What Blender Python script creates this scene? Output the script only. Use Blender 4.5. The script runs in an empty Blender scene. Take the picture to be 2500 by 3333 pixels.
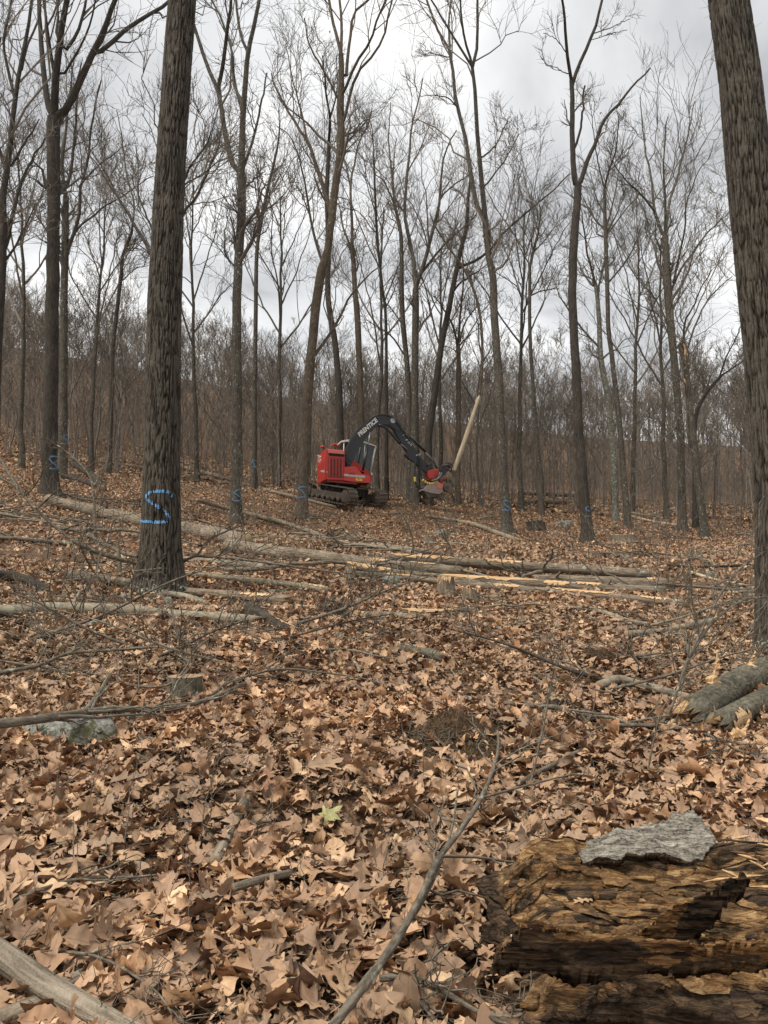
import bpy, bmesh, math, random
import numpy as np
from mathutils import Vector, Matrix

rng = np.random.default_rng(11)
random.seed(11)
scene = bpy.context.scene
COL = scene.collection

# ------------------------------------------------------------------ camera
F, CX, CY = 2500.0, 1250.0, 1666.5
PITCH, CAMH = math.radians(5.0), 1.6
cam_data = bpy.data.cameras.new('camera')
cam = bpy.data.objects.new('camera', cam_data)
COL.objects.link(cam)
cam.location = (0, 0, CAMH)
cam.rotation_euler = (math.radians(90) + PITCH, 0, 0)
cam_data.sensor_fit = 'VERTICAL'
cam_data.angle = 2 * math.atan(CY / F)
cam_data.clip_start, cam_data.clip_end = 0.05, 2000
scene.camera = cam

# ------------------------------------------------------------------ world: overcast sky
SUN_EL, SUN_AZ = math.radians(58), math.radians(232)
world = bpy.data.worlds.new('World')
scene.world = world
world.use_nodes = True
wt = world.node_tree
wt.nodes.clear()
def wn(t, **k):
    n = wt.nodes.new(t)
    for a, b in k.items():
        setattr(n, a, b)
    return n
wout = wn('ShaderNodeOutputWorld')
sky = wn('ShaderNodeTexSky', sky_type='NISHITA', sun_disc=False)
sky.sun_elevation, sky.sun_rotation = SUN_EL, SUN_AZ
bg1 = wn('ShaderNodeBackground'); bg1.inputs['Strength'].default_value = 0.05
wt.links.new(sky.outputs[0], bg1.inputs['Color'])
tc = wn('ShaderNodeTexCoord')
sep = wn('ShaderNodeSeparateXYZ'); wt.links.new(tc.outputs['Generated'], sep.inputs[0])
zz = wn('ShaderNodeMath', operation='ABSOLUTE'); wt.links.new(sep.outputs['Z'], zz.inputs[0])
za = wn('ShaderNodeMath', operation='ADD'); wt.links.new(zz.outputs[0], za.inputs[0]); za.inputs[1].default_value = 0.22
dx = wn('ShaderNodeMath', operation='DIVIDE'); wt.links.new(sep.outputs['X'], dx.inputs[0]); wt.links.new(za.outputs[0], dx.inputs[1])
dy = wn('ShaderNodeMath', operation='DIVIDE'); wt.links.new(sep.outputs['Y'], dy.inputs[0]); wt.links.new(za.outputs[0], dy.inputs[1])
cmb = wn('ShaderNodeCombineXYZ'); wt.links.new(dx.outputs[0], cmb.inputs[0]); wt.links.new(dy.outputs[0], cmb.inputs[1])
nz = wn('ShaderNodeTexNoise'); nz.inputs['Scale'].default_value = 1.5; nz.inputs['Detail'].default_value = 6
nz.inputs['Roughness'].default_value = 0.52; nz.inputs['Distortion'].default_value = 0.35
wt.links.new(cmb.outputs[0], nz.inputs['Vector'])
cr = wn('ShaderNodeValToRGB')
cr.color_ramp.elements[0].position = 0.36; cr.color_ramp.elements[0].color = (0.36, 0.365, 0.375, 1)
cr.color_ramp.elements[1].position = 0.64; cr.color_ramp.elements[1].color = (0.95, 0.945, 0.92, 1)
e = cr.color_ramp.elements.new(0.50); e.color = (0.64, 0.645, 0.65, 1)
wt.links.new(nz.outputs[0], cr.inputs[0])
bg2 = wn('ShaderNodeBackground'); bg2.inputs['Strength'].default_value = 0.45
wt.links.new(cr.outputs[0], bg2.inputs['Color'])
mx = wn('ShaderNodeMixShader'); mx.inputs[0].default_value = 0.94
wt.links.new(bg1.outputs[0], mx.inputs[1]); wt.links.new(bg2.outputs[0], mx.inputs[2])
wt.links.new(mx.outputs[0], wout.inputs[0])

# ------------------------------------------------------------------ soft sun behind cloud
sun_data = bpy.data.lights.new('sun', 'SUN')
sun_data.energy, sun_data.angle, sun_data.color = 1.5, math.radians(22), (1.0, 0.95, 0.87)
sun = bpy.data.objects.new('sun', sun_data); COL.objects.link(sun)
sd = Vector((math.sin(SUN_AZ) * math.cos(SUN_EL), math.cos(SUN_AZ) * math.cos(SUN_EL), math.sin(SUN_EL)))
sun.rotation_euler = sd.to_track_quat('Z', 'Y').to_euler()

vs = scene.view_settings
vs.view_transform, vs.look, vs.gamma, vs.use_curve_mapping = 'Standard', 'None', 1.0, False
vs.exposure = 1.66
scene.render.engine = 'CYCLES'
scene.cycles.max_bounces = 4
scene.cycles.diffuse_bounces = 3
scene.cycles.use_adaptive_sampling = True

# ------------------------------------------------------------------ projection helpers (photo pixel -> place)
CAMP = np.array([0.0, 0.0, CAMH])
cp_, sp_ = math.cos(PITCH), math.sin(PITCH)
def ray(u, v):
    u = np.asarray(u, float); v = np.asarray(v, float)
    sx = (u - CX) / F; sy = (CY - v) / F
    return np.stack([sx, cp_ - sy * sp_, sp_ + sy * cp_], -1)
def P(u, v, d):
    r = ray(u, v); d = np.asarray(d, float)
    return CAMP + r * (d / r[..., 1])[..., None]

# ------------------------------------------------------------------ noise
def _h(ix, iy, iz, s):
    h = (ix.astype(np.int64) * 374761393 + iy.astype(np.int64) * 668265263 + iz.astype(np.int64) * 1274126177 + s * 974634777) & 0xffffffff
    h = ((h ^ (h >> 13)) * 1274126177) & 0xffffffff
    h = ((h ^ (h >> 15)) * 2246822519) & 0xffffffff
    return ((h ^ (h >> 16)) & 0xffffff) / float(0xffffff)
def vnoise(p, s=0):
    p = np.asarray(p, float); i = np.floor(p); f = p - i; w = f * f * (3 - 2 * f)
    x, y, z = i[..., 0], i[..., 1], i[..., 2]
    r = 0
    for a in (0, 1):
        wa = w[..., 0] if a else 1 - w[..., 0]
        for b in (0, 1):
            wb = w[..., 1] if b else 1 - w[..., 1]
            for c in (0, 1):
                wc = w[..., 2] if c else 1 - w[..., 2]
                r = r + wa * wb * wc * _h(x + a, y + b, z + c, s)
    return r * 2 - 1
def fbm(p, o=4, s=0):
    p = np.asarray(p, float); r = 0; a = 1.0; t = 0
    for k in range(o):
        r = r + a * vnoise(p * (2 ** k), s + k * 7); t += a; a *= 0.5
    return r / t

# ------------------------------------------------------------------ terrain: fitted to where trunks, logs and the machine stand
CTRL = [(520, 1940, 12), (165, 1610, 33), (768, 1712, 36), (978, 1688, 40), (1647, 1738, 40), (1915, 1768, 36), (2545, 2150, 9),
        (1170, 1640, 45), (2045, 1705, 46), (2290, 1745, 41), (2400, 1700, 60), (1250, 1618, 70), (1800, 1640, 66), (700, 1560, 62), (60, 1490, 58)]
cpts = [P(*c) for c in CTRL]
cpts += [np.array(q, float) for q in [(0, 0, 0), (-3, 0, 0.05), (3, 0, -0.05), (0, 3, 0.26), (-2, 3, 0.33), (2.2, 3, 0.2), (0, 6, 0.62), (-3.5, 6.5, 0.78),
        (3.5, 6.5, 0.50), (0, 12, 1.28), (0, -8, -0.8), (-20, 0, 0.9), (20, 0, -0.9), (0, 24, 2.62), (8, 24, 2.3), (-8, 24, 3.2),
        (0, 100, 16), (45, 100, 12.5), (-45, 100, 23), (-60, 60, 14), (60, 60, 6.5), (0, 150, 33), (90, 150, 26), (-90, 150, 50), (0, 240, 52), (150, 240, 40), (-150, 240, 75)]]
cpts = np.array(cpts)
def _U(r):
    return np.where(r > 0, r * r * np.log(r + 1e-9), 0)
_n = len(cpts); _c = cpts[:, :2] / 20.0
_A = np.zeros((_n + 3, _n + 3))
_A[:_n, :_n] = _U(np.linalg.norm(_c[:, None] - _c[None], axis=-1)) + np.eye(_n) * 0.02
_A[:_n, _n] = 1; _A[:_n, _n + 1:] = _c; _A[_n, :_n] = 1; _A[_n + 1:, :_n] = _c.T
_w = np.linalg.solve(_A, np.concatenate([cpts[:, 2], np.zeros(3)]))
def ground(x, y):
    x = np.asarray(x, float); y = np.asarray(y, float)
    q = np.stack([x, y], -1) / 20.0
    r = np.linalg.norm(q[..., None, :] - _c, axis=-1)
    z = _U(r) @ _w[:_n] + _w[_n] + q @ _w[_n + 1:]
    p = np.stack([x, y, np.zeros_like(x)], -1)
    z = z + 0.055 * fbm(p * 1.3, 2, 3) + 0.10 * fbm(p * 0.33, 2, 5) * np.clip(y / 8, 0, 1)
    # leaf mound and hollow in the near litter
    z = z + 0.10 * np.exp(-(((x + 0.28) / 0.45) ** 2 + ((y - 4.45) / 0.35) ** 2)) - 0.13 * np.exp(-(((x + 0.25) / 0.4) ** 2 + ((y - 3.9) / 0.22) ** 2))
    z = z + 0.16 * np.exp(-(((x - 0.62) / 0.6) ** 2 + ((y - 5.3) / 0.4) ** 2)) + 0.13 * np.exp(-(((x + 1.0) / 0.8) ** 2 + ((y - 7.6) / 0.5) ** 2))
    return z
def G(u, v, lift=0.0):
    """the point of the ground seen at a photo pixel (lift pulls it a little nearer, off the ground)"""
    r = ray(u, v); u = np.atleast_1d(u)
    r = np.atleast_2d(r)
    ys = np.concatenate([np.linspace(1.2, 12, 220), np.geomspace(12.05, 160, 400)])
    pts = CAMP + r[:, None, :] * (ys[None, :, None] / r[:, None, 1:2])
    below = pts[..., 2] < ground(pts[..., 0], pts[..., 1])
    k = np.where(below.any(1), below.argmax(1), len(ys) - 1)
    k = np.clip(k, 1, None)
    a, b = ys[k - 1].copy(), ys[k].copy()
    for _ in range(12):
        m = (a + b) / 2
        q = CAMP + r * (m / r[:, 1])[:, None]
        s = q[:, 2] < ground(q[:, 0], q[:, 1])
        b = np.where(s, m, b); a = np.where(s, a, m)
    q = CAMP + r * (a / r[:, 1])[:, None]
    return CAMP + (q - CAMP) * (1 - np.asarray(lift))[..., None] if np.ndim(lift) else CAMP + (q - CAMP) * (1 - lift)

# ------------------------------------------------------------------ materials
MAT = {}
def newmat(name, rough=0.9, spec=0.25, metal=0.0):
    m = bpy.data.materials.new(name); m.use_nodes = True
    nt = m.node_tree; b = nt.nodes['Principled BSDF']
    b.inputs['Roughness'].default_value = rough; b.inputs['Specular IOR Level'].default_value = spec; b.inputs['Metallic'].default_value = metal
    MAT[name] = m
    return m, nt, b
def N(nt, t, **k):
    n = nt.nodes.new(t)
    for a, v in k.items():
        setattr(n, a, v)
    return n
def L(nt, a, b): nt.links.new(a, b)
def ramp(nt, fac, stops):
    n = N(nt, 'ShaderNodeValToRGB'); r = n.color_ramp
    r.elements[0].position, r.elements[0].color = stops[0][0], (*stops[0][1], 1)
    r.elements[1].position, r.elements[1].color = stops[-1][0], (*stops[-1][1], 1)
    for p, c in stops[1:-1]:
        el = r.elements.new(p); el.color = (*c, 1)
    L(nt, fac, n.inputs[0]); return n.outputs[0]
def mixc(nt, fac, a, b, mode='MIX'):
    n = N(nt, 'ShaderNodeMix', data_type='RGBA', blend_type=mode)
    for s, v in ((0, fac), (6, a), (7, b)):
        if hasattr(v, 'links'): L(nt, v, n.inputs[s])
        elif s == 0: n.inputs[0].default_value = v
        else: n.inputs[s].default_value = (*v, 1)
    return n.outputs[2]
def vecscale(nt, src, sc):
    n = N(nt, 'ShaderNodeVectorMath', operation='MULTIPLY'); L(nt, src, n.inputs[0]); n.inputs[1].default_value = sc
    return n.outputs[0]
def noise(nt, vec, scale, detail=4, rough=0.55, dist=0.0):
    n = N(nt, 'ShaderNodeTexNoise'); n.inputs['Scale'].default_value = scale; n.inputs['Detail'].default_value = detail
    n.inputs['Roughness'].default_value = rough; n.inputs['Distortion'].default_value = dist
    if vec is not None: L(nt, vec, n.inputs['Vector'])
    return n.outputs[0]
def bump(nt, b, h, strength=0.6, dist=0.02):
    n = N(nt, 'ShaderNodeBump'); n.inputs['Strength'].default_value = strength; n.inputs['Distance'].default_value = dist
    L(nt, h, n.inputs['Height']); L(nt, n.outputs[0], b.inputs['Normal'])
def attr(nt, name):
    return N(nt, 'ShaderNodeAttribute', attribute_name=name)

def bark_mat(name, dark, mid, light, fscale=26, stretch=0.16, strength=0.9, dist=0.03, lichen=0.0, lichen_col=(0.30, 0.32, 0.26), moss=None):
    m, nt, b = newmat(name, 0.95, 0.12)
    a = attr(nt, 'tc').outputs['Vector']
    st = vecscale(nt, a, (1, 1, stretch))
    rid = noise(nt, st, fscale, 3, 0.55, 0.6)
    fine = noise(nt, a, fscale * 3, 4, 0.6)
    c = ramp(nt, rid, [(0.36, dark), (0.5, mid), (0.66, light)])
    c = mixc(nt, 0.35, c, ramp(nt, fine, [(0.3, dark), (0.7, light)]))
    big = noise(nt, a, 1.3, 3)
    c = mixc(nt, 0.5, c, ramp(nt, big, [(0.3, (0.55, 0.54, 0.52)), (0.7, (1.25, 1.22, 1.15))]), 'MULTIPLY')
    if lichen > 0:
        ln = noise(nt, a, 9, 5, 0.65)
        msk = ramp(nt, ln, [(0.62 - lichen * 0.2, (0, 0, 0)), (0.70 - lichen * 0.2, (1, 1, 1))])
        c = mixc(nt, msk, c, lichen_col)
    if moss:
        g = N(nt, 'ShaderNodeNewGeometry'); sx = N(nt, 'ShaderNodeSeparateXYZ'); L(nt, g.outputs['Normal'], sx.inputs[0])
        mn = noise(nt, a, 14, 4)
        mm = N(nt, 'ShaderNodeMath', operation='MULTIPLY'); L(nt, mn, mm.inputs[0]); L(nt, sx.outputs['Z'], mm.inputs[1])
        c = mixc(nt, ramp(nt, mm.outputs[0], [(0.38, (0, 0, 0)), (0.5, (1, 1, 1))]), c, moss)
    L(nt, c, b.inputs['Base Color'])
    hs = N(nt, 'ShaderNodeMath', operation='MULTIPLY_ADD'); L(nt, fine, hs.inputs[0]); hs.inputs[1].default_value = 0.3; L(nt, rid, hs.inputs[2])
    bump(nt, b, hs.outputs[0], strength, dist)
    return m
bark_mat('bark', (0.028, 0.024, 0.020), (0.072, 0.062, 0.050), (0.135, 0.118, 0.096), lichen=0.1)
bark_mat('bark_brown', (0.034, 0.026, 0.020), (0.088, 0.068, 0.050), (0.155, 0.122, 0.090), lichen=0.05)
bark_mat('bark_dark', (0.020, 0.017, 0.015), (0.048, 0.041, 0.034), (0.088, 0.076, 0.062))
bark_mat('bark_lichen', (0.05, 0.045, 0.036), (0.12, 0.112, 0.09), (0.21, 0.20, 0.165), lichen=0.4, lichen_col=(0.27, 0.28, 0.23))
bark_mat('bark_limb', (0.045, 0.040, 0.030), (0.118, 0.106, 0.079), (0.20, 0.18, 0.136), 30, 0.45, 1.0, 0.02, lichen=0.2, lichen_col=(0.17, 0.165, 0.12))
bark_mat('bark_log', (0.06, 0.045, 0.033), (0.17, 0.135, 0.098), (0.30, 0.245, 0.185), 34, 0.14, 0.9, 0.02, lichen=0.1)
bark_mat('bark_smooth', (0.085, 0.073, 0.055), (0.20, 0.172, 0.128), (0.31, 0.27, 0.205), 30, 0.5, 0.4, 0.008, lichen=0.35, lichen_col=(0.24, 0.23, 0.17))
bark_mat('bark_branch', (0.045, 0.038, 0.030), (0.115, 0.098, 0.076), (0.21, 0.18, 0.14), 60, 0.3, 0.5, 0.006, lichen=0.15)
bark_mat('bark_weathered', (0.055, 0.044, 0.032), (0.175, 0.145, 0.108), (0.30, 0.255, 0.20), 40, 0.06, 1.0, 0.015)
bark_mat('pale_pole', (0.20, 0.15, 0.10), (0.40, 0.32, 0.225), (0.55, 0.46, 0.34), 22, 0.08, 0.4, 0.01, lichen=0.25, lichen_col=(0.33, 0.33, 0.22))
bark_mat('old_log', (0.05, 0.04, 0.032), (0.16, 0.125, 0.09), (0.30, 0.24, 0.175), 9, 0.12, 1.0, 0.08)

def wood_mat(name, a, bcol, c3, scale=50, rough=0.8):
    m, nt, b = newmat(name, rough, 0.2)
    t = attr(nt, 'tc').outputs['Vector']
    st = vecscale(nt, t, (1, 1, 0.06))
    f = noise(nt, st, scale, 4, 0.6, 0.4)
    L(nt, ramp(nt, f, [(0.3, a), (0.5, bcol), (0.7, c3)]), b.inputs['Base Color'])
    bump(nt, b, f, 0.7, 0.01)
    return m
wood_mat('fresh_wood', (0.26, 0.145, 0.065), (0.46, 0.295, 0.15), (0.62, 0.44, 0.26))
wood_mat('cut_wood', (0.15, 0.095, 0.055), (0.27, 0.185, 0.11), (0.36, 0.265, 0.17), 30)

m, nt, b = newmat('twig', 0.95, 0.1)
oi = N(nt, 'ShaderNodeObjectInfo')
L(nt, ramp(nt, oi.outputs['Random'], [(0, (0.095, 0.082, 0.068)), (0.5, (0.13, 0.112, 0.092)), (1, (0.17, 0.142, 0.114))]), b.inputs['Base Color'])
m, nt, b = newmat('far_bark', 0.95, 0.1)
oi = N(nt, 'ShaderNodeObjectInfo')
c = ramp(nt, oi.outputs['Random'], [(0, (0.095, 0.082, 0.068)), (0.5, (0.155, 0.133, 0.110)), (0.8, (0.19, 0.158, 0.128)), (1, (0.27, 0.24, 0.205))])
t = attr(nt, 'tc').outputs['Vector']
f = noise(nt, vecscale(nt, t, (1, 1, 0.3)), 12, 3)
L(nt, mixc(nt, 1.0, c, ramp(nt, f, [(0.3, (0.55, 0.55, 0.55)), (0.7, (1.3, 1.3, 1.3))]), 'MULTIPLY'), b.inputs['Base Color'])

# dry leaves: attribute lf = (random per leaf, across 0..1, along 0..1)
def leaf_mat(name, stops, patch=False):
    m, nt, b = newmat(name, 0.62, 0.28)
    a = attr(nt, 'lf').outputs['Vector']
    sx = N(nt, 'ShaderNodeSeparateXYZ'); L(nt, a, sx.inputs[0])
    oi = N(nt, 'ShaderNodeObjectInfo')
    ad = N(nt, 'ShaderNodeMath', operation='ADD'); L(nt, sx.outputs[0], ad.inputs[0]); L(nt, oi.outputs['Random'], ad.inputs[1])
    fr = N(nt, 'ShaderNodeMath', operation='FRACT'); L(nt, ad.outputs[0], fr.inputs[0])
    c = ramp(nt, fr.outputs[0], stops)
    ge = N(nt, 'ShaderNodeNewGeometry')
    nn = noise(nt, ge.outputs['Position'], 30, 4, 0.6)
    c = mixc(nt, 0.75, c, ramp(nt, nn, [(0.3, (0.55, 0.47, 0.40)), (0.7, (1.30, 1.27, 1.22))]), 'MULTIPLY')
    if patch:
        pn = noise(nt, ge.outputs['Position'], 1.1, 4, 0.6); pn2 = noise(nt, ge.outputs['Position'], 0.35, 3, 0.5)
        c = mixc(nt, 1.0, c, ramp(nt, pn, [(0.36, (0.55, 0.49, 0.45)), (0.5, (0.98, 0.96, 0.94)), (0.64, (1.25, 1.24, 1.22))]), 'MULTIPLY')
        c = mixc(nt, 0.7, c, ramp(nt, pn2, [(0.38, (1.05, 0.93, 0.88)), (0.62, (1.0, 1.05, 1.12))]), 'MULTIPLY')
    back = mixc(nt, 0.35, c, (0.46, 0.33, 0.22))
    c = mixc(nt, ge.outputs['Backfacing'], c, back)
    # midrib and side veins
    rib = ramp(nt, sx.outputs[1], [(0.0, (1, 1, 1)), (0.10, (0, 0, 0))])
    wv = N(nt, 'ShaderNodeMath', operation='MULTIPLY_ADD'); L(nt, sx.outputs[1], wv.inputs[0]); wv.inputs[1].default_value = -0.22; L(nt, sx.outputs[2], wv.inputs[2])
    ws = N(nt, 'ShaderNodeMath', operation='MULTIPLY'); L(nt, wv.outputs[0], ws.inputs[0]); ws.inputs[1].default_value = 44.0
    wsin = N(nt, 'ShaderNodeMath', operation='SINE'); L(nt, ws.outputs[0], wsin.inputs[0])
    vein = ramp(nt, wsin.outputs[0], [(0.90, (0, 0, 0)), (0.99, (0.28, 0.28, 0.28))])
    vm = mixc(nt, 1.0, rib, vein, 'LIGHTEN')
    c = mixc(nt, vm, c, mixc(nt, 0.5, c, (0.12, 0.07, 0.04)))
    L(nt, c, b.inputs['Base Color'])
    hb = N(nt, 'ShaderNodeMath', operation='ADD'); L(nt, nn, hb.inputs[0]); hb.inputs[1].default_value = 0.0
    bump(nt, b, hb.outputs[0], 0.45, 0.005)
    tr = N(nt, 'ShaderNodeBsdfTranslucent'); L(nt, c, tr.inputs['Color'])
    ms = N(nt, 'ShaderNodeMixShader'); ms.inputs[0].default_value = 0.10
    out = nt.nodes['Material Output']
    L(nt, b.outputs[0], ms.inputs[1]); L(nt, tr.outputs[0], ms.inputs[2]); L(nt, ms.outputs[0], out.inputs[0])
    return m
leaf_mat('dry_leaf', [(0, (0.30, 0.170, 0.090)), (0.09, (0.085, 0.042, 0.024)), (0.18, (0.48, 0.30, 0.160)), (0.27, (0.17, 0.078, 0.040)), (0.36, (0.66, 0.47, 0.28)), (0.44, (0.24, 0.130, 0.068)),
                      (0.52, (0.055, 0.030, 0.020)), (0.61, (0.36, 0.215, 0.115)), (0.70, (0.125, 0.078, 0.054)), (0.79, (0.60, 0.41, 0.24)), (0.86, (0.20, 0.092, 0.045)), (0.93, (0.27, 0.19, 0.135)), (1, (0.30, 0.170, 0.090))], patch=True)
leaf_mat('green_leaf', [(0, (0.34, 0.32, 0.15)), (1, (0.30, 0.30, 0.14))])
leaf_mat('hanging_leaf', [(0, (0.30, 0.16, 0.08)), (0.5, (0.20, 0.10, 0.055)), (1, (0.42, 0.25, 0.13))])

m, nt, b = newmat('soil', 1.0, 0.1)
ge = N(nt, 'ShaderNodeNewGeometry')
n1 = noise(nt, ge.outputs['Position'], 9, 6, 0.65); n2 = noise(nt, ge.outputs['Position'], 45, 4, 0.7)
c = ramp(nt, n1, [(0.3, (0.055, 0.034, 0.022)), (0.55, (0.13, 0.080, 0.050)), (0.7, (0.21, 0.13, 0.082))])
c = mixc(nt, 0.6, c, ramp(nt, n2, [(0.35, (0.03, 0.018, 0.012)), (0.5, (0.105, 0.066, 0.041)), (0.66, (0.30, 0.20, 0.125))]))
L(nt, c, b.inputs['Base Color']); bump(nt, b, n2, 0.8, 0.03)

m, nt, b = newmat('humus', 1.0, 0.1)
t = attr(nt, 'tc').outputs['Vector']; n1 = noise(nt, t, 14, 6, 0.7); n2 = noise(nt, t, 60, 4, 0.7)
c = ramp(nt, n2, [(0.35, (0.018, 0.012, 0.008)), (0.52, (0.075, 0.047, 0.028)), (0.7, (0.20, 0.125, 0.07))])
c = mixc(nt, ramp(nt, n1, [(0.56, (0, 0, 0)), (0.66, (1, 1, 1))]), c, (0.075, 0.066, 0.026))
L(nt, c, b.inputs['Base Color']); bump(nt, b, n2, 1.0, 0.03)

m, nt, b = newmat('rock', 0.9, 0.2)
to = N(nt, 'ShaderNodeTexCoord').outputs['Object']
n1 = noise(nt, to, 5, 6, 0.65); n2 = noise(nt, to, 26, 5, 0.7)
c = ramp(nt, n2, [(0.33, (0.065, 0.064, 0.054)), (0.5, (0.19, 0.188, 0.162)), (0.68, (0.32, 0.315, 0.275))])
n3 = noise(nt, to, 14, 6, 0.75)
c = mixc(nt, ramp(nt, n3, [(0.54, (0, 0, 0)), (0.58, (1, 1, 1))]), c, (0.045, 0.043, 0.028))
c = mixc(nt, ramp(nt, n1, [(0.54, (0, 0, 0)), (0.60, (1, 1, 1))]), c, mixc(nt, n2, (0.035, 0.036, 0.016), (0.10, 0.10, 0.045)))
L(nt, c, b.inputs['Base Color']); bump(nt, b, n2, 0.7, 0.03)

# rotten wood: colour zone in attribute zone (0 dark outer and painted shade of the undercut, 1 tan-orange punky wood)
m, nt, b = newmat('rotten_wood', 0.95, 0.12)
t = attr(nt, 'tc').outputs['Vector']; z = attr(nt, 'zone').outputs['Fac']
f1 = noise(nt, vecscale(nt, t, (0.10, 1, 1)), 42, 6, 0.7, 0.7); f2 = noise(nt, t, 9, 5, 0.65); f3 = noise(nt, vecscale(nt, t, (0.4, 1, 1)), 95, 5, 0.7)
inner = ramp(nt, f1, [(0.34, (0.042, 0.021, 0.010)), (0.44, (0.16, 0.083, 0.035)), (0.53, (0.33, 0.185, 0.080)), (0.61, (0.48, 0.31, 0.15)), (0.72, (0.62, 0.46, 0.27))])
zk = N(nt, 'ShaderNodeMath', operation='SUBTRACT', use_clamp=True); zk.inputs[0].default_value = 1.65; L(nt, z, zk.inputs[1])
zq = N(nt, 'ShaderNodeMath', operation='MULTIPLY'); L(nt, zk.outputs[0], zq.inputs[0]); L(nt, ramp(nt, f2, [(0.42, (0, 0, 0)), (0.56, (1, 1, 1))]), zq.inputs[1])
inner = mixc(nt, zq.outputs[0], inner, ramp(nt, f3, [(0.3, (0.02, 0.014, 0.009)), (0.52, (0.075, 0.052, 0.032)), (0.7, (0.20, 0.15, 0.095))]))
outer = ramp(nt, f1, [(0.34, (0.009, 0.007, 0.005)), (0.46, (0.038, 0.027, 0.019)), (0.58, (0.115, 0.074, 0.045)), (0.72, (0.26, 0.165, 0.09))])
zm = N(nt, 'ShaderNodeMath', operation='MULTIPLY_ADD'); L(nt, f2, zm.inputs[0]); zm.inputs[1].default_value = 2.4
zo = N(nt, 'ShaderNodeMath', operation='SUBTRACT'); L(nt, z, zo.inputs[0]); zo.inputs[1].default_value = 1.2; L(nt, zo.outputs[0], zm.inputs[2])
c = mixc(nt, ramp(nt, zm.outputs[0], [(0.38, (0, 0, 0)), (0.62, (1, 1, 1))]), outer, inner)
L(nt, c, b.inputs['Base Color'])
hh = N(nt, 'ShaderNodeMath', operation='ADD'); L(nt, f1, hh.inputs[0]); L(nt, f3, hh.inputs[1])
bump(nt, b, hh.outputs[0], 1.0, 0.02)
m, nt, b = newmat('slab_bark', 0.95, 0.1)
t = attr(nt, 'tc').outputs['Vector']
f1 = noise(nt, vecscale(nt, t, (0.22, 1, 1)), 60, 6, 0.72, 1.2); f2 = noise(nt, t, 120, 3, 0.7)
c = ramp(nt, f1, [(0.40, (0.018, 0.013, 0.009)), (0.46, (0.11, 0.09, 0.066)), (0.53, (0.27, 0.24, 0.19)), (0.66, (0.42, 0.385, 0.32))])
c = mixc(nt, 0.3, c, ramp(nt, f2, [(0.35, (0.06, 0.05, 0.038)), (0.6, (0.48, 0.45, 0.385))]))
L(nt, c, b.inputs['Base Color']); bump(nt, b, f1, 1.0, 0.02)

# near bark: attribute hgt = ridge height
m, nt, b = newmat('near_bark', 0.95, 0.12)
hg = attr(nt, 'hgt').outputs['Fac']; t = attr(nt, 'tc').outputs['Vector']
fine = noise(nt, vecscale(nt, t, (1, 1, 0.5)), 70, 4, 0.65); big = noise(nt, t, 1.6, 3)
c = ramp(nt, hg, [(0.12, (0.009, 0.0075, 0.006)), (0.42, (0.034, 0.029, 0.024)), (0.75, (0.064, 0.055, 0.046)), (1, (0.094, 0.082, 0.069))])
c = mixc(nt, 0.6, c, ramp(nt, fine, [(0.3, (0.6, 0.58, 0.54)), (0.7, (1.25, 1.25, 1.22))]), 'MULTIPLY')
c = mixc(nt, 0.6, c, ramp(nt, big, [(0.3, (0.62, 0.62, 0.58)), (0.7, (1.2, 1.18, 1.12))]), 'MULTIPLY')
lich = attr(nt, 'low').outputs['Fac']
lm = N(nt, 'ShaderNodeMath', operation='MULTIPLY'); L(nt, noise(nt, t, 22, 4, 0.6), lm.inputs[0]); L(nt, lich, lm.inputs[1])
c = mixc(nt, ramp(nt, lm.outputs[0], [(0.50, (0, 0, 0)), (0.62, (1, 1, 1))]), c, (0.36, 0.37, 0.28))
L(nt, c, b.inputs['Base Color']); bump(nt, b, fine, 0.5, 0.01)

def paint(name, col, rough=0.5, dirt=0.35, dirtcol=(0.10, 0.075, 0.05), spec=0.4, metal=0.0, sc=5):
    m, nt, b = newmat(name, rough, spec, metal)
    to = N(nt, 'ShaderNodeTexCoord').outputs['Object']
    n1 = noise(nt, to, sc, 6, 0.7); n2 = noise(nt, to, sc * 5, 4, 0.6)
    mu = N(nt, 'ShaderNodeMath', operation='MULTIPLY'); L(nt, n1, mu.inputs[0]); L(nt, n2, mu.inputs[1])
    k = ramp(nt, mu.outputs[0], [(0.22, (0, 0, 0)), (0.40, (dirt, dirt, dirt))])
    c = mixc(nt, k, col, dirtcol)
    c = mixc(nt, 0.3, c, ramp(nt, n1, [(0.3, (0.7, 0.7, 0.7)), (0.7, (1.15, 1.15, 1.15))]), 'MULTIPLY')
    L(nt, c, b.inputs['Base Color'])
    return m
paint('red_paint', (0.42, 0.026, 0.018), 0.45, 0.5, (0.09, 0.05, 0.035))
paint('faded_red', (0.52, 0.13, 0.10), 0.6, 0.4)
paint('dark_red', (0.20, 0.022, 0.018), 0.5, 0.5)
paint('black_paint', (0.014, 0.015, 0.018), 0.38, 0.25, (0.06, 0.05, 0.045))
paint('dark_gap', (0.010, 0.009, 0.008), 0.8, 0.3)
paint('white_paint', (0.62, 0.60, 0.55), 0.5, 0.5)
paint('grey_paint', (0.36, 0.35, 0.33), 0.55, 0.6)
paint('worn_box', (0.26, 0.20, 0.18), 0.6, 0.8, (0.10, 0.06, 0.045), 0.3, 0, 9)
paint('letter_white', (0.66, 0.64, 0.60), 0.5, 0.25)
paint('yellow_rubber', (0.55, 0.40, 0.06), 0.6, 0.4)
paint('track_steel', (0.12, 0.098, 0.075), 0.6, 0.6, (0.15, 0.11, 0.075), 0.4, 0.4)
paint('muddy_steel', (0.05, 0.038, 0.028), 0.85, 0.6, (0.11, 0.08, 0.055))
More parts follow.
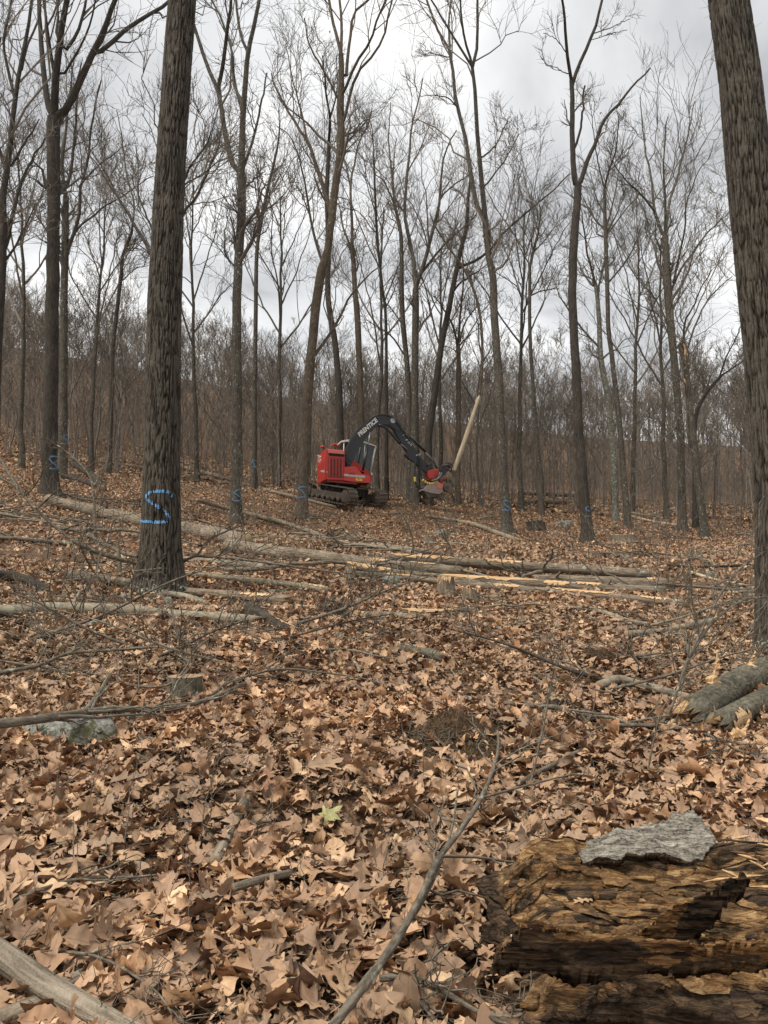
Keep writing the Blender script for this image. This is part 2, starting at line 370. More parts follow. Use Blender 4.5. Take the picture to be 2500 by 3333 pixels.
paint('bright_steel', (0.30, 0.29, 0.28), 0.4, 0.6, (0.16, 0.13, 0.10), 0.5, 0.8)
paint('hose_rubber', (0.016, 0.016, 0.017), 0.5, 0.2)
paint('blue_faded', (0.085, 0.195, 0.31), 0.8, 0.5, (0.09, 0.10, 0.10), 0.1, 0, 30)
paint('blue_paint', (0.12, 0.29, 0.50), 0.7, 0.3, (0.12, 0.15, 0.18), 0.2, 0, 20)
m, nt, b = newmat('cab_glass', 0.08, 0.5); b.inputs['Base Color'].default_value = (0.035, 0.04, 0.04, 1)

# ------------------------------------------------------------------ mesh helpers
def mesh(name, V, F4=None, F3=None, attrs=None, mats=(), mi=None, smooth=True):
    V = np.asarray(V, np.float32)
    q = np.zeros((0, 4), np.int32) if F4 is None else np.asarray(F4, np.int32).reshape(-1, 4)
    t = np.zeros((0, 3), np.int32) if F3 is None else np.asarray(F3, np.int32).reshape(-1, 3)
    me = bpy.data.meshes.new(name)
    me.vertices.add(len(V)); me.vertices.foreach_set('co', V.ravel())
    me.loops.add(q.size + t.size); me.loops.foreach_set('vertex_index', np.concatenate([q.ravel(), t.ravel()]))
    me.polygons.add(len(q) + len(t))
    me.polygons.foreach_set('loop_start', np.concatenate([np.arange(len(q)) * 4, q.size + np.arange(len(t)) * 3]).astype(np.int32))
    me.polygons.foreach_set('use_smooth', np.full(len(q) + len(t), smooth))
    for mt in mats:
        me.materials.append(MAT[mt])
    if mi is not None:
        me.polygons.foreach_set('material_index', np.asarray(mi, np.int32))
    me.update(calc_edges=True)
    for k, d in (attrs or {}).items():
        d = np.asarray(d, np.float32)
        if d.ndim == 2:
            me.attributes.new(k, 'FLOAT_VECTOR', 'POINT').data.foreach_set('vector', d.ravel())
        else:
            me.attributes.new(k, 'FLOAT', 'POINT').data.foreach_set('value', d)
    return me
def link(name, me, parent=None, loc=(0, 0, 0)):
    o = bpy.data.objects.new(name, me); COL.objects.link(o); o.location = loc
    if parent is not None: o.parent = parent
    return o
def tag(o, label=None, cat=None, group=None, kind=None):
    if label: o['label'] = label
    if cat: o['category'] = cat
    if group: o['group'] = group
    if kind: o['kind'] = kind
    return o
def empty(name, loc, label, cat, group=None):
    o = bpy.data.objects.new(name, None); COL.objects.link(o); o.location = loc; o.empty_display_size = 0.2
    return tag(o, label, cat, group)
def unit(a):
    return a / (np.linalg.norm(a, axis=-1, keepdims=True) + 1e-9)

def tubes(paths, radii, k=4, jitter=None):
    """paths (m,n,3), radii (m,n) -> V, quads, tc"""
    paths = np.asarray(paths, float); radii = np.asarray(radii, float)
    m, n = radii.shape
    T = unit(np.gradient(paths, axis=1))
    mean = unit(paths[:, -1] - paths[:, 0])
    ref = np.where(np.abs(mean[:, 2:3]) > 0.7, np.array([[1.0, 0, 0]]), np.array([[0, 0, 1.0]]))[:, None, :]
    n1 = unit(ref - (ref * T).sum(-1, keepdims=True) * T); n2 = np.cross(T, n1)
    a = np.arange(k) * 2 * np.pi / k
    ca, sa = np.cos(a), np.sin(a)
    rr = radii[:, :, None] * (1 if jitter is None else jitter)
    off = (n1[:, :, None, :] * ca[None, None, :, None] + n2[:, :, None, :] * sa[None, None, :, None]) * rr[..., None]
    V = paths[:, :, None, :] + off
    s = np.concatenate([np.zeros((m, 1)), np.cumsum(np.linalg.norm(np.diff(paths, axis=1), axis=-1), 1)], 1) + rng.random((m, 1)) * 20
    tcv = np.stack([rr * ca + np.zeros((m, n, k)), rr * sa + np.zeros((m, n, k)), np.repeat(s[:, :, None], k, 2)], -1)
    i = np.arange(m)[:, None, None] * n * k + np.arange(n - 1)[None, :, None] * k
    j = np.arange(k)[None, None, :]; j2 = (j + 1) % k
    Q = np.stack([i + j, i + j2, i + k + j2, i + k + j], -1).reshape(-1, 4)
    return V.reshape(-1, 3), Q, tcv.reshape(-1, 3)
def join(parts):
    V, Q, A, o = [], [], [], 0
    for v, q, a in parts:
        V.append(v); Q.append(q + o); A.append(a); o += len(v)
    return np.concatenate(V), np.concatenate(Q), np.concatenate(A)

def spline(pts, n):
    """Catmull-Rom through pts (k, c) resampled to n"""
    p = np.asarray(pts, float)
    if len(p) == 2:
        return p[0] + (p[1] - p[0]) * np.linspace(0, 1, n)[:, None]
    d = np.concatenate([[0], np.cumsum(np.linalg.norm(np.diff(p[:, :2], axis=0), axis=1))]); d /= d[-1]
    e = np.concatenate([[2 * p[0] - p[1]], p, [2 * p[-1] - p[-2]]])
    t = np.linspace(0, 1, n); k = np.clip(np.searchsorted(d, t, 'right') - 1, 0, len(p) - 2)
    u = ((t - d[k]) / (d[k + 1] - d[k] + 1e-9))[:, None]
    a, b_, c, dd = e[k], e[k + 1], e[k + 2], e[k + 3]
    return 0.5 * (2 * b_ + (c - a) * u + (2 * a - 5 * b_ + 4 * c - dd) * u * u + (3 * b_ - a - 3 * c + dd) * u ** 3)

def spawn(paths, radii, per, tmin, tmax, ratio, spread, up, n, wig, rscale=0.5, rtip=0.004, rmin=0.005, lmin=0.3, lmax=9.0, a_t=0.8):
    paths = np.asarray(paths, float); m, n0 = radii.shape
    idx = np.repeat(np.arange(m), per); K = len(idx)
    t = tmin + (tmax - tmin) * rng.random(K); x = t * (n0 - 1); i = np.clip(x.astype(int), 0, n0 - 2); f = (x - i)[:, None]
    pos = paths[idx, i] * (1 - f) + paths[idx, i + 1] * f
    r = radii[idx, i] * (1 - f[:, 0]) + radii[idx, i + 1] * f[:, 0]
    T = unit(paths[idx, i + 1] - paths[idx, i])
    R = rng.normal(size=(K, 3)); R = unit(R - (R * T).sum(-1, keepdims=True) * T)
    D = unit(T * a_t + R * spread * (0.7 + 0.6 * rng.random((K, 1))) + np.array([0, 0, up]))
    Lp = np.linalg.norm(np.diff(paths, axis=1), axis=-1).sum(1)[idx]
    Ln = np.clip(Lp * ratio * (1.25 - 0.75 * t) * (0.6 + 0.8 * rng.random(K)), lmin, lmax)
    s = np.linspace(0, 1, n)[None, :, None]
    W = np.cumsum(rng.normal(size=(K, n, 3)), axis=1) * wig / math.sqrt(n); W -= W[:, :1]
    pts = pos[:, None, :] + (D[:, None, :] * s + W * s ** 0.5) * Ln[:, None, None]
    pts[..., 2] += (s[..., 0] ** 2) * Ln[:, None] * 0.16 * (1 if up > 0 else 0)
    r0 = np.clip(r * rscale, rmin, None)
    rad = r0[:, None] * (1 - s[0, :, 0])[None] + np.minimum(rtip, r0)[:, None] * s[0, :, 0][None]
    return pts, rad

LEAF_SPECKS = []
def crown_parts(paths, radii, b=6, t1=6, t2=5, size=1.0, fine=0.010, up=0.35, k1=5, spread=0.75):
    """bare crown: branches, twigs and fine twigs off a set of limb paths"""
    P1, R1 = spawn(paths, radii, b, 0.18, 1.0, 0.42 * size, spread, up, 7, 0.20, 0.5, 0.014, 0.016, 1.0, 6.5)
    P2, R2 = spawn(P1, R1, t1, 0.2, 1.0, 0.48, 0.8, up * 0.9, 5, 0.22, 0.6, fine * 0.9, fine * 1.3, 0.5, 3.2)
    P3, R3 = spawn(P2, R2, t2, 0.15, 1.0, 0.55, 0.8, up * 0.6, 3, 0.22, 0.7, fine * 0.6, fine * 0.9, 0.3, 1.5)
    return [tubes(P1, R1, k1), tubes(P2, R2, 3), tubes(P3, R3, 3)], P3

# ------------------------------------------------------------------ ground sheet
def build_ground():
    ys = np.concatenate([np.linspace(-10, 1.2, 24), np.linspace(1.3, 9, 130), np.geomspace(9.07, 260, 150)])
    s = np.linspace(-1, 1, 161); s = np.sign(s) * np.abs(s) ** 1.25
    half = np.where(ys < 1, 12, 11 + ys * 0.85)
    X = s[None, :] * half[:, None]; Y = np.repeat(ys[:, None], len(s), 1)
    # keep the near part finer around the axis
    V = np.stack([X, Y, ground(X, Y)], -1).reshape(-1, 3)
    a, c = len(ys), len(s)
    i = np.arange(a - 1)[:, None] * c + np.arange(c - 1)[None]
    Q = np.stack([i, i + 1, i + c + 1, i + c], -1).reshape(-1, 4)
    o = link('ground', mesh('ground', V, Q, mats=('soil',)))
    tag(o, 'brown leaf-covered forest floor rising away up the slope', None, None, 'structure')
build_ground()

# ------------------------------------------------------------------ trees traced from the photo
def px_limb(pts, w0, w1, d0, slope, n=16):
    p = spline(np.array(pts, float), n)
    s = np.concatenate([[0], np.cumsum(np.linalg.norm(np.diff(p, axis=0), axis=1))])
    d = d0 + slope * s * d0 / F
    w = w0 + (w1 - w0) * np.linspace(0, 1, n)
    W = P(p[:, 0], p[:, 1], d)
    return p, d, W, w * d / F / 2

def s_mark(root, path, rad, uv, hpx, d, mat='blue_faded', fn=None):
    """a painted S stroke that hugs the trunk: pixel centre uv, height in px"""
    st = np.array([(0.42, -0.36), (0.30, -0.48), (-0.12, -0.50), (-0.34, -0.40), (-0.34, -0.24), (-0.05, -0.02), (0.22, 0.18), (0.30, 0.36), (0.18, 0.46), (-0.15, 0.47), (-0.52, 0.46)]) + np.random.default_rng(int(uv[0])).normal(size=(11, 2)) * 0.045
    n = 60; c = spline(st, n)
    tn = unit(np.gradient(c, axis=0)); nn = np.stack([-tn[:, 1], tn[:, 0]], -1)
    a = np.linspace(-1, 1, 4)
    wob = (1 + 0.25 * vnoise(np.stack([np.linspace(0, 9, n), np.zeros(n), np.full(n, uv[0])], -1), 3))
    pp = (c[:, None] + nn[:, None] * a[None, :, None] * 0.05 * wob[:, None, None]) * hpx + np.array(uv)
    # push onto trunk cylinder facing the camera
    cen = np.array([np.interp(-pp[..., 1], -path['v'], path['u'])])[0]
    rp = np.interp(-pp[..., 1], -path['v'], path['r'])
    lat = np.clip((pp[..., 0] - cen) * d / F / rp, -0.97, 0.97)
    depth = d - rp * 1.06 * np.sqrt(1 - lat ** 2) - 0.05
    V = P(pp[..., 0], pp[..., 1], depth).reshape(-1, 3)
    i = np.arange(n - 1)[:, None] * 4 + np.arange(3)[None]
    Q = np.stack([i, i + 1, i + 5, i + 4], -1).reshape(-1, 4)
    o = link('paint_mark', mesh('paint_mark', V - np.array(root.location), Q, mats=(mat,)), root)
    o['label'] = 'sky-blue spray-painted letter S'

def traced_tree(label, d, trunk, limbs, mat='bark', group=None, tw=(5, 6, 4), S=None, fine=0.010, limbmat=None, name='bare_tree', crown_trunk=True, leafy=0, size=1.0, up=0.35, spread=0.75):
    """trunk: [(u,v,w)...] base first; limbs: [(pts, w0, w1)]"""
    tr = np.array(trunk, float)
    base_d = d
    ext = tr[-1, 1] < 60
    n = 44
    p = spline(tr, n)
    p[:, 0] += 1.2 * vnoise(np.stack([p[:, 1] * 0.02, np.full(n, d), np.zeros(n)], -1), 1) * (tr[0, 2] / 30)
    W = P(p[:, 0], p[:, 1], np.full(n, float(d)))
    W[0, 2] = min(W[0, 2], ground(W[0, 0], W[0, 1]) - 0.05)
    rad = p[:, 2] * d / F / 2
    root = empty(name, tuple(W[0]), label, 'tree', group)
    O = np.array(root.location)
    # a little root flare
    hz = W[:, 2] - W[0, 2]
    k = 14
    ang = np.arange(k) * 2 * np.pi / k
    jit = 1 + 0.06 * vnoise(np.stack([np.cos(ang)[None] * 2 + 0 * hz[:, None], np.sin(ang)[None] * 2 + 0 * hz[:, None], hz[:, None] * 0.7 + 0 * ang[None]], -1), int(d))
    jit = jit + (0.42 * np.exp(-hz / 0.32))[:, None] * (1 + 0.5 * np.cos(ang * 4 + d))[None]
    V, Q, A = tubes(W[None], rad[None], k, jit[None])
    link('trunk', mesh('trunk', V - O, Q, attrs={'tc': A}, mats=(mat,)), root)
    samples = [(p[:, :2], np.full(n, float(d)))]
    paths, radii = [], []
    for L_ in limbs:
        pts, w0, w1 = L_[:3]
        pts = np.array(pts, float)
        best = None
        for sp, sdp in samples:
            dd = np.linalg.norm(sp - pts[0], axis=1); j = dd.argmin()
            if best is None or dd[j] < best[0]: best = (dd[j], sp[j], sdp[j])
        slope = L_[3] if len(L_) > 3 else rng.uniform(-0.75, 0.75)
        if best[0] > 6: pts = np.concatenate([[best[1]], pts])
        else: pts[0] = best[1]
        end = pts[-1]
        if end[1] < 45:   # runs on above the frame
            dv = unit((pts[-1] - pts[-2])[None])[0]
            pts = np.concatenate([pts, [pts[-1] + dv * 160, pts[-1] + dv * 300 + np.array([0, -40])]]); w1 = max(2.0, w1 * 0.4)
        pp, dp, WW, rr = px_limb(pts, w0, w1, best[2], slope)
        WW += 0.03 * rng.normal(size=WW.shape) * np.linspace(0, 1, len(WW))[:, None]
        v_, q_, a_ = tubes(WW[None], rr[None], 8)
        link('limb', mesh('limb', v_ - O, q_, attrs={'tc': a_}, mats=(limbmat or mat,)), root)
        samples.append((pp, dp)); paths.append(WW); radii.append(rr)
    if crown_trunk:
        top = spline(np.concatenate([W[int(n * 0.62):], rad[int(n * 0.62):, None]], 1), 16)
        paths.append(top[:, :3]); radii.append(top[:, 3])
    if tw and paths:
        parts, tips = crown_parts(np.array(paths), np.array(radii), *tw, fine=fine, size=size, up=up, spread=spread)
        V, Q, A = join(parts)
        cr_ = link('crown', mesh('crown', V - O, Q, attrs={'tc': A}, mats=('twig',)), root)
        if leafy:
            hang_leaves(cr_, tips, leafy, O)
    if S:
        path = {'u': p[:, 0], 'v': p[:, 1], 'r': rad}
        for (u, v, h) in S: s_mark(root, path, rad, (u, v), h, d)
    return root

def hang_leaves(parent, tips, count, O):
    e = tips[rng.integers(0, len(tips), count), -1] + rng.normal(size=(count, 3)) * 0.05
    s = rng.uniform(0.05, 0.10, count)[:, None]
    a = unit(rng.normal(size=(count, 3)) + np.array([0, 0, -0.8])) * s; b_ = unit(rng.normal(size=(count, 3))) * s * 0.5
    V = np.stack([e, e + a * 0.6 + b_, e + a * 1.5, e + a * 0.6 - b_], 1).reshape(-1, 3)
    Q = np.arange(count * 4).reshape(-1, 4)
    lf = np.repeat(rng.random(count), 4)
    A = np.stack([lf, np.tile([0.0, 1, 0, 1], count), np.tile([0.0, .5, 1, .5], count)], -1)
    o = link('dead_leaves', mesh('dead_leaves', V - O, Q, attrs={'lf': A}, mats=('hanging_leaf',), smooth=False), parent)
    o['kind'] = 'stuff'

SG = 'bare trees standing around the machine'
# --- left edge tree, trunk just outside the frame
traced_tree('bare tree at the very left edge with crossing ascending limbs', 30, [(-30, 1655, 44), (-14, 1200, 34), (4, 900, 30), (8, 800, 28), (10, 640, 24)],
    [([(12, 640), (30, 500), (45, 360), (62, 250), (85, 130), (100, 30)], 22, 10), ([(4, 835), (25, 780), (40, 700), (65, 610), (100, 530), (145, 450)], 17, 5),
     ([(36, 540), (80, 465), (130, 390)], 11, 4), ([(50, 330), (20, 200), (12, 130), (30, 40)], 12, 6), ([(70, 230), (88, 150), (120, 80), (135, 0)], 9, 5),
     ([(8, 860), (50, 800), (90, 720), (120, 660)], 9, 4), ([(22, 560), (-20, 420), (-10, 250), (0, 120)], 13, 6)], 'bark_dark', SG, (5, 6, 4), leafy=20)
# --- forked tree with a blue S on the left
traced_tree('forked dark tree with faint blue S, left of the thick tree with big S', 33,
    [(165, 1612, 70), (164, 1560, 56), (163, 1400, 48), (169, 1100, 43), (171, 951, 42), (176, 700, 41), (175, 461, 43), (177, 384, 44)],
    [([(168, 385), (155, 330), (140, 220), (130, 80), (125, 0)], 22, 16, .3), ([(178, 380), (180, 280), (187, 200), (205, 80), (215, 0)], 30, 22, -.3),
     ([(190, 385), (225, 340), (262, 260), (300, 180), (345, 80), (375, 0)], 28, 18, -.2), ([(300, 182), (345, 155), (405, 100), (475, 55), (548, 8), (600, -60)], 17, 9, .4),
     ([(180, 250), (163, 160), (150, 60), (143, 0)], 13, 9), ([(212, 165), (250, 110), (272, 40), (282, -20)], 12, 8), ([(200, 250), (240, 190), (290, 90), (310, 0)], 9, 5)],
    'bark_dark', SG, (4, 6, 5), S=[(178, 1507, 40)])
traced_tree('slender forked tree just right of the left forked tree', 45, [(205, 1560, 30), (206, 1300, 27), (209, 1000, 24), (212, 800, 23), (215, 640, 20)],
    [([(214, 640), (202, 540), (212, 440), (226, 320), (240, 200)], 13, 5), ([(215, 620), (233, 540), (246, 410), (252, 320), (262, 200)], 13, 4),
     ([(212, 840), (240, 760), (258, 700), (262, 610), (287, 512), (295, 435), (307, 359), (330, 260)], 14, 5), ([(218, 800), (256, 740), (307, 700), (348, 666), (390, 645), (425, 620), (462, 594), (500, 572)], 9, 3),
     ([(262, 600), (330, 530), (400, 480)], 6, 3)], 'bark', SG, (5, 6, 4), S=[(216, 1430, 26)], leafy=30)
traced_tree('thin leaning tree with pale stem left of the thick S tree', 52, [(359, 1440, 16), (366, 1156, 14), (379, 1028, 13), (394, 900, 12), (397, 845, 11), (412, 800, 11), (430, 753, 9)],
    [([(430, 753), (436, 660), (420, 600), (404, 512), (394, 435), (382, 359)], 8, 3), ([(400, 912), (440, 876), (482, 866)], 5, 2), ([(415, 809), (450, 809), (484, 825)], 5, 2),
     ([(430, 718), (394, 661), (358, 589), (317, 522), (287, 476)], 6, 3), ([(398, 860), (380, 820), (384, 790)], 4, 2)], 'bark', SG, (5, 6, 4), leafy=30)
traced_tree('bare tree hidden behind the thick S tree, limbs spreading both sides', 24, [(520, 1830, 44), (515, 1400, 36), (525, 1000, 32), (535, 870, 28)],
    [([(528, 900), (497, 835), (470, 785), (436, 730), (400, 665), (350, 590), (300, 510)], 14, 4), ([(530, 880), (500, 760), (470, 690), (445, 610), (420, 560)], 10, 3), ([(555, 800), (597, 695), (640, 640), (680, 550), (712, 465), (730, 360)], 13, 4),
     ([(560, 700), (606, 575), (640, 512), (681, 450), (712, 358)], 10, 3), ([(570, 640), (610, 595), (666, 563), (732, 492)], 7, 3), ([(540, 860), (560, 700), (570, 500), (560, 300)], 16, 6)],
    'bark_dark', SG, (5, 6, 4), crown_trunk=False)
# --- second S tree
traced_tree('straight tree with blue S, second S tree right of the thick one', 36,
    [(766, 1714, 46), (768, 1680, 40), (770, 1400, 35), (772, 973, 30), (778, 830, 29), (784, 717, 28), (786, 565, 29)],
    [([(778, 575), (763, 553), (738, 461), (722, 370), (712, 300), (671, 205), (651, 143), (635, 92), (620, 30)], 20, 8, .3), ([(712, 295), (727, 205), (738, 102), (750, 25), (755, -30)], 15, 10),
     ([(786, 560), (791, 384), (797, 282), (807, 169), (825, 102), (843, 0)], 24, 15, -.2), ([(788, 360), (763, 266), (757, 180), (743, 128), (717, 51), (690, 0)], 11, 6), ([(807, 172), (784, 118), (773, 51), (768, 0)], 11, 7),
     ([(795, 540), (812, 490), (830, 435), (850, 333), (870, 240)], 12, 5), ([(790, 620), (820, 590), (860, 560)], 8, 3), ([(775, 880), (735, 830), (732, 770), (740, 700)], 8, 3), ([(778, 870), (815, 800), (850, 730)], 8, 3)],
    'bark', SG, (4, 6, 5), S=[(777, 1613, 36)], leafy=30)
traced_tree('thin straight pole tree beside the second S tree', 50, [(828, 1545, 18), (829, 1250, 15), (833, 1000, 14), (836, 820, 13), (856, 690, 11), (872, 615, 10), (902, 487, 8)],
    [([(902, 487), (910, 425), (907, 350)], 7, 3), ([(870, 650), (835, 615), (800, 600)], 6, 2), ([(877, 676), (928, 630), (954, 589)], 6, 2), ([(838, 800), (800, 740), (770, 700)], 5, 2)], 'bark', SG, (6, 5, 4), S=[(826, 1510, 22)], leafy=30)
# --- leaning S tree by the machine
traced_tree('tall tree with blue S leaning right, standing beside the red machine', 40,
    [(976, 1690, 50), (982, 1655, 40), (990, 1566, 34), (998, 1400, 33), (1003, 1258, 32), (1019, 1105, 30), (1041, 900, 30), (1065, 820, 27), (1091, 615, 26), (1108, 461, 25), (1108, 358, 25), (1112, 256, 21), (1110, 175, 18)],
    [([(1110, 180), (1092, 102), (1082, 65), (1071, 0)], 12, 8), ([(1111, 180), (1112, 80), (1105, 0)], 11, 7), ([(1125, 260), (1133, 170), (1143, 102), (1153, 41), (1200, 0)], 12, 7),
     ([(1120, 300), (1159, 205), (1200, 143), (1225, 72), (1256, 0)], 11, 7), ([(1118, 410), (1128, 358), (1159, 246), (1205, 190), (1246, 128), (1269, 31)], 11, 6),
     ([(1078, 700), (1066, 656), (1041, 574), (1020, 512), (1000, 461), (954, 389), (908, 307), (882, 241)], 17, 5, .3), ([(1000, 461), (985, 380), (950, 250), (930, 140)], 7, 3),
     ([(1025, 1155), (1082, 1074), (1133, 977), (1179, 920), (1230, 870)], 13, 4, .3), ([(1100, 500), (1150, 440), (1200, 390)], 7, 3), ([(1105, 330), (1060, 240), (1010, 150), (990, 60)], 9, 4)],
    'bark_brown', SG, (4, 6, 5), S=[(985, 1602, 36)], leafy=30)
traced_tree('dark straight tree rising behind the red machine body', 48, [(1112, 1560, 24), (1107, 1412, 23), (1103, 1258, 22), (1089, 1105, 20), (1069, 977, 19), (1066, 900, 18), (1069, 820, 17), (1064, 666, 15), (1066, 563, 14), (1071, 461, 12)],
    [([(1071, 461), (1074, 384), (1061, 307), (1058, 256), (1050, 180)], 10, 4), ([(1066, 900), (1035, 810), (1012, 717), (990, 589), (968, 500), (940, 440), (905, 410)], 11, 3), ([(1074, 380), (1095, 310), (1100, 230)], 7, 3), ([(1012, 717), (985, 640), (960, 600)], 6, 2)],
    'bark_dark', SG, (5, 6, 4), leafy=30)
traced_tree('reddish brown forked tree above the black boom', 49, [(1182, 1480, 22), (1176, 1361, 21), (1171, 1207, 20), (1164, 1054, 20), (1153, 900, 17), (1146, 800, 15)],
    [([(1146, 810), (1146, 717), (1141, 600), (1153, 538), (1169, 461), (1200, 400), (1210, 358)], 11, 4), ([(1141, 610), (1123, 528), (1115, 487)], 7, 3), ([(1150, 850), (1133, 784), (1118, 743), (1102, 661)], 10, 3)], 'bark_brown', SG, (5, 6, 4), leafy=30)
traced_tree('thin dark pole tree right of the reddish forked tree', 50, [(1258, 1440, 11), (1256, 1050, 10), (1245, 940, 9), (1228, 780, 9), (1222, 650, 8), (1217, 520, 6)], [([(1217, 520), (1215, 450), (1205, 380)], 5, 2), ([(1225, 700), (1190, 580), (1195, 520)], 5, 2), ([(1256, 1000), (1285, 940), (1300, 900)], 5, 2)], 'bark_dark', SG, (7, 5, 4), leafy=40)
traced_tree('upright forked tree above the boom elbow, right one of the pair', 49, [(1352, 1490, 26), (1351, 1310, 23), (1352, 1054, 23), (1354, 940, 22)],
    [([(1353, 930), (1346, 845), (1328, 758), (1317, 692), (1325, 563), (1333, 487), (1340, 410), (1358, 333), (1379, 256)], 15, 4), ([(1358, 920), (1379, 861), (1410, 743), (1430, 656), (1440, 538), (1461, 471), (1487, 425)], 15, 4),
     ([(1432, 650), (1461, 615), (1517, 574), (1540, 550)], 7, 3), ([(1372, 890), (1425, 820), (1466, 779), (1517, 732), (1553, 692)], 10, 4), ([(1317, 692), (1282, 635), (1275, 563), (1266, 461), (1274, 333)], 8, 3), ([(1325, 563), (1370, 480), (1400, 400)], 6, 2)],
    'bark', SG, (5, 6, 4), leafy=30)
traced_tree('upright tree above the boom elbow, left one of the pair', 50, [(1336, 1480, 20), (1330, 1258, 18), (1312, 1054, 17), (1307, 922, 16), (1305, 768, 13), (1284, 666, 10)],
    [([(1284, 666), (1250, 590), (1220, 563), (1190, 500)], 6, 2), ([(1284, 666), (1280, 560), (1290, 450)], 7, 3), ([(1308, 1060), (1270, 1000), (1230, 970)], 6, 2), ([(1320, 1160), (1270, 1090), (1220, 1060), (1190, 1040)], 8, 2)], 'bark', SG, (6, 5, 4), leafy=40)
traced_tree('tree leaning right behind the machine boom, long side limb rising right', 49, [(1393, 1470, 26), (1397, 1412, 24), (1418, 1258, 22), (1440, 1105, 20), (1470, 960, 18), (1492, 845, 15), (1517, 743, 13), (1525, 640, 11), (1533, 563, 9)],
    [([(1490, 870), (1543, 851), (1599, 810), (1640, 758), (1727, 681), (1799, 620), (1852, 566)], 10, 4, .2), ([(1475, 950), (1500, 920), (1560, 880)], 8, 3)], 'bark_dark', SG, (5, 6, 4), leafy=30)
traced_tree('thin split-topped tree right of the leaning tree', 50, [(1490, 1590, 18), (1492, 1400, 17), (1493, 1200, 16), (1490, 1120, 14)],
    [([(1490, 1120), (1470, 1050), (1440, 1000), (1410, 960)], 8, 3), ([(1490, 1120), (1520, 1040), (1560, 990)], 8, 3), ([(1491, 1125), (1500, 1000), (1510, 900), (1500, 800)], 9, 3)], 'bark_brown', SG, (6, 5, 4), leafy=60)
# --- fourth S tree
traced_tree('tall forked tree with blue S, right of the harvester head', 40,
    [(1650, 1738, 46), (1647, 1690, 36), (1640, 1560, 31), (1631, 1412, 29), (1625, 1258, 27), (1612, 1054, 25), (1603, 900, 24), (1589, 820, 23), (1580, 717, 22)],
    [([(1578, 725), (1558, 707), (1548, 640), (1533, 579), (1522, 487), (1507, 410), (1486, 348), (1476, 256), (1466, 169), (1425, 102), (1389, 0)], 17, 9, .2), ([(1580, 717), (1574, 656), (1563, 538), (1553, 410), (1545, 282), (1538, 205), (1553, 164), (1556, 51), (1556, 0)], 18, 9, -.2),
     ([(1538, 210), (1512, 128), (1502, 51), (1499, 0)], 9, 6), ([(1536, 215), (1481, 128), (1440, 61), (1404, 0)], 9, 6), ([(1466, 172), (1461, 77), (1468, 0)], 8, 5), ([(1570, 512), (1614, 471), (1640, 415), (1660, 380)], 7, 3),
     ([(1576, 605), (1620, 553), (1650, 507), (1690, 440)], 8, 3), ([(1486, 345), (1460, 320), (1410, 310), (1370, 315)], 6, 2), ([(1470, 185), (1430, 180), (1390, 165)], 5, 2)], 'bark', SG, (4, 6, 5), S=[(1651, 1645, 32)])
traced_tree('thin wavy tree between two S trees on the right', 48, [(1765, 1690, 17), (1762, 1560, 15), (1750, 1463, 14), (1735, 1258, 13), (1726, 1105, 12), (1724, 900, 11), (1727, 855, 10), (1752, 758, 8)],
    [([(1752, 758), (1758, 692), (1750, 620)], 6, 2), ([(1727, 966), (1768, 946), (1819, 938)], 6, 3), ([(1735, 830), (1790, 760), (1830, 700)], 5, 2), ([(1727, 860), (1690, 800), (1670, 740)], 5, 2)], 'bark', SG, (6, 5, 4), leafy=60)
# --- fifth S tree with the broken limb
traced_tree('dark forked tree with blue S and a bare broken limb pointing right', 36,
    [(1915, 1770, 52), (1910, 1725, 40), (1896, 1566, 34), (1884, 1412, 30), (1875, 1207, 29), (1865, 1002, 28), (1864, 900, 28), (1869, 768, 28), (1877, 666, 25), (1880, 600, 24)],
    [([(1876, 605), (1868, 563), (1863, 435), (1863, 307), (1860, 262)], 20, 15, 0), ([(1860, 265), (1847, 179), (1837, 51), (1829, 0)], 12, 9), ([(1864, 275), (1881, 220), (1911, 154), (1942, 77), (1960, 0)], 13, 9),
     ([(1884, 610), (1891, 589), (1916, 512), (1937, 471), (1957, 410), (1978, 374), (2019, 333), (2060, 277), (2096, 246), (2116, 218)], 17, 5, 0), ([(1866, 490), (1875, 470), (1891, 410), (1898, 328), (1902, 279)], 9, 6, 0),
     ([(1845, 175), (1820, 140), (1800, 120), (1770, 110)], 4, 2), ([(1930, 110), (1990, 90), (2050, 60)], 4, 2), ([(1925, 130), (1990, 110), (2040, 95)], 3, 2), ([(1848, 240), (1810, 220), (1780, 210)], 4, 2)],
    'bark_dark', SG, (2, 4, 4), S=[(1918, 1665, 30)], fine=0.008, crown_trunk=False, size=0.6, leafy=14)
traced_tree('straight slim tree leaning left, right of the fifth S tree', 44, [(2045, 1715, 24), (2032, 1566, 20), (2014, 1361, 17), (1997, 1207, 16), (1980, 1054, 15), (1976, 900, 14), (1970, 717, 12), (1968, 615, 9)],
    [([(1968, 615), (1980, 560), (1998, 512), (2009, 461), (2015, 380)], 7, 3), ([(1968, 615), (1945, 520), (1930, 420), (1925, 340)], 6, 2), ([(1978, 922), (2029, 861), (2065, 799), (2096, 717)], 7, 3), ([(1972, 760), (2010, 690), (2040, 610)], 6, 2), ([(1970, 700), (1940, 640), (1920, 560)], 6, 2)], 'bark', SG, (6, 5, 4))
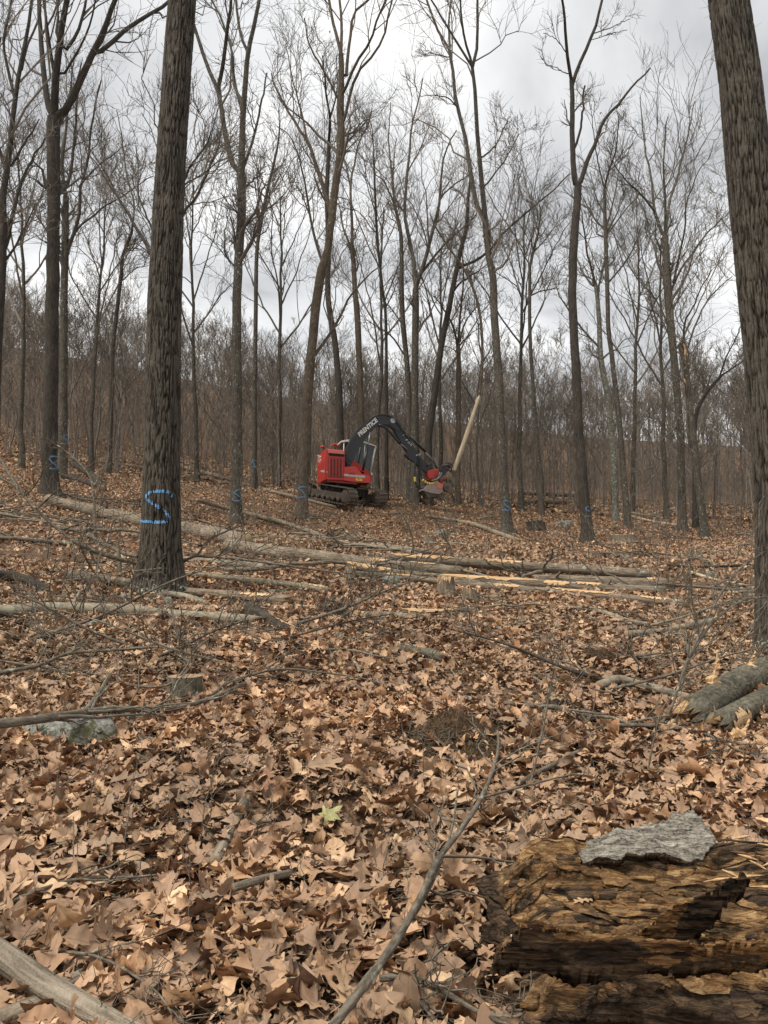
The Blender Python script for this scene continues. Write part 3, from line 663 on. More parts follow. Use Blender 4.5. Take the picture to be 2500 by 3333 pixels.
traced_tree('tree with mottled pale lichen bark, right of the fifth S tree', 47, [(2003, 1690, 22), (1998, 1515, 20), (1980, 1310, 19), (1955, 1156, 18), (1948, 1002, 15), (1937, 922, 13)],
    [([(1937, 925), (1927, 880), (1911, 820), (1901, 743), (1890, 660)], 9, 3), ([(1930, 930), (1900, 890), (1880, 845), (1850, 800)], 8, 3), ([(1942, 960), (1965, 860), (1985, 780)], 8, 3), ([(1950, 1130), (1906, 1084), (1883, 1054), (1830, 980), (1810, 930)], 8, 3)], 'bark_lichen', SG, (6, 5, 4), leafy=20)
HUNG = traced_tree('wide-crowned tree with a snapped branch hanging down, far right pair', 43, [(2220, 1690, 28), (2219, 1566, 25), (2215, 1412, 24), (2202, 1258, 23), (2188, 1105, 24), (2172, 920, 26), (2165, 768, 20)],
    [([(2163, 775), (2132, 692), (2121, 589), (2101, 487), (2091, 410), (2085, 320)], 12, 3), ([(2167, 765), (2178, 666), (2208, 563), (2234, 461), (2249, 384), (2260, 330)], 11, 3), ([(2125, 680), (2085, 630), (2039, 589), (1998, 538)], 8, 3), ([(2165, 850), (2140, 790), (2131, 717)], 8, 3),
     ([(2180, 1095), (2142, 1023), (2101, 1002), (2060, 977)], 6, 2), ([(2176, 1070), (2137, 977), (2085, 920)], 7, 3), ([(2183, 948), (2219, 871), (2260, 820), (2295, 768), (2336, 727), (2377, 686)], 9, 3), ([(2190, 930), (2214, 820), (2229, 743), (2234, 666), (2260, 589), (2285, 538)], 9, 3),
     ([(2165, 760), (2165, 650), (2160, 560), (2165, 470), (2175, 380)], 10, 3), ([(2205, 1361), (2198, 1392), (2147, 1443), (2147, 1504), (2106, 1581)], 7, 3, -1.2), ([(2199, 1390), (2249, 1484), (2280, 1556)], 5, 2, -.5)], 'bark', SG, (6, 5, 4))
traced_tree('leaning tree with torn pale wound, far right of the pair', 40, [(2295, 1748, 30), (2272, 1566, 24), (2256, 1412, 22), (2238, 1258, 21), (2224, 1156, 20), (2215, 1120, 16)],
    [([(2224, 1150), (2229, 1054), (2255, 1000), (2290, 926), (2316, 880)], 9, 3), ([(2230, 1170), (2265, 1054), (2311, 967), (2382, 900)], 8, 3), ([(2240, 1270), (2270, 1240), (2274, 1210), (2262, 1190)], 4, 2)], 'bark', SG, (6, 5, 4))
traced_tree('slanting double-stemmed tree leaning toward the big right trunk', 46, [(2262, 1640, 16), (2262, 1500, 14), (2265, 1361, 13), (2296, 1284, 11), (2347, 1223, 9)], [([(2347, 1223), (2390, 1195), (2429, 1166)], 7, 3), ([(2340, 1228), (2367, 1156), (2393, 1105), (2413, 1059)], 7, 3)], 'bark_dark', SG, (6, 5, 4))

WOUND = bpy.data.objects.get('bare_tree')
for o in bpy.data.objects:
    if o.get('label') == 'leaning tree with torn pale wound, far right of the pair': WOUND = o
for pts, w in [([(2224, 1118), (2231, 1140), (2230, 1166), (2233, 1185)], (4, 9)), ([(2227, 1232), (2229, 1246), (2226, 1262)], (4, 7))]:
    p_ = spline(np.array(pts, float), 12); W_ = P(p_[:, 0], p_[:, 1], np.full(12, 39.75)); r_ = np.interp(np.linspace(0, 1, 12), [0, .5, 1], [w[0], w[1], 2]) * 40 / F / 2
    v_, q_, a_ = tubes(W_[None], r_[None], 7); link('wound', mesh('wound', v_ - np.array(WOUND.location), q_, attrs={'tc': a_}, mats=('fresh_wood',)), WOUND)['label'] = 'pale torn wood'
# ------------------------------------------------------------------ two thick near trunks with real bark relief
def bark_h(x, y, z, s):
    w = 0.35 * fbm(np.stack([x * 6, y * 6, z * 2.2], -1), 2, s + 9)
    q = np.stack([x * 40 + w * 2.4, y * 40 + w * 2.4, z * 4.6 + w], -1)
    r = 1 - np.abs(vnoise(q, s)) * 2.4
    r2 = 1 - np.abs(vnoise(q * np.array([1.6, 1.6, 3.2]) + 5.3, s + 3)) * 2.6
    h = np.clip(1 - (0.75 * np.clip(r, 0, 1) ** 1.6 + 0.45 * np.clip(r2, 0, 1) ** 2), 0, 1)
    return h
def near_trunk(label, d, rows, limbs, amp, seed, S=None, name='bare_tree', ztop=14.0, cols=200, step=0.03):
    rows = np.array(rows, float)
    W = P(rows[:, 0], rows[:, 1], np.full(len(rows), float(d))); R = rows[:, 2] * d / F / 2
    z0 = ground(W[0, 0], W[0, 1]) - 0.12
    zz_ = np.arange(z0, ztop, step); n = len(zz_)
    o = np.argsort(W[:, 2])
    # smooth interpolation of axis and radius with height
    def itp(a):
        k = np.interp(zz_, W[o, 2], a[o]); ker = np.ones(9) / 9
        kp = np.concatenate([np.full(4, k[0]), k, np.full(4, k[-1])]); return np.convolve(kp, ker, 'valid')
    slope = (W[-1, 0] - W[-3, 0]) / (W[-1, 2] - W[-3, 2])
    ax = itp(W[:, 0]); ax += np.clip(zz_ - W[:, 2].max(), 0, None) * slope
    ra = itp(R); ra *= 1 - 0.25 * np.clip((zz_ - W[:, 2].max()) / 6, 0, 1)
    nf = int(cols * 0.9); ang = np.concatenate([np.linspace(math.pi * 0.82, math.pi * 2.18, nf, endpoint=False), np.linspace(math.pi * 2.18, math.pi * 2.82, cols - nf, endpoint=False)])
    ca, sa = np.cos(ang), np.sin(ang)
    hgt = zz_ - z0
    fl = np.exp(-hgt / 0.28)[:, None] * (0.16 * np.cos(5 * ang + 0.6) + 0.08 * np.cos(3 * ang + seed))[None]
    lump = 0.035 * fbm(np.stack([ca[None] * 1.5 + 0 * hgt[:, None], sa[None] * 1.5 + 0 * hgt[:, None], hgt[:, None] * 0.8 + 0 * ang[None]], -1), 3, seed)
    r = ra[:, None] * (1 + fl + lump)
    rb = 0.26
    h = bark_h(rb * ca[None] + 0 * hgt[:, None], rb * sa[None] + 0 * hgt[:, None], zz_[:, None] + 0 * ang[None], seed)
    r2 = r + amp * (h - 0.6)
    V = np.stack([ax[:, None] + r2 * ca, d + r2 * sa, zz_[:, None] + 0 * r2], -1)
    root = empty(name, (ax[0], d, z0), label, 'tree', SG); O = np.array(root.location)
    i = np.arange(n - 1)[:, None] * cols; j = np.arange(cols)[None]; j2 = (j + 1) % cols
    Q = np.stack([i + j, i + j2, i + cols + j2, i + cols + j], -1).reshape(-1, 4)
    tcv = np.stack([rb * ca[None] + 0 * r, rb * sa[None] + 0 * r, zz_[:, None] + 0 * r], -1)
    low = np.clip(1.15 - hgt / 1.1, 0.55, 1.1)[:, None] + 0 * r
    link('trunk', mesh('trunk', V.reshape(-1, 3) - O, Q, attrs={'tc': tcv.reshape(-1, 3), 'hgt': h.ravel(), 'low': low.ravel()}, mats=('near_bark',)), root)
    paths, radii = [], []
    for (t, az, ln, rr) in limbs:      # limbs above the frame: height fraction, azimuth, length, radius
        k = int(t * (n - 1)); b0 = np.array([ax[k], d, zz_[k]])
        s = np.linspace(0, 1, 16)[:, None]
        dr = np.array([math.cos(az), math.sin(az), 1.1]); dr /= np.linalg.norm(dr)
        pth = b0 + dr * s * ln + np.array([0, 0, 0.25]) * ln * s ** 2 + 0.04 * ln * np.cumsum(rng.normal(size=(16, 3)), 0) / 4 * s
        rad = rr * (1 - s[:, 0]) + 0.02 * s[:, 0]
        v_, q_, a_ = tubes(pth[None], rad[None], 9)
        link('limb', mesh('limb', v_ - O, q_, attrs={'tc': a_}, mats=('bark',)), root); paths.append(pth); radii.append(rad)
    parts, tips = crown_parts(np.array(paths), np.array(radii), 5, 5, 4, fine=0.007)
    v_, q_, a_ = join(parts); link('crown', mesh('crown', v_ - O, q_, attrs={'tc': a_}, mats=('twig',)), root)
    if S:
        # paint shell: trunk faces on the front under the stroke, lifted 2 mm, crevices left bare
        u0, v0, hp = S
        st = np.array([(0.36, -0.33), (0.30, -0.45), (-0.02, -0.49), (-0.30, -0.46), (-0.41, -0.36), (-0.40, -0.24), (-0.22, -0.10), (0.04, 0.06), (0.22, 0.22), (0.27, 0.36), (0.17, 0.46), (-0.12, 0.47), (-0.60, 0.45)])
        c = spline(st, 160) * hp + np.array([u0, v0])
        A1, Z1 = np.meshgrid(np.linspace(math.pi * 1.02, math.pi * 1.98, 230), np.arange(2.05, 3.5, 0.006))
        rr_ = np.interp(Z1, zz_, ra); axx = np.interp(Z1, zz_, ax)
        hb = bark_h(rb * np.cos(A1), rb * np.sin(A1), Z1, seed)
        lp = 0.035 * fbm(np.stack([np.cos(A1) * 1.5, np.sin(A1) * 1.5, (Z1 - z0) * 0.8], -1), 3, seed)
        r3 = rr_ * (1 + lp) + amp * (hb - 0.6) + 0.006
        Vp = np.stack([axx + r3 * np.cos(A1), d + r3 * np.sin(A1), Z1], -1)
        rel = Vp - CAMP
        fw = rel[..., 1] * cp_ + rel[..., 2] * sp_; upv = -rel[..., 1] * sp_ + rel[..., 2] * cp_
        uu = CX + F * rel[..., 0] / fw; vv = CY - F * upv / fw
        dist = np.full(uu.shape, 1e9)
        for q in c: dist = np.minimum(dist, np.hypot(uu - q[0], vv - q[1]))
        edge = 0.052 * hp * (1 + 0.35 * fbm(np.stack([Vp[..., 0] * 30, Vp[..., 1] * 30, Vp[..., 2] * 30], -1), 3, 4))
        keep = (dist < edge) & (hb > 0.36 + 0.3 * rng.random(hb.shape) * (dist / edge) ** 2)
        a_, b_ = keep.shape
        i = np.arange(a_ - 1)[:, None] * b_ + np.arange(b_ - 1)[None]
        m4 = keep[:-1, :-1] & keep[1:, :-1] & keep[:-1, 1:] & keep[1:, 1:]
        Q = np.stack([i, i + 1, i + b_ + 1, i + b_], -1)[m4]
        used, inv = np.unique(Q, return_inverse=True)
        po = link('paint_mark', mesh('paint_mark', Vp.reshape(-1, 3)[used] - O, inv.reshape(-1, 4), mats=('blue_paint',)), root)
        po['label'] = 'large sky-blue spray-painted letter S'
    return root
near_trunk('thick near tree with a large sky-blue S and flared base', 12,
    [(516, 1955, 200), (517, 1915, 182), (521, 1870, 158), (523, 1834, 143), (524, 1760, 128), (525, 1600, 118), (530, 1300, 112), (535, 1000, 108), (546, 750, 101), (557, 512, 96), (578, 200, 93), (593, 0, 91)],
    [(0.86, 0.4, 5, 0.10), (0.9, 2.6, 5, 0.11), (0.94, 4.4, 4, 0.09), (0.99, 1.6, 6, 0.13)], 0.024, 5, S=(521, 1650, 104))
near_trunk('thick furrowed tree trunk cut off by the right edge', 9,
    [(2556, 2190, 215), (2552, 2140, 190), (2549, 2060, 166), (2545, 1900, 154), (2541, 1600, 150), (2522, 1412, 146), (2494, 1100, 140), (2478, 973, 139), (2457, 768, 137), (2433, 512, 135), (2409, 256, 131), (2371, 0, 126)],
    [(0.84, 0.9, 5, 0.10), (0.9, 3.0, 5, 0.11), (0.95, 5.0, 4, 0.09), (0.99, 1.9, 6, 0.13)], 0.026, 8, ztop=11.0, cols=200, step=0.028)

# ------------------------------------------------------------------ the wood behind
def proto(H, r, nl, tw, fine, size=1.0, k=8, trunk_frac=0.55, lean=0.03, upl=0.9, tmat='far_bark', wobs=0.006, cmat='twig'):
    n = 16; s = np.linspace(0, 1, n)
    a = rng.uniform(0, 6.28); wob = np.cumsum(rng.normal(size=(n, 2)), 0) * H * wobs
    th = H * (0.72 + 0.1 * rng.random())
    W = np.stack([math.cos(a) * lean * H * s ** 1.4 + wob[:, 0], math.sin(a) * lean * H * s ** 1.4 + wob[:, 1], th * s], -1); W[:, :2] -= W[0, :2]
    R = r * (1 - 0.72 * s ** 1.1); R[0] *= 1.35; R[1] *= 1.05
    tr = tubes(W[None], R[None], k)
    tt = trunk_frac + (0.97 - trunk_frac) * (np.arange(nl) + rng.random(nl)) / nl
    LP, LR = [], []
    az = rng.uniform(0, 6.28)
    for t in tt:
        az += 2.4 + rng.uniform(-.5, .5)
        x = t * (n - 1); i = int(min(x, n - 2)); b0 = W[i] + (W[i + 1] - W[i]) * (x - i); rr = R[i]
        ln = H * 0.34 * (1.25 - 0.6 * t) * rng.uniform(0.75, 1.2) * size
        q = np.linspace(0, 1, 16)[:, None]
        dr = np.array([math.cos(az), math.sin(az), upl + 0.9 * t]); dr /= np.linalg.norm(dr)
        pth = b0 + dr * q * ln + np.array([0, 0, 0.22]) * ln * q ** 2 + ln * 0.05 * np.cumsum(rng.normal(size=(16, 3)), 0) / 3 * q
        LP.append(pth); LR.append(rr * 0.62 * (1 - q[:, 0]) + 0.016 * q[:, 0])
    LP, LR = np.array(LP), np.array(LR)
    lt = tubes(LP, LR, 5)
    tp = spline(np.concatenate([W[9:], R[9:, None]], 1), 16)
    parts, tips = crown_parts(np.concatenate([LP, tp[None, :, :3]]), np.concatenate([LR, tp[None, :, 3]]), *tw, fine=fine, size=0.95, k1=4)
    V, Q, A = tr; me1 = mesh('trunk', V, Q, attrs={'tc': A}, mats=(tmat,))
    V, Q, A = join([lt] + parts); me2 = mesh('crown', V, Q, attrs={'tc': A}, mats=(cmat,))
    return me1, me2, tips
def place(me, loc, sc, rz, label, group, name='bare_tree', tilt=(0, 0)):
    r = empty(name, loc, label, 'tree', group); r.rotation_euler = (tilt[0], tilt[1], rz); r.scale = (sc, sc, sc)
    for nm, m_ in zip(('trunk', 'crown', 'dead_leaves'), me):
        if m_ is None: continue
        o = link(nm, m_, r)
        if nm == 'dead_leaves': o['kind'] = 'stuff'
    return r
def leaf_mesh(tips, count):
    e = tips[rng.integers(0, len(tips), count), -1] + rng.normal(size=(count, 3)) * 0.06
    s = rng.uniform(0.06, 0.12, count)[:, None]
    a = unit(rng.normal(size=(count, 3)) + np.array([0, 0, -0.8])) * s; b_ = unit(rng.normal(size=(count, 3))) * s * 0.5
    V = np.stack([e, e + a * 0.6 + b_, e + a * 1.5, e + a * 0.6 - b_], 1).reshape(-1, 3)
    A = np.stack([np.repeat(rng.random(count), 4), np.tile([0.0, 1, 0, 1], count), np.tile([0.0, .5, 1, .5], count)], -1)
    return mesh('dead_leaves', V, np.arange(count * 4).reshape(-1, 4), attrs={'lf': A}, mats=('hanging_leaf',), smooth=False)

tall = []
for q in range(5):
    a_, b_, tips = proto(26, 0.175, 9, (5, 6, 5), 0.009, trunk_frac=0.42, tmat='bark', wobs=0.0028)
    tall.append((a_, b_, leaf_mesh(tips, 40)))
gz = lambda x, y: float(ground(x, y))
TALL = [(-160, 50, 1.1), (60, 47, 1.05), (290, 50, 0.95), (640, 52, 1.0), (905, 55, 1.1), (1230, 57, 1.08), (1430, 56, 1.05), (1700, 52, 1.06),
        (2060, 55, 1.0), (2170, 52, 0.98), (2620, 55, 1.0)]
ORD = ['just beyond the left edge', 'first', 'second', 'third', 'fourth', 'fifth', 'sixth', 'seventh', 'eighth', 'ninth', 'just beyond the right edge']
for q, (u, d, s) in enumerate(TALL):
    x = (u - CX) / F * d
    lab = 'tall slender fan-crowned tree behind the S trees, ' + (ORD[q] if 'edge' in ORD[q] else ORD[q] + ' of these from the left')
    place(tall[q % 5], (x, d, gz(x, d) - 0.1), s, rng.uniform(0, 6.28), lab, 'tall bare trees behind the machine')

far = []
for q in range(7):
    H = 15 + 0.6 * q
    a_, b_, tips = proto(H, 0.075 + 0.009 * q, 7, (4, 5, 4), 0.011, k=6, trunk_frac=0.35, lean=0.05, upl=0.7, cmat='far_bark')
    far.append((a_, b_, leaf_mesh(tips, 90) if q % 2 == 0 else None))
spots = []
tries = 0
while len(spots) < 255 and tries < 20000:
    tries += 1
    d = 52 + 62 * rng.random() ** 1.1; x = rng.uniform(-0.60, 0.60) * d
    if all((x - a) ** 2 + (d - b2) ** 2 > 3.4 for a, b2 in spots): spots.append((x, d))
def top_v(u):
    return np.interp(u, [0, 350, 700, 1100, 1700, 2500], [960, 985, 1090, 1200, 1190, 1180])
for q, (x, d) in enumerate(spots):
    u = CX + F * x / d; zb = gz(x, d); k = int(rng.integers(0, 7))
    H = (1.6 + (1885 - (top_v(u) + rng.normal() * 90)) * d / F) - zb
    s = np.clip(H / (15 + 0.6 * k), 0.35, 1.25)
    place(far[k], (x, d, zb - 0.1), float(s), rng.uniform(0, 6.28), 'thin bare tree in the dense grey-brown wood at the back', 'thin trees of the background wood')

# far wood: one mass of thin trees and brush beyond
def mass(name, count, dmin, dmax, hmin, hmax, r, nb, nt, fine, label, near_w=0.62, pw=1.0):
    d = dmin + (dmax - dmin) * rng.random(count) ** pw; x = rng.uniform(-near_w, near_w, count) * d
    z = ground(x, d); H = rng.uniform(hmin, hmax, count)
    n = 5; s = np.linspace(0, 1, n)[None, :, None]
    B = np.stack([x, d, z - 0.1], -1)
    lean = rng.normal(size=(count, 1, 3)) * np.array([0.06, 0.06, 0]); wob = np.cumsum(rng.normal(size=(count, n, 3)) * np.array([1, 1, 0]), 1) * 0.012
    W = B[:, None] + (np.array([0, 0, 1.0]) * s + lean * s + wob) * H[:, None, None]
    R = (r * (H / hmax))[:, None] * (1 - 0.8 * s[0, :, 0])[None]
    parts = [tubes(W, R, 4)]
    P1, R1 = spawn(W, R, nb, 0.25, 1.0, 0.30, 0.8, 0.30, 4, 0.2, 0.55, fine, fine * 1.5, 0.6, 5)
    parts.append(tubes(P1, R1, 3))
    if nt:
        P2, R2 = spawn(P1, R1, nt, 0.2, 1.0, 0.55, 0.85, 0.25, 3, 0.2, 0.7, fine * 0.6, fine, 0.5, 2.4)
        parts.append(tubes(P2, R2, 3))
    V, Q, A = join(parts)
    o = link(name, mesh(name, V, Q, attrs={'tc': A}, mats=('far_bark',)))
    tag(o, label, 'wood', None, 'stuff')
mass('far_woodland', 320, 96, 190, 9, 14, 0.15, 10, 5, 0.028, 'distant mass of bare trees closing the view below the sky')
mass('undergrowth', 2300, 49, 110, 2.5, 8.5, 0.038, 5, 1, 0.012, 'thicket of thin bare saplings and brush under the background trees', pw=0.8)

# ------------------------------------------------------------------ logs, poles and branches lying on the ground
def px_path(pts, n):
    """[(u, v)] centre line in the photo -> path on the ground"""
    return spline(np.array(pts, float), n)
def log(label, pts, w, mat='bark_log', n=28, k=14, cap='cut_wood', lift=None, sink=0.25, name='fallen_log', cat='log', group=None, rough=0.06, strips=None, ragged=False, dz=0.0, stubs=0, twigs=None):
    """w: (start, end) thickness in photo px"""
    p = px_path(pts, n); ww = np.linspace(w[0], w[1], n) * (1.18 if group == 'felled trunks lying across the clearing' else 1.0)
    g = G(p[:, 0], p[:, 1] + ww * 0.5 * (1 - sink))
    # straighten the depth so that the log is a stiff body
    t = np.linspace(0, 1, n)
    deg = 2 if n > 8 else 1
    d = np.polyval(np.polyfit(t, g[:, 1], deg), t)
    d = d - ww * d / F * 0.3
    for _ in range(60):
        W = P(p[:, 0], p[:, 1], d); r = ww * d / F / 2
        if np.quantile(W[:, 2] + r * (0.1 + 1.2 * sink) - ground(W[:, 0], W[:, 1]) - 0.03 - r, 0.25) > 0: break
        d = d * 0.992
    W[:, 2] += dz
    O = W[n // 2].copy(); O[2] = ground(O[0], O[1])
    root = empty(name, tuple(O), label, cat, group)
    ang = np.arange(k) * 2 * np.pi / k; s = np.concatenate([[0], np.cumsum(np.linalg.norm(np.diff(W, axis=0), axis=1))])
    sd_ = rng.integers(0, 999)
    jit = 1 + rough * 2 * fbm(np.stack([np.cos(ang)[None] * 1.6 + 0 * s[:, None], np.sin(ang)[None] * 1.6 + 0 * s[:, None], (s / (r.mean() * 5))[:, None] + 0 * ang[None]], -1), 3, int(sd_))
    V, Q, A = tubes(W[None], r[None], k, jit[None])
    V = V.reshape(n, k, 3)
    if ragged:
        T = unit(W[-1] - W[-2]); jg = rng.random((k, 1)) ** 1.5 * r[-1] * 3.6 - r[-1] * 0.4
        V[-1] += T * jg; V[-2] += T * jg * 0.3; V[-1] = W[-1] + T * jg + (V[-1] - W[-1] - T * jg) * (1 - 0.12 * np.clip(jg / r[-1], 0, 3))
    V = V.reshape(-1, 3)
    c0, c1 = len(V), len(V) + 1
    cen1 = W[-1] - unit(W[-1] - W[-2]) * (r[-1] * 0.8 if ragged else -0.004)
    V = np.concatenate([V, [W[0], cen1]]); A = np.concatenate([A, [[0, 0, 0], [0, 0, 0]]])
    j = np.arange(k); j2 = (j + 1) % k
    F3 = np.concatenate([np.stack([np.full(k, c0), j2, j], -1), np.stack([np.full(k, c1), (n - 1) * k + j, (n - 1) * k + j2], -1)])
    mi = np.concatenate([np.zeros(len(Q)), np.ones(len(F3))])
    link('stem', mesh('stem', V - O, Q, F3, attrs={'tc': A}, mats=(mat, cap), mi=mi), root)
    # torn strips where bark is off: shells a few mm proud of the bark
    for (t0, t1, a0, a1) in (strips or []):
        ns, ka = 22, 7
        ts = np.linspace(t0, t1, ns); idx = ts * (n - 1); i0 = np.clip(idx.astype(int), 0, n - 2); f = (idx - i0)[:, None]
        C = W[i0] * (1 - f) + W[i0 + 1] * f; rr = r[i0] * (1 - f[:, 0]) + r[i0 + 1] * f[:, 0]
        T = unit(np.gradient(C, axis=0)); up_ = np.array([0, 0, 1.0]); sd2 = unit(np.cross(T, up_)); nn = np.cross(sd2, T)
        tow = np.where((sd2 @ np.array([0, -1.0, 0]))[:, None] > 0, 1, -1) * sd2      # towards the camera
        env = np.sin(np.linspace(0.12, math.pi - 0.12, ns)) ** 0.5 * (1 + 0.35 * rng.normal(size=ns))
        mid = (a0 + a1) / 2 + 0.12 * rng.normal(size=ns); hf = (a1 - a0) / 2 * np.clip(env, 0.15, 1.3)
        aa = mid[:, None] + hf[:, None] * np.linspace(-1, 1, ka)[None]
        shell = (np.cos(aa)[..., None] * nn[:, None] + np.sin(aa)[..., None] * tow[:, None]) * ((rr * 1.07 + 0.006)[:, None, None])
        Vs = (C[:, None] + shell).reshape(-1, 3)
        ii = np.arange(ns - 1)[:, None] * ka + np.arange(ka - 1)[None]
        Qs = np.stack([ii, ii + 1, ii + ka + 1, ii + ka], -1).reshape(-1, 4)
        tcs = np.stack([np.cos(aa) * rr[:, None], np.sin(aa) * rr[:, None], np.repeat((ts * s[-1])[:, None], ka, 1)], -1).reshape(-1, 3)
        o = link('bare_wood', mesh('bare_wood', Vs - O, Qs, attrs={'tc': tcs}, mats=('fresh_wood',)), root)
        o['label'] = 'pale strip where the bark is torn off'
    for _ in range(stubs):
        i = rng.integers(3, n - 3); T = unit(W[i + 1] - W[i]); R_ = rng.normal(size=3); R_[2] = abs(R_[2]) + 0.3; R_ = unit(R_ - (R_ @ T) * T)
        q = np.linspace(0, 1, 4)[:, None]; pth = W[i] + R_ * q * r[i] * rng.uniform(1.8, 3.5) + T * q * r[i]
        v_, q_, a_ = tubes(pth[None], (r[i] * 0.32 * (1 - 0.3 * q[:, 0]))[None], 7); link('stub', mesh('stub', v_ - O, q_, attrs={'tc': a_}, mats=(mat,)), root)
    if twigs: add_twigs(root, W, r, O, twigs)
    return root, W, r
def add_twigs(root, W, r, O, tw, mat='bark_branch', flat=0.35, fine=0.004, up=0.15):
    a, b_ = tw
    Pn = spline(np.concatenate([W, r[:, None]], 1), 16)
    P1, R1 = spawn(Pn[None, :, :3], Pn[None, :, 3], a, 0.15, 1.0, 0.35, 0.8, up, 7, 0.18, 0.55, fine, fine * 1.2, 0.15, 2.5)
    P1[..., 2] = P1[:, :1, 2] + (P1[..., 2] - P1[:, :1, 2]) * flat
    gl = ground(P1[..., 0], P1[..., 1]) + 0.012; P1[..., 2] = np.maximum(P1[..., 2], gl)
    parts = [tubes(P1, R1, 5)]
    if b_:
        P2, R2 = spawn(P1, R1, b_, 0.2, 1.0, 0.5, 0.8, up, 5, 0.2, 0.6, fine * 0.5, fine * 0.7, 0.1, 1.2)
        gl = ground(P2[..., 0], P2[..., 1]) + 0.01; P2[..., 2] = np.maximum(P2[..., 2], gl)
        parts.append(tubes(P2, R2, 4))
    V, Q, A = join(parts); link('twigs', mesh('twigs', V - O, Q, attrs={'tc': A}, mats=(mat,)), root)['kind'] = 'stuff'
def branch(label, pts, w, lift=0.02, mat='bark_branch', twigs=None, n=26, k=8, group=None, d=None, fine=0.004, up=0.15, flat=0.35, cat='branch', tip=None):
    """fallen branch: pts in the photo, w px thickness, lift = share of the way to the camera it stands off the ground"""
    p = px_path(pts, n); ww = np.linspace(w[0], w[1], n) * (1 + 0.08 * rng.normal(size=n))
    if d is None:
        lf = np.full(n, float(lift)) if np.ndim(lift) == 0 else np.interp(np.linspace(0, 1, n), np.linspace(0, 1, len(lift)), lift)
        g = G(p[:, 0], p[:, 1]); dd = g[:, 1]
        ker = np.ones(7) / 7; dd = np.convolve(np.concatenate([np.full(3, dd[0]), dd, np.full(3, dd[-1])]), ker, 'valid')
        dd = np.minimum(dd, g[:, 1] * 0.999)
        dd = dd * (1 - lf)
    else:
        dd = np.interp(np.linspace(0, 1, n), np.linspace(0, 1, len(d)), d)
    W = P(p[:, 0], p[:, 1], dd); r = ww * dd / F / 2
    O = W[0].copy(); O[2] = ground(O[0], O[1])
    root = empty('fallen_branch', tuple(O), label, cat, group)
    V, Q, A = tubes(W[None], r[None], k)
    link('stem', mesh('stem', V - O, Q, attrs={'tc': A}, mats=(mat,)), root)
    if tip:
        q = np.linspace(0, 1, 5)[:, None]
        T = unit(W[-1] - W[-2]); pth = W[-1] + T * q * tip - T * 0.01
        v_, q_, a_ = tubes(pth[None], (r[-1] * 1.02 * (1 - 0.92 * q[:, 0]))[None], 7); o = link('splinter', mesh('splinter', v_ - O, q_, attrs={'tc': a_}, mats=('fresh_wood',)), root); o['label'] = 'pale torn end'
    if twigs: add_twigs(root, W, r, O, twigs, fine=fine, up=up, flat=flat)
    return root, W, r

LG = 'felled trunks lying across the clearing'
# big felled trunks, middle distance (one long stem left of centre, a sheaf of four to the right)
log('thick grey felled trunk passing behind the near S tree', [(152, 1628), (300, 1662), (461, 1697), (600, 1722), (800, 1762)], (34, 46), group=LG, stubs=2)
log('stout felled trunk with broken butt, upper middle of the clearing', [(745, 1776), (900, 1800), (1025, 1812), (1243, 1842), (1500, 1862)], (40, 34), group=LG, strips=[(0.62, 0.70, 0.0, 0.9), (0.78, 0.9, -0.2, 0.5)], stubs=2)
log('long felled trunk with bark torn off along its top, back of the sheaf', [(1250, 1836), (1500, 1849), (1700, 1862), (1900, 1873), (2121, 1890)], (28, 27), group=LG, strips=[(0.02, 0.25, 0.1, 1.1), (0.36, 0.52, 0.0, 0.9), (0.56, 0.62, -0.1, 0.4)], dz=0.12, lift=0.1)
log('short rough-barked felled trunk at the right of the sheaf', [(1740, 1884), (1900, 1890), (2050, 1898), (2168, 1903)], (24, 34), group=LG, rough=0.1, strips=[(0.85, 0.92, 0.0, 0.8)], stubs=1)
log('long peeled trunk with pale bare wood, middle of the sheaf', [(1130, 1840), (1300, 1868), (1500, 1886), (1700, 1898), (1900, 1912), (2165, 1926)], (22, 30), group=LG, strips=[(0.0, 0.14, 0.0, 1.4), (0.30, 0.60, 0.0, 1.2), (0.62, 0.70, 0.4, 1.5), (0.72, 0.80, 0.1, 1.0)], stubs=1)
log('slim felled trunk with pale streaks, front of the sheaf', [(1150, 1868), (1350, 1884), (1600, 1910), (1800, 1926), (2050, 1948), (2232, 1966)], (18, 22), 'bark_log', group=LG, strips=[(0.10, 0.18, 0.1, 0.9), (0.42, 0.50, 0.1, 1.2), (0.60, 0.78, -0.1, 0.9), (0.86, 0.95, 0.2, 1.0)])
# left and near logs
log('long smooth grey log lying in front of the near S tree', [(-40, 1990), (60, 1988), (136, 1980), (271, 1982), (412, 1987), (543, 2001), (678, 2009), (826, 2018)], (42, 34), 'bark_smooth', ragged=True, cap='fresh_wood', stubs=2, n=36)
log('straight bark-covered log butting against the left of the near S tree', [(222, 1874), (320, 1888), (430, 1902)], (42, 36), cap='cut_wood', strips=[(0.68, 0.76, 0.6, 1.3)])
log('log lying right of the near S tree foot with split end', [(612, 1926), (720, 1934), (830, 1946), (930, 1952)], (26, 34), ragged=True, cap='fresh_wood', strips=[(0.55, 0.85, 0.3, 1.1)])
log('curved peeling branch log at the foot of the near S tree', [(424, 1960), (480, 1942), (545, 1933), (620, 1946), (672, 1968)], (16, 24), 'bark_smooth', strips=[(0.05, 0.5, -0.4, 0.6)])
log('dark curved log at the left edge', [(-30, 1870), (50, 1878), (110, 1898), (158, 1925)], (38, 30), 'bark_dark', ragged=True, cap='fresh_wood')
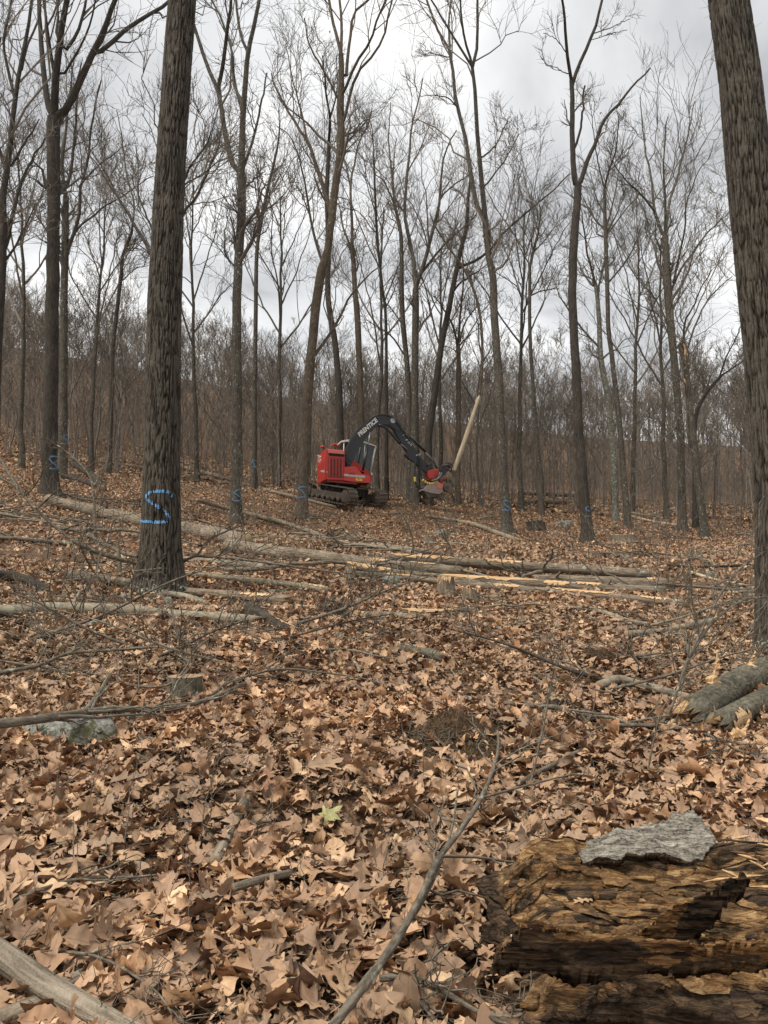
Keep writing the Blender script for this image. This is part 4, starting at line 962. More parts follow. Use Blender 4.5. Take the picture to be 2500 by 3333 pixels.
log('smooth pale-topped log to the right of the near S tree', [(595, 1868), (700, 1876), (850, 1893), (980, 1908), (1075, 1924)], (20, 22), 'bark_smooth', strips=[(0.0, 0.45, -0.5, 0.5), (0.8, 0.98, -0.5, 0.6)], ragged=True, cap='fresh_wood')
log('grey log in the stack right of the near S tree, upper one', [(600, 1820), (700, 1830), (800, 1840), (860, 1846)], (20, 24), 'bark_smooth')
log('split pale rail lying right of the rough bark chunk', [(1180, 2002), (1280, 2004), (1370, 2010)], (26, 20), 'bark_smooth', cap='fresh_wood', ragged=True)
log('torn log with long pale split face in mid clearing', [(1310, 1990), (1400, 1994), (1480, 1990), (1548, 1987)], (20, 18), 'bark_log', cap='fresh_wood', ragged=True, strips=[(0.0, 0.72, 0.0, 1.25)])
log('rough dark bark chunk lying beside the long smooth log end', [(812, 1982), (850, 2000), (900, 2030), (975, 2058)], (46, 20), 'bark_dark', rough=0.16, cap='fresh_wood', ragged=True, strips=[(0.5, 0.95, -0.7, 0.2)])
log('mossy chunk of log half buried in leaves, mid foreground', [(1290, 2110), (1340, 2118), (1400, 2126), (1430, 2138)], (26, 30), 'bark_limb', rough=0.14, cap='fresh_wood', ragged=True)
log('crooked grey log lying in leaves, right middle', [(1830, 1978), (1920, 1982), (1980, 1998), (2050, 2022), (2110, 2032)], (12, 16), 'bark_smooth', twigs=(5, 3))
log('curved grey branch log on the right slope', [(2040, 2064), (2110, 2062), (2180, 2052), (2250, 2036), (2330, 2020)], (24, 24), 'bark_smooth', strips=[(0.55, 0.62, 0.4, 1.2)], stubs=1)
log('thin pale pole slanting on the right slope', [(2245, 1862), (2330, 1888), (2420, 1905), (2480, 1918)], (12, 9), 'pale_pole')
log('long thin pole slanting down behind the straight S tree', [(585, 1518), (700, 1548), (850, 1590), (980, 1622), (1090, 1650)], (13, 10), 'bark_log')
log('second thin pole lying below the machine tracks', [(640, 1628), (760, 1660), (900, 1695), (1010, 1730), (1090, 1762)], (14, 16), 'bark_log')
log('thin fallen pole high on the left slope', [(270, 1497), (360, 1508), (480, 1524), (600, 1545), (790, 1580)], (9, 8), 'bark_log')
log('fallen stem on the left slope beside the faint S tree', [(235, 1508), (290, 1540), (320, 1570), (330, 1590)], (20, 26), 'bark_dark')
log('fallen limb right of the faint S tree base', [(200, 1548), (270, 1564), (310, 1580)], (16, 18), 'bark_dark')
log('grey fallen limb below the harvester head', [(1390, 1680), (1480, 1694), (1560, 1712), (1620, 1735), (1688, 1760)], (9, 17), 'bark_smooth', strips=[(0.3, 0.55, -0.4, 0.5)])
log('weathered cracked log on top of the far pile', [(1684, 1614), (1740, 1616), (1800, 1618), (1880, 1620)], (14, 18), 'old_log', rough=0.2, dz=0.35)
log('weathered cracked log at the bottom of the far pile', [(1690, 1632), (1760, 1632), (1820, 1634), (1888, 1636)], (16, 18), 'old_log', rough=0.2)
log('pale barkless log on the right slope below the thicket', [(1950, 1668), (2020, 1674), (2090, 1690), (2165, 1704), (2245, 1712)], (9, 8), 'pale_pole')
log('pale bent limb propped up on the right slope', [(2055, 1676), (2110, 1684), (2160, 1668), (2220, 1655)], (8, 6), 'pale_pole', dz=0.15)
log('low grey log far on the right slope', [(2350, 1796), (2420, 1800), (2480, 1802)], (8, 10), 'bark_log')
log('dark thin log crossing the slope at right', [(2170, 1838), (2260, 1846), (2380, 1842), (2440, 1838)], (8, 9), 'bark_dark')
log('dark splintery branch lying behind the felled trunks', [(1340, 1808), (1400, 1814), (1470, 1822)], (10, 12), 'bark_dark', twigs=(8, 3))
log('crooked forked limb in the leaves, right foreground', [(1950, 2232), (2010, 2210), (2060, 2222), (2130, 2240), (2245, 2270)], (30, 22), 'bark_smooth', stubs=1, rough=0.1)
log('pale short broken stick stuck in leaves', [(1735, 2206), (1765, 2228), (1805, 2268)], (14, 16), 'bark_weathered')
# big broken limb at the right edge
R1, W1, rr1 = log('thick grey broken limb leaning in from the right edge', [(2600, 2150), (2560, 2165), (2480, 2190), (2390, 2235), (2310, 2290), (2250, 2330)], (84, 104), 'bark_limb', cap='fresh_wood', ragged=True, n=34, k=24, sink=0.5, rough=0.05)
log('second broken limb under it at the right edge with torn pale butt', [(2620, 2235), (2570, 2250), (2500, 2275), (2410, 2320), (2340, 2362)], (70, 84), 'bark_limb', cap='fresh_wood', ragged=True, n=24, k=20, sink=0.5, strips=[(0.78, 1.0, 0.9, 2.2)])
def splinter(label, pts, w, d, name='wood_splinter'):
    p = px_path(pts, 14); t = np.linspace(0, 1, 14); ww = w * np.clip(1.1 - t, 0.05, 1) * (1 + 0.25 * rng.normal(size=14))
    W = P(p[:, 0], p[:, 1], np.full(14, d)); r = ww * d / F / 2
    V, Q, A = tubes(W[None], r[None], 6, (1 + 0.3 * rng.normal(size=(14, 6)))[None])
    O = W[0]
    o = link(name, mesh(name, V - O, Q, attrs={'tc': A}, mats=('fresh_wood',), smooth=False), None, tuple(O)); tag(o, label, 'splinter')
dS = float(W1[24, 1]) - 0.05
splinter('upright pale torn splinter on the thick broken limb, left one', [(2320, 2236), (2330, 2180), (2335, 2150), (2333, 2120)], 36, dS)
splinter('upright pale torn splinter on the thick broken limb, right one', [(2442, 2200), (2448, 2160), (2452, 2140), (2460, 2118)], 30, float(W1[14, 1]) - 0.05)
splinter('small pale upright splinter behind the thick broken limb', [(2330, 2030), (2334, 2008), (2336, 1984)], 16, 9.6)
splinter('small pale upright splinter near the second fork', [(2100, 2098), (2099, 2075)], 10, 9.0)
splinter('small pale chip lying beside the broken limbs', [(2380, 2395), (2420, 2380), (2440, 2340)], 30, 4.7)

# weathered logs at the lower left corner
log('weathered grey barkless log in the lower left corner', [(-120, 3060), (0, 3128), (150, 3232), (300, 3315), (470, 3410)], (84, 64), 'bark_weathered', n=40, k=26, rough=0.05, sink=0.2, dz=0.02)
log('second weathered log under it at the lower left corner', [(-60, 3350), (40, 3310), (140, 3265), (260, 3190)], (80, 56), 'bark_log', n=20, k=18, rough=0.1, sink=0.7, cap='fresh_wood', ragged=True)
log('slanting dead stick standing out of the leaves, lower middle', [(700, 2810), (740, 2730), (775, 2660), (795, 2612)], (46, 34), 'bark_weathered', n=18, k=14, sink=0.5)
log('brown curved branch half hidden in the leaves, lower middle', [(760, 2890), (880, 2855), (1010, 2830), (1100, 2806), (1200, 2780), (1280, 2745)], (26, 20), 'bark_weathered', n=26, k=12, sink=0.8, stubs=2)

# ------------------------------------------------------------------ fallen branches and twigs near the camera
BG = 'fallen branches in the foreground'
branch('long grey branch sweeping across the left foreground over the mossy rock', [(-40, 2360), (120, 2342), (275, 2318), (380, 2308), (540, 2308), (660, 2282), (740, 2250), (800, 2222)], (32, 11), [0.17, 0.16, 0.12, 0.09, 0.08, 0.07], twigs=(11, 4), k=12)
branch('upright broken side branch on the long grey branch', [(275, 2318), (305, 2280), (335, 2235), (360, 2195)], (18, 14), [0.13, 0.15], tip=0.06)
branch('thin continuation of the long branch reaching right', [(540, 2306), (620, 2310), (690, 2260), (760, 2215), (910, 2178), (1060, 2190), (1190, 2210), (1250, 2228)], (11, 4), [0.05, 0.06, 0.07, 0.06], twigs=(8, 3))
branch('drooping side branch under the long grey branch', [(410, 2318), (440, 2370), (470, 2420), (500, 2440)], (12, 7), [0.05, 0.02], twigs=(4, 2))
branch('dark thin branch crossing upper left foreground', [(-30, 2195), (130, 2165), (220, 2128), (380, 2115), (530, 2108), (600, 2145), (680, 2180)], (15, 5), [0.05, 0.06, 0.07, 0.05], twigs=(12, 4))
branch('second dark thin branch below it at upper left', [(-30, 2145), (60, 2160), (150, 2172), (240, 2195), (320, 2192)], (9, 6), 0.05, twigs=(8, 3), tip=0.05)
branch('wavy twig rising from the leaves at left centre', [(380, 2200), (420, 2228), (540, 2232), (600, 2180), (640, 2110), (720, 2060), (800, 2040), (900, 2075)], (9, 4), [0.04, 0.08, 0.08, 0.05], twigs=(8, 3))
branch('grey stick ending in the middle of the leaves', [(740, 2312), (830, 2300), (930, 2296), (1010, 2275), (1050, 2245)], (13, 12), 0.02)
branch('tall forked bare branch reaching up from the bottom edge', [(1080, 3345), (1190, 3200), (1290, 3060), (1370, 2920), (1425, 2800), (1500, 2700), (1560, 2610), (1600, 2520), (1622, 2440), (1620, 2378)], (34, 9), [0.10, 0.16, 0.14, 0.10, 0.07], twigs=(7, 3), k=12, n=34)
branch('thin parallel branch left of the tall forked branch', [(1290, 3060), (1370, 2945), (1430, 2820), (1470, 2700), (1490, 2570)], (12, 7), [0.16, 0.10, 0.08], twigs=(5, 2))
branch('grey broken stick slanting up right from the tall forked branch', [(1640, 2580), (1740, 2520), (1830, 2475), (1922, 2425)], (18, 16), 0.03, tip=0.03)
branch('arching branch at the bottom edge under the rotten log end', [(1235, 3185), (1330, 3180), (1440, 3225), (1550, 3290), (1680, 3345)], (20, 13), [0.05, 0.06, 0.05], twigs=(8, 3), k=10)
branch('thin branch at the bottom edge, lowest in the middle', [(1330, 3180), (1370, 3260), (1420, 3330), (1430, 3380)], (16, 10), 0.04, twigs=(4, 2))
branch('upright reddish sapling stem beside the broken limbs', [(2150, 2360), (2190, 2290), (2230, 2170), (2290, 2040), (2330, 1960), (2400, 1860), (2480, 1800)], (10, 4), d=[5.8, 6.0, 6.2, 6.4], twigs=(10, 4), fine=0.003, up=0.4, flat=1.0)
branch('second upright grey stem beside the broken limbs', [(2215, 2240), (2240, 2150), (2300, 2050), (2360, 1990), (2430, 1950), (2500, 1944)], (13, 6), d=[6.0, 6.2, 6.4], twigs=(9, 4), fine=0.003, up=0.4, flat=1.0)
branch('dark horizontal branch crossing to the right edge below the broken limbs', [(1975, 2362), (2080, 2360), (2200, 2366), (2300, 2390), (2400, 2440), (2500, 2480)], (14, 8), [0.03, 0.05, 0.05], twigs=(9, 3))
branch('thin upright grey sapling in the right middle foreground', [(1730, 2540), (1770, 2360), (1800, 2200), (1850, 2060)], (7, 3), d=[4.4, 4.5], twigs=(10, 2), fine=0.002, up=0.5, flat=1.0)
branch('thin upright sapling right of it with pale stem', [(2110, 2500), (2130, 2400), (2160, 2300), (2240, 2220)], (7, 3), d=[4.7, 4.8], twigs=(8, 2), fine=0.002, up=0.4, flat=1.0)
branch('thin branch in the leaves at left lower edge', [(-20, 2965), (120, 2900), (270, 2858), (400, 2858), (470, 2862)], (15, 7), [0.03, 0.05, 0.03], twigs=(7, 3))
branch('dark twig lying at the left edge', [(-20, 2575), (120, 2590), (220, 2582), (320, 2550)], (14, 5), 0.02, twigs=(6, 2))
branch('mossy thick twig end at the left edge', [(-20, 2830), (60, 2806), (130, 2804), (200, 2816)], (24, 18), 0.02)
branch('curved dark twig at the lower left centre', [(180, 3095), (300, 3110), (380, 3140), (460, 3190), (520, 3240), (560, 3300)], (10, 7), [0.05, 0.07, 0.05], twigs=(8, 3), fine=0.002)
branch('dark arched branch in the middle left leaves', [(440, 2720), (520, 2690), (600, 2668), (700, 2668), (800, 2680), (880, 2672)], (13, 6), 0.03, twigs=(8, 3), fine=0.003)
branch('thin dark twig crossing the centre leaves', [(1060, 2910), (1160, 2915), (1260, 2950), (1340, 2965)], (8, 6), 0.03, twigs=(6, 3), fine=0.002)
branch('twisting twig right of the green leaf', [(1560, 2620), (1640, 2668), (1720, 2692), (1790, 2730), (1840, 2770)], (11, 5), 0.03, twigs=(7, 3), fine=0.002)
# long whippy branches in the left middle distance
branch('long curved dark branch sweeping down toward the near S tree', [(0, 1490), (40, 1560), (110, 1650), (200, 1730), (260, 1772), (340, 1806), (450, 1836)], (9, 14), d=[12.5, 12.0, 11.8, 12.2], twigs=(10, 4), fine=0.006, up=0.35, flat=1.0)
branch('thin branch joining the long curved branch at left', [(-20, 1545), (30, 1570), (60, 1590)], (7, 8), d=[12.3, 12.2])
branch('upright crooked dead stem between the left logs', [(310, 1735), (308, 1660), (296, 1560), (250, 1500), (195, 1456)], (9, 6), d=[17, 17.5], twigs=(8, 4), fine=0.005, up=0.4, flat=1.0, tip=0.15)
branch('slanting pale stick leaning near the left logs', [(285, 1740), (340, 1770), (400, 1800), (450, 1812)], (14, 12), d=[13.5, 13])
branch('short pale upright post near the left logs', [(392, 1862), (388, 1820), (384, 1764)], (15, 11), d=[12.6, 12.6], mat='bark_smooth')
branch('low sweeping branch right of the near S tree, lower', [(596, 1830), (640, 1810), (760, 1818), (900, 1836), (1040, 1856), (1150, 1868)], (9, 5), d=[12.4, 12.2, 12.0, 12.2], twigs=(14, 4), fine=0.005, up=0.3, flat=0.8)
branch('forked twig rising right of the near S tree', [(640, 1810), (680, 1760), (740, 1728), (790, 1710)], (8, 4), d=[12.4, 12.6], twigs=(8, 3), fine=0.004, up=0.4, flat=1.0)
branch('dead upright twig in the centre of the clearing', [(1345, 1806), (1342, 1750), (1330, 1700), (1340, 1650)], (6, 3), d=[17, 17], twigs=(10, 3), fine=0.005, up=0.4, flat=1.0)
branch('dead upright twig right of centre in the clearing', [(1466, 1820), (1466, 1780), (1440, 1740), (1420, 1690)], (7, 3), d=[17, 17], twigs=(10, 3), fine=0.005, up=0.4, flat=1.0)

BRUSH = 'whippy brush branches on the slope'
for q in range(36):
    if q < 18:
        u0, v0 = rng.uniform(-50, 900), rng.uniform(1570, 2200)
        if 200 < u0 < 700 and 1820 < v0 < 2060: v0 += 150
    elif q < 28: u0, v0 = rng.uniform(1900, 2500), rng.uniform(1750, 2250)
    else: u0, v0 = rng.uniform(900, 1900), rng.uniform(1640, 1900)
    g = G(u0, v0)[0]; d0 = float(g[1]); sc_ = F / d0
    ln = rng.uniform(1.0, 3.2) * sc_ * (0.6 + d0 / 40); a = rng.choice([-1, 1]); lf_ = rng.uniform(0.1, 0.55)
    pts_ = [(u0, v0), (u0 + a * ln * 0.35, v0 - ln * lf_ * 0.25), (u0 + a * ln * 0.7, v0 - ln * lf_ * 0.6), (u0 + a * ln, v0 - ln * lf_ * 0.8)]
    branch('bare whippy branch with side twigs arching over the leaves', pts_, (rng.uniform(0.022, 0.05) * sc_, 0.010 * sc_), d=[d0, d0 - rng.uniform(-0.3, 0.8)], twigs=(9, 4), fine=0.0035 + d0 * 0.0002, up=0.3, flat=0.9, group=BRUSH, mat=('bark_branch', 'bark_dark', 'bark_smooth')[q % 3])
def scatter_sticks(count, y0, y1, lmin, lmax, rmin, rmax, label, group, mats=('bark_branch', 'bark_smooth', 'bark_log', 'bark_weathered'), pw=1.3, arch=0.1):
    for q in range(count):
        d = y0 + (y1 - y0) * rng.random() ** pw; x = rng.uniform(-0.56, 0.56) * d
        ln = rng.uniform(lmin, lmax); a = rng.uniform(-0.6, 0.6) + (math.pi if rng.random() < .5 else 0)
        if rng.random() < .25: a += 1.2
        n = 12; s = np.linspace(-0.5, 0.5, n)
        kx = rng.normal() * 0.25
        X = x + math.cos(a) * s * ln + -math.sin(a) * (s ** 2) * kx * ln; Y = d + math.sin(a) * s * ln + math.cos(a) * (s ** 2) * kx * ln
        r = rng.uniform(rmin, rmax)
        Z = ground(X, Y); Z = np.polyval(np.polyfit(s, Z, 1), s) + r * 0.7 + 0.02 + arch * ln * rng.random() * (0.25 - s ** 2)
        W = np.stack([X, Y, Z], -1) + rng.normal(size=(n, 3)) * 0.006 * ln
        rad = r * (1 - 0.75 * (s + 0.5))
        O = np.array([x, d, gz(x, d)])
        root = empty('fallen_stick', tuple(O), label, 'stick', group)
        V, Q, A = tubes(W[None], rad[None], 6)
        link('stem', mesh('stem', V - O, Q, attrs={'tc': A}, mats=(mats[rng.integers(0, len(mats))],)), root)
        if rng.random() < 0.7: add_twigs(root, W, rad, O, (int(rng.integers(3, 8)), 2), fine=max(0.0022, r * 0.3))
scatter_sticks(34, 2.3, 6, 0.25, 0.9, 0.003, 0.008, 'small dry twig lying among the large foreground leaves', 'small twigs among the near leaves')
scatter_sticks(42, 6, 14, 0.6, 2.2, 0.008, 0.028, 'dry stick lying in the leaf litter before the felled trunks', 'sticks lying in the leaf litter')
scatter_sticks(70, 14, 46, 1.2, 5.0, 0.02, 0.07, 'fallen limb lying on the leafy slope beyond the near S tree', 'fallen limbs on the slope', arch=0.15)

# thin standing saplings and brush on the near slope
def sapling(x, d, h, r, label, group, tw=(9, 4)):
    n = 10; s = np.linspace(0, 1, n)
    ln = rng.normal(size=2) * 0.14 * h
    W = np.stack([x + ln[0] * s ** 1.4, d + ln[1] * s ** 1.4, gz(x, d) - 0.03 + h * s], -1); W[1:, :2] += rng.normal(size=(n - 1, 2)) * 0.012 * h
    R = r * (1 - 0.8 * s); O = W[0].copy()
    root = empty('sapling', tuple(O), label, 'sapling', group)
    V, Q, A = tubes(W[None], R[None], 5); link('stem', mesh('stem', V - O, Q, attrs={'tc': A}, mats=('bark_branch',)), root)
    Pn = spline(np.concatenate([W, R[:, None]], 1), 16)
    P1, R1_ = spawn(Pn[None, :, :3], Pn[None, :, 3], tw[0], 0.2, 1.0, 0.35, 0.8, 0.3, 6, 0.2, 0.6, r * 0.12, r * 0.2, 0.2, 1.6)
    P2, R2_ = spawn(P1, R1_, tw[1], 0.2, 1.0, 0.5, 0.8, 0.2, 4, 0.2, 0.6, r * 0.1, r * 0.14, 0.1, 0.8)
    V, Q, A = join([tubes(P1, R1_, 4), tubes(P2, R2_, 3)]); link('twigs', mesh('twigs', V - O, Q, attrs={'tc': A}, mats=('twig',)), root)
for q in range(46):
    d = rng.uniform(13, 46); x = rng.uniform(-0.52, 0.52) * d
    sapling(x, d, rng.uniform(0.8, 2.6) * (0.7 + d / 40), rng.uniform(0.006, 0.011) * (0.6 + d / 25), 'thin bare sapling standing on the leafy slope among the felled trunks', 'thin saplings on the slope')
for (u, v, h) in [(395, 2800, 0.55), (640, 2760, 0.5), (690, 2740, 0.6), (160, 2700, 0.45), (1380, 2560, 0.4), (290, 2640, 0.4), (1700, 2660, 0.5), (520, 2330, .5), (180, 2230, .8), (130, 2420, .3), (1240, 2920, .28), (620, 2930, .4)]:
    g = G(u, v)[0]; sapling(g[0], g[1], h, 0.0035, 'fine upright dark seedling stem standing in the foreground leaves', 'seedlings in the foreground leaves', (7, 2))

# ------------------------------------------------------------------ stumps
def stump(label, u, v, wpx, hpx, mat='bark_log', jag=0.0, top='cut_wood', n=12, k=28):
    g = G(u, v)[0]; d = g[1]; r = wpx * d / F / 2; h = hpx * d / F
    ang = np.arange(k) * 2 * np.pi / k; s = np.linspace(-0.15, 1, n)
    fl = 1 + 0.22 * np.exp(-np.clip(s, 0, 1) / 0.25)[:, None] + 0.06 * fbm(np.stack([np.cos(ang)[None] * 2 + 0 * s[:, None], np.sin(ang)[None] * 2 + 0 * s[:, None], 0 * ang[None] + s[:, None]], -1), 2, int(u))
    top_h = 1 + jag * (rng.random(k) - 0.3)
    V = np.stack([g[0] + r * fl * np.cos(ang), g[1] + r * fl * np.sin(ang), g[2] + h * np.where(s[:, None] > 0, s[:, None] * top_h[None], s[:, None])], -1)
    root = empty('tree_stump', tuple(g), label, 'stump'); O = g
    tcv = np.stack([r * np.cos(ang)[None] + 0 * V[..., 0], r * np.sin(ang)[None] + 0 * V[..., 0], V[..., 2]], -1).reshape(-1, 3)
    i = np.arange(n - 1)[:, None] * k; j = np.arange(k)[None]; j2 = (j + 1) % k
    Q = np.stack([i + j, i + j2, i + k + j2, i + k + j], -1).reshape(-1, 4)
    link('side', mesh('side', V.reshape(-1, 3) - O, Q, attrs={'tc': tcv}, mats=(mat,)), root)
    ring = V[-1].copy(); rings = [ring + (np.array([0, 0, 0.003]))]
    for f in (0.75, 0.45, 0.15):
        q = g + np.array([0, 0, h]) + (ring - g - np.array([0, 0, h])) * f; q[:, 2] = g[2] + h * (1 + jag * 1.2 * (rng.random(k) - 0.55)); rings.append(q)
    T = np.array(rings).reshape(-1, 3); i = np.arange(3)[:, None] * k
    Q = np.stack([i + j, i + j2, i + k + j2, i + k + j], -1).reshape(-1, 4)
    T = np.concatenate([T, [g + np.array([0, 0, h * (1 - jag * 0.3)])]]); F3 = np.stack([3 * k + j[0], 3 * k + j2[0], np.full(k, 4 * k)], -1)
    link('cut_top', mesh('cut_top', T - O, Q, F3, attrs={'tc': (T - O)[:, [0, 2, 1]] * np.array([1, 1, 1.0])}, mats=(top,), smooth=False), root)
stump('small sawn stump with mossy bark in the left foreground', 600, 2282, 108, 78, 'bark_limb')
stump('splintered orange stump in front of the felled sheaf, left one', 1452, 1938, 56, 44, 'bark_log', 0.8, 'fresh_wood', k=44)
stump('splintered orange stump in front of the felled sheaf, right one', 1533, 1962, 54, 34, 'bark_log', 0.8, 'fresh_wood', k=44)
stump('low broad cut stump on the right slope', 2025, 1768, 84, 26, 'bark_log', 0.35, 'fresh_wood')
stump('dark cut stump on the slope right of the fourth S tree', 1745, 1722, 60, 24, 'bark_dark', 0.3)
stump('low stump in front of the machine tracks', 1400, 1772, 40, 26, 'bark_log', 0.3)
stump('small stump beside the mossy stone behind the sheaf', 1140, 1890, 34, 40, 'bark_log', 0.3, 'fresh_wood')
stump('tiny mossy stump among leaves in the right foreground', 1818, 2312, 54, 34, 'bark_dark', 0.3)

# ------------------------------------------------------------------ dark root mounds
def mound(label, u, v, wpx, hpx, roots, dep=0.7, seed=3):
    g = G(u, v)[0]; d = g[1]; a = wpx * d / F / 2; h = hpx * d / F
    n, k = 22, 64; t = np.linspace(0, 1, n); ang = np.arange(k) * 2 * np.pi / k
    X = a * t[:, None] * np.cos(ang); Y = a * dep * t[:, None] * np.sin(ang) + a * dep * 0.5
    q = np.stack([X / a * 3 + seed, Y / a * 3, 0 * X], -1)
    Z = ground(g[0] + X, g[1] + Y) - g[2] + h * (1 - t[:, None] ** 2) ** 1.3 * (0.75 + 0.6 * fbm(q, 4, seed)) + h * 0.25 * fbm(q * 4, 3, seed + 1) - 0.02
    V = np.stack([X, Y, Z], -1).reshape(-1, 3); i = np.arange(n - 1)[:, None] * k; j = np.arange(k)[None]; j2 = (j + 1) % k
    Q = np.stack([i + j, i + k + j, i + k + j2, i + j2], -1).reshape(-1, 4)
    root = empty('root_mound', tuple(g), label, 'root mound')
    link('earth', mesh('earth', V, Q, attrs={'tc': V}, mats=('humus',)), root)
    K = roots; aa = rng.uniform(3.0, 6.4, K); s0 = rng.random(K) ** 0.5 * 0.85
    p0 = np.stack([a * s0 * np.cos(aa), a * dep * s0 * np.sin(aa) + a * dep * 0.5, h * (1 - s0 ** 2) * 0.9 + ground(g[0] + a * s0 * np.cos(aa), g[1] + a * dep * s0 * np.sin(aa)) - g[2]], -1)
    dr = unit(rng.normal(size=(K, 3)) + np.array([0, -0.5, 0.25])); s = np.linspace(0, 1, 6)[None, :, None]
    W = p0[:, None] + dr[:, None] * s * rng.uniform(0.3, 0.9, K)[:, None, None] * h * 1.3 + np.cumsum(rng.normal(size=(K, 6, 3)), 1) * h * 0.06 * s
    v_, q_, a_ = tubes(W, (rng.uniform(0.006, 0.02, K)[:, None] * h * 1.4 * (1 - 0.7 * s[0, :, 0])[None]), 4)
    link('rootlets', mesh('rootlets', v_, q_, attrs={'tc': a_}, mats=('bark_branch',)), root)['kind'] = 'stuff'
mound('dark crumbly mound of roots and moss in the centre right leaves', 1480, 2450, 420, 85, 90, seed=3)
mound('upturned brown root clump beside the rough dark bark chunk', 1080, 2012, 150, 62, 70, seed=7)
mound('dark rotted hollow clump in the leaves before the right broken limbs', 1960, 2160, 190, 50, 50, seed=9)
# ------------------------------------------------------------------ stones
def stone(label, u, v, wpx, hpx, dep=0.7, seed=1, sink=0.25):
    g = G(u, v)[0]; d = g[1]; a = wpx * d / F / 2; h = hpx * d / F
    bm = bmesh.new(); bmesh.ops.create_icosphere(bm, subdivisions=4, radius=1.0)
    co = np.array([v_.co[:] for v_ in bm.verts])
    dsp = 1 + 0.32 * fbm(co * 1.2 + seed * 3.1, 3, seed) + 0.09 * fbm(co * 5, 3, seed + 2)
    co = co * dsp[:, None]; co[:, 2] = np.clip(co[:, 2], -1, 0.72 + 0.08 * fbm(co * 3, 2, seed))
    co = co * np.array([a, a * dep, h * (1 + sink)]); 
    for v_, c_ in zip(bm.verts, co): v_.co = c_
    for f_ in bm.faces: f_.smooth = True
    me = bpy.data.meshes.new('stone'); bm.to_mesh(me); bm.free(); me.materials.append(MAT['rock'])
    o = link('stone', me, None, (g[0], g[1] + a * dep * 0.6, g[2] + 0.0)); tag(o, label, 'stone'); return o
stone('pale mossy boulder under the long grey branch at left', 205, 2435, 360, 95, 0.5, 3)
stone('small pale stone at the left foot of the near S tree', 405, 1955, 44, 26, 0.7, 5)
stone('flat grey stone right of the near S tree foot', 640, 1945, 84, 24, 0.7, 6)
stone('small stone under the curved peeling branch log', 545, 1975, 34, 34, 0.7, 8)
stone('mossy round stone in front of the felled sheaf', 1272, 1908, 74, 36, 0.7, 9)
stone('grey stone on the slope below the far log pile', 1842, 1712, 58, 20, 0.7, 10)
stone('flat grey slab stone behind the felled trunks', 1440, 1740, 60, 16, 0.7, 11)
stone('grey-green flat stone right of the split log', 900, 1936, 120, 18, 0.6, 12)
stone('small grey stone beside the slanting pale pole', 2315, 1876, 40, 18, 0.7, 13)
stone('low grey stone in the leaves at left', 300, 2045, 80, 26, 0.7, 14)
stone('grey stone at the foot of the second S tree', 772, 1732, 34, 12, 0.7, 15)

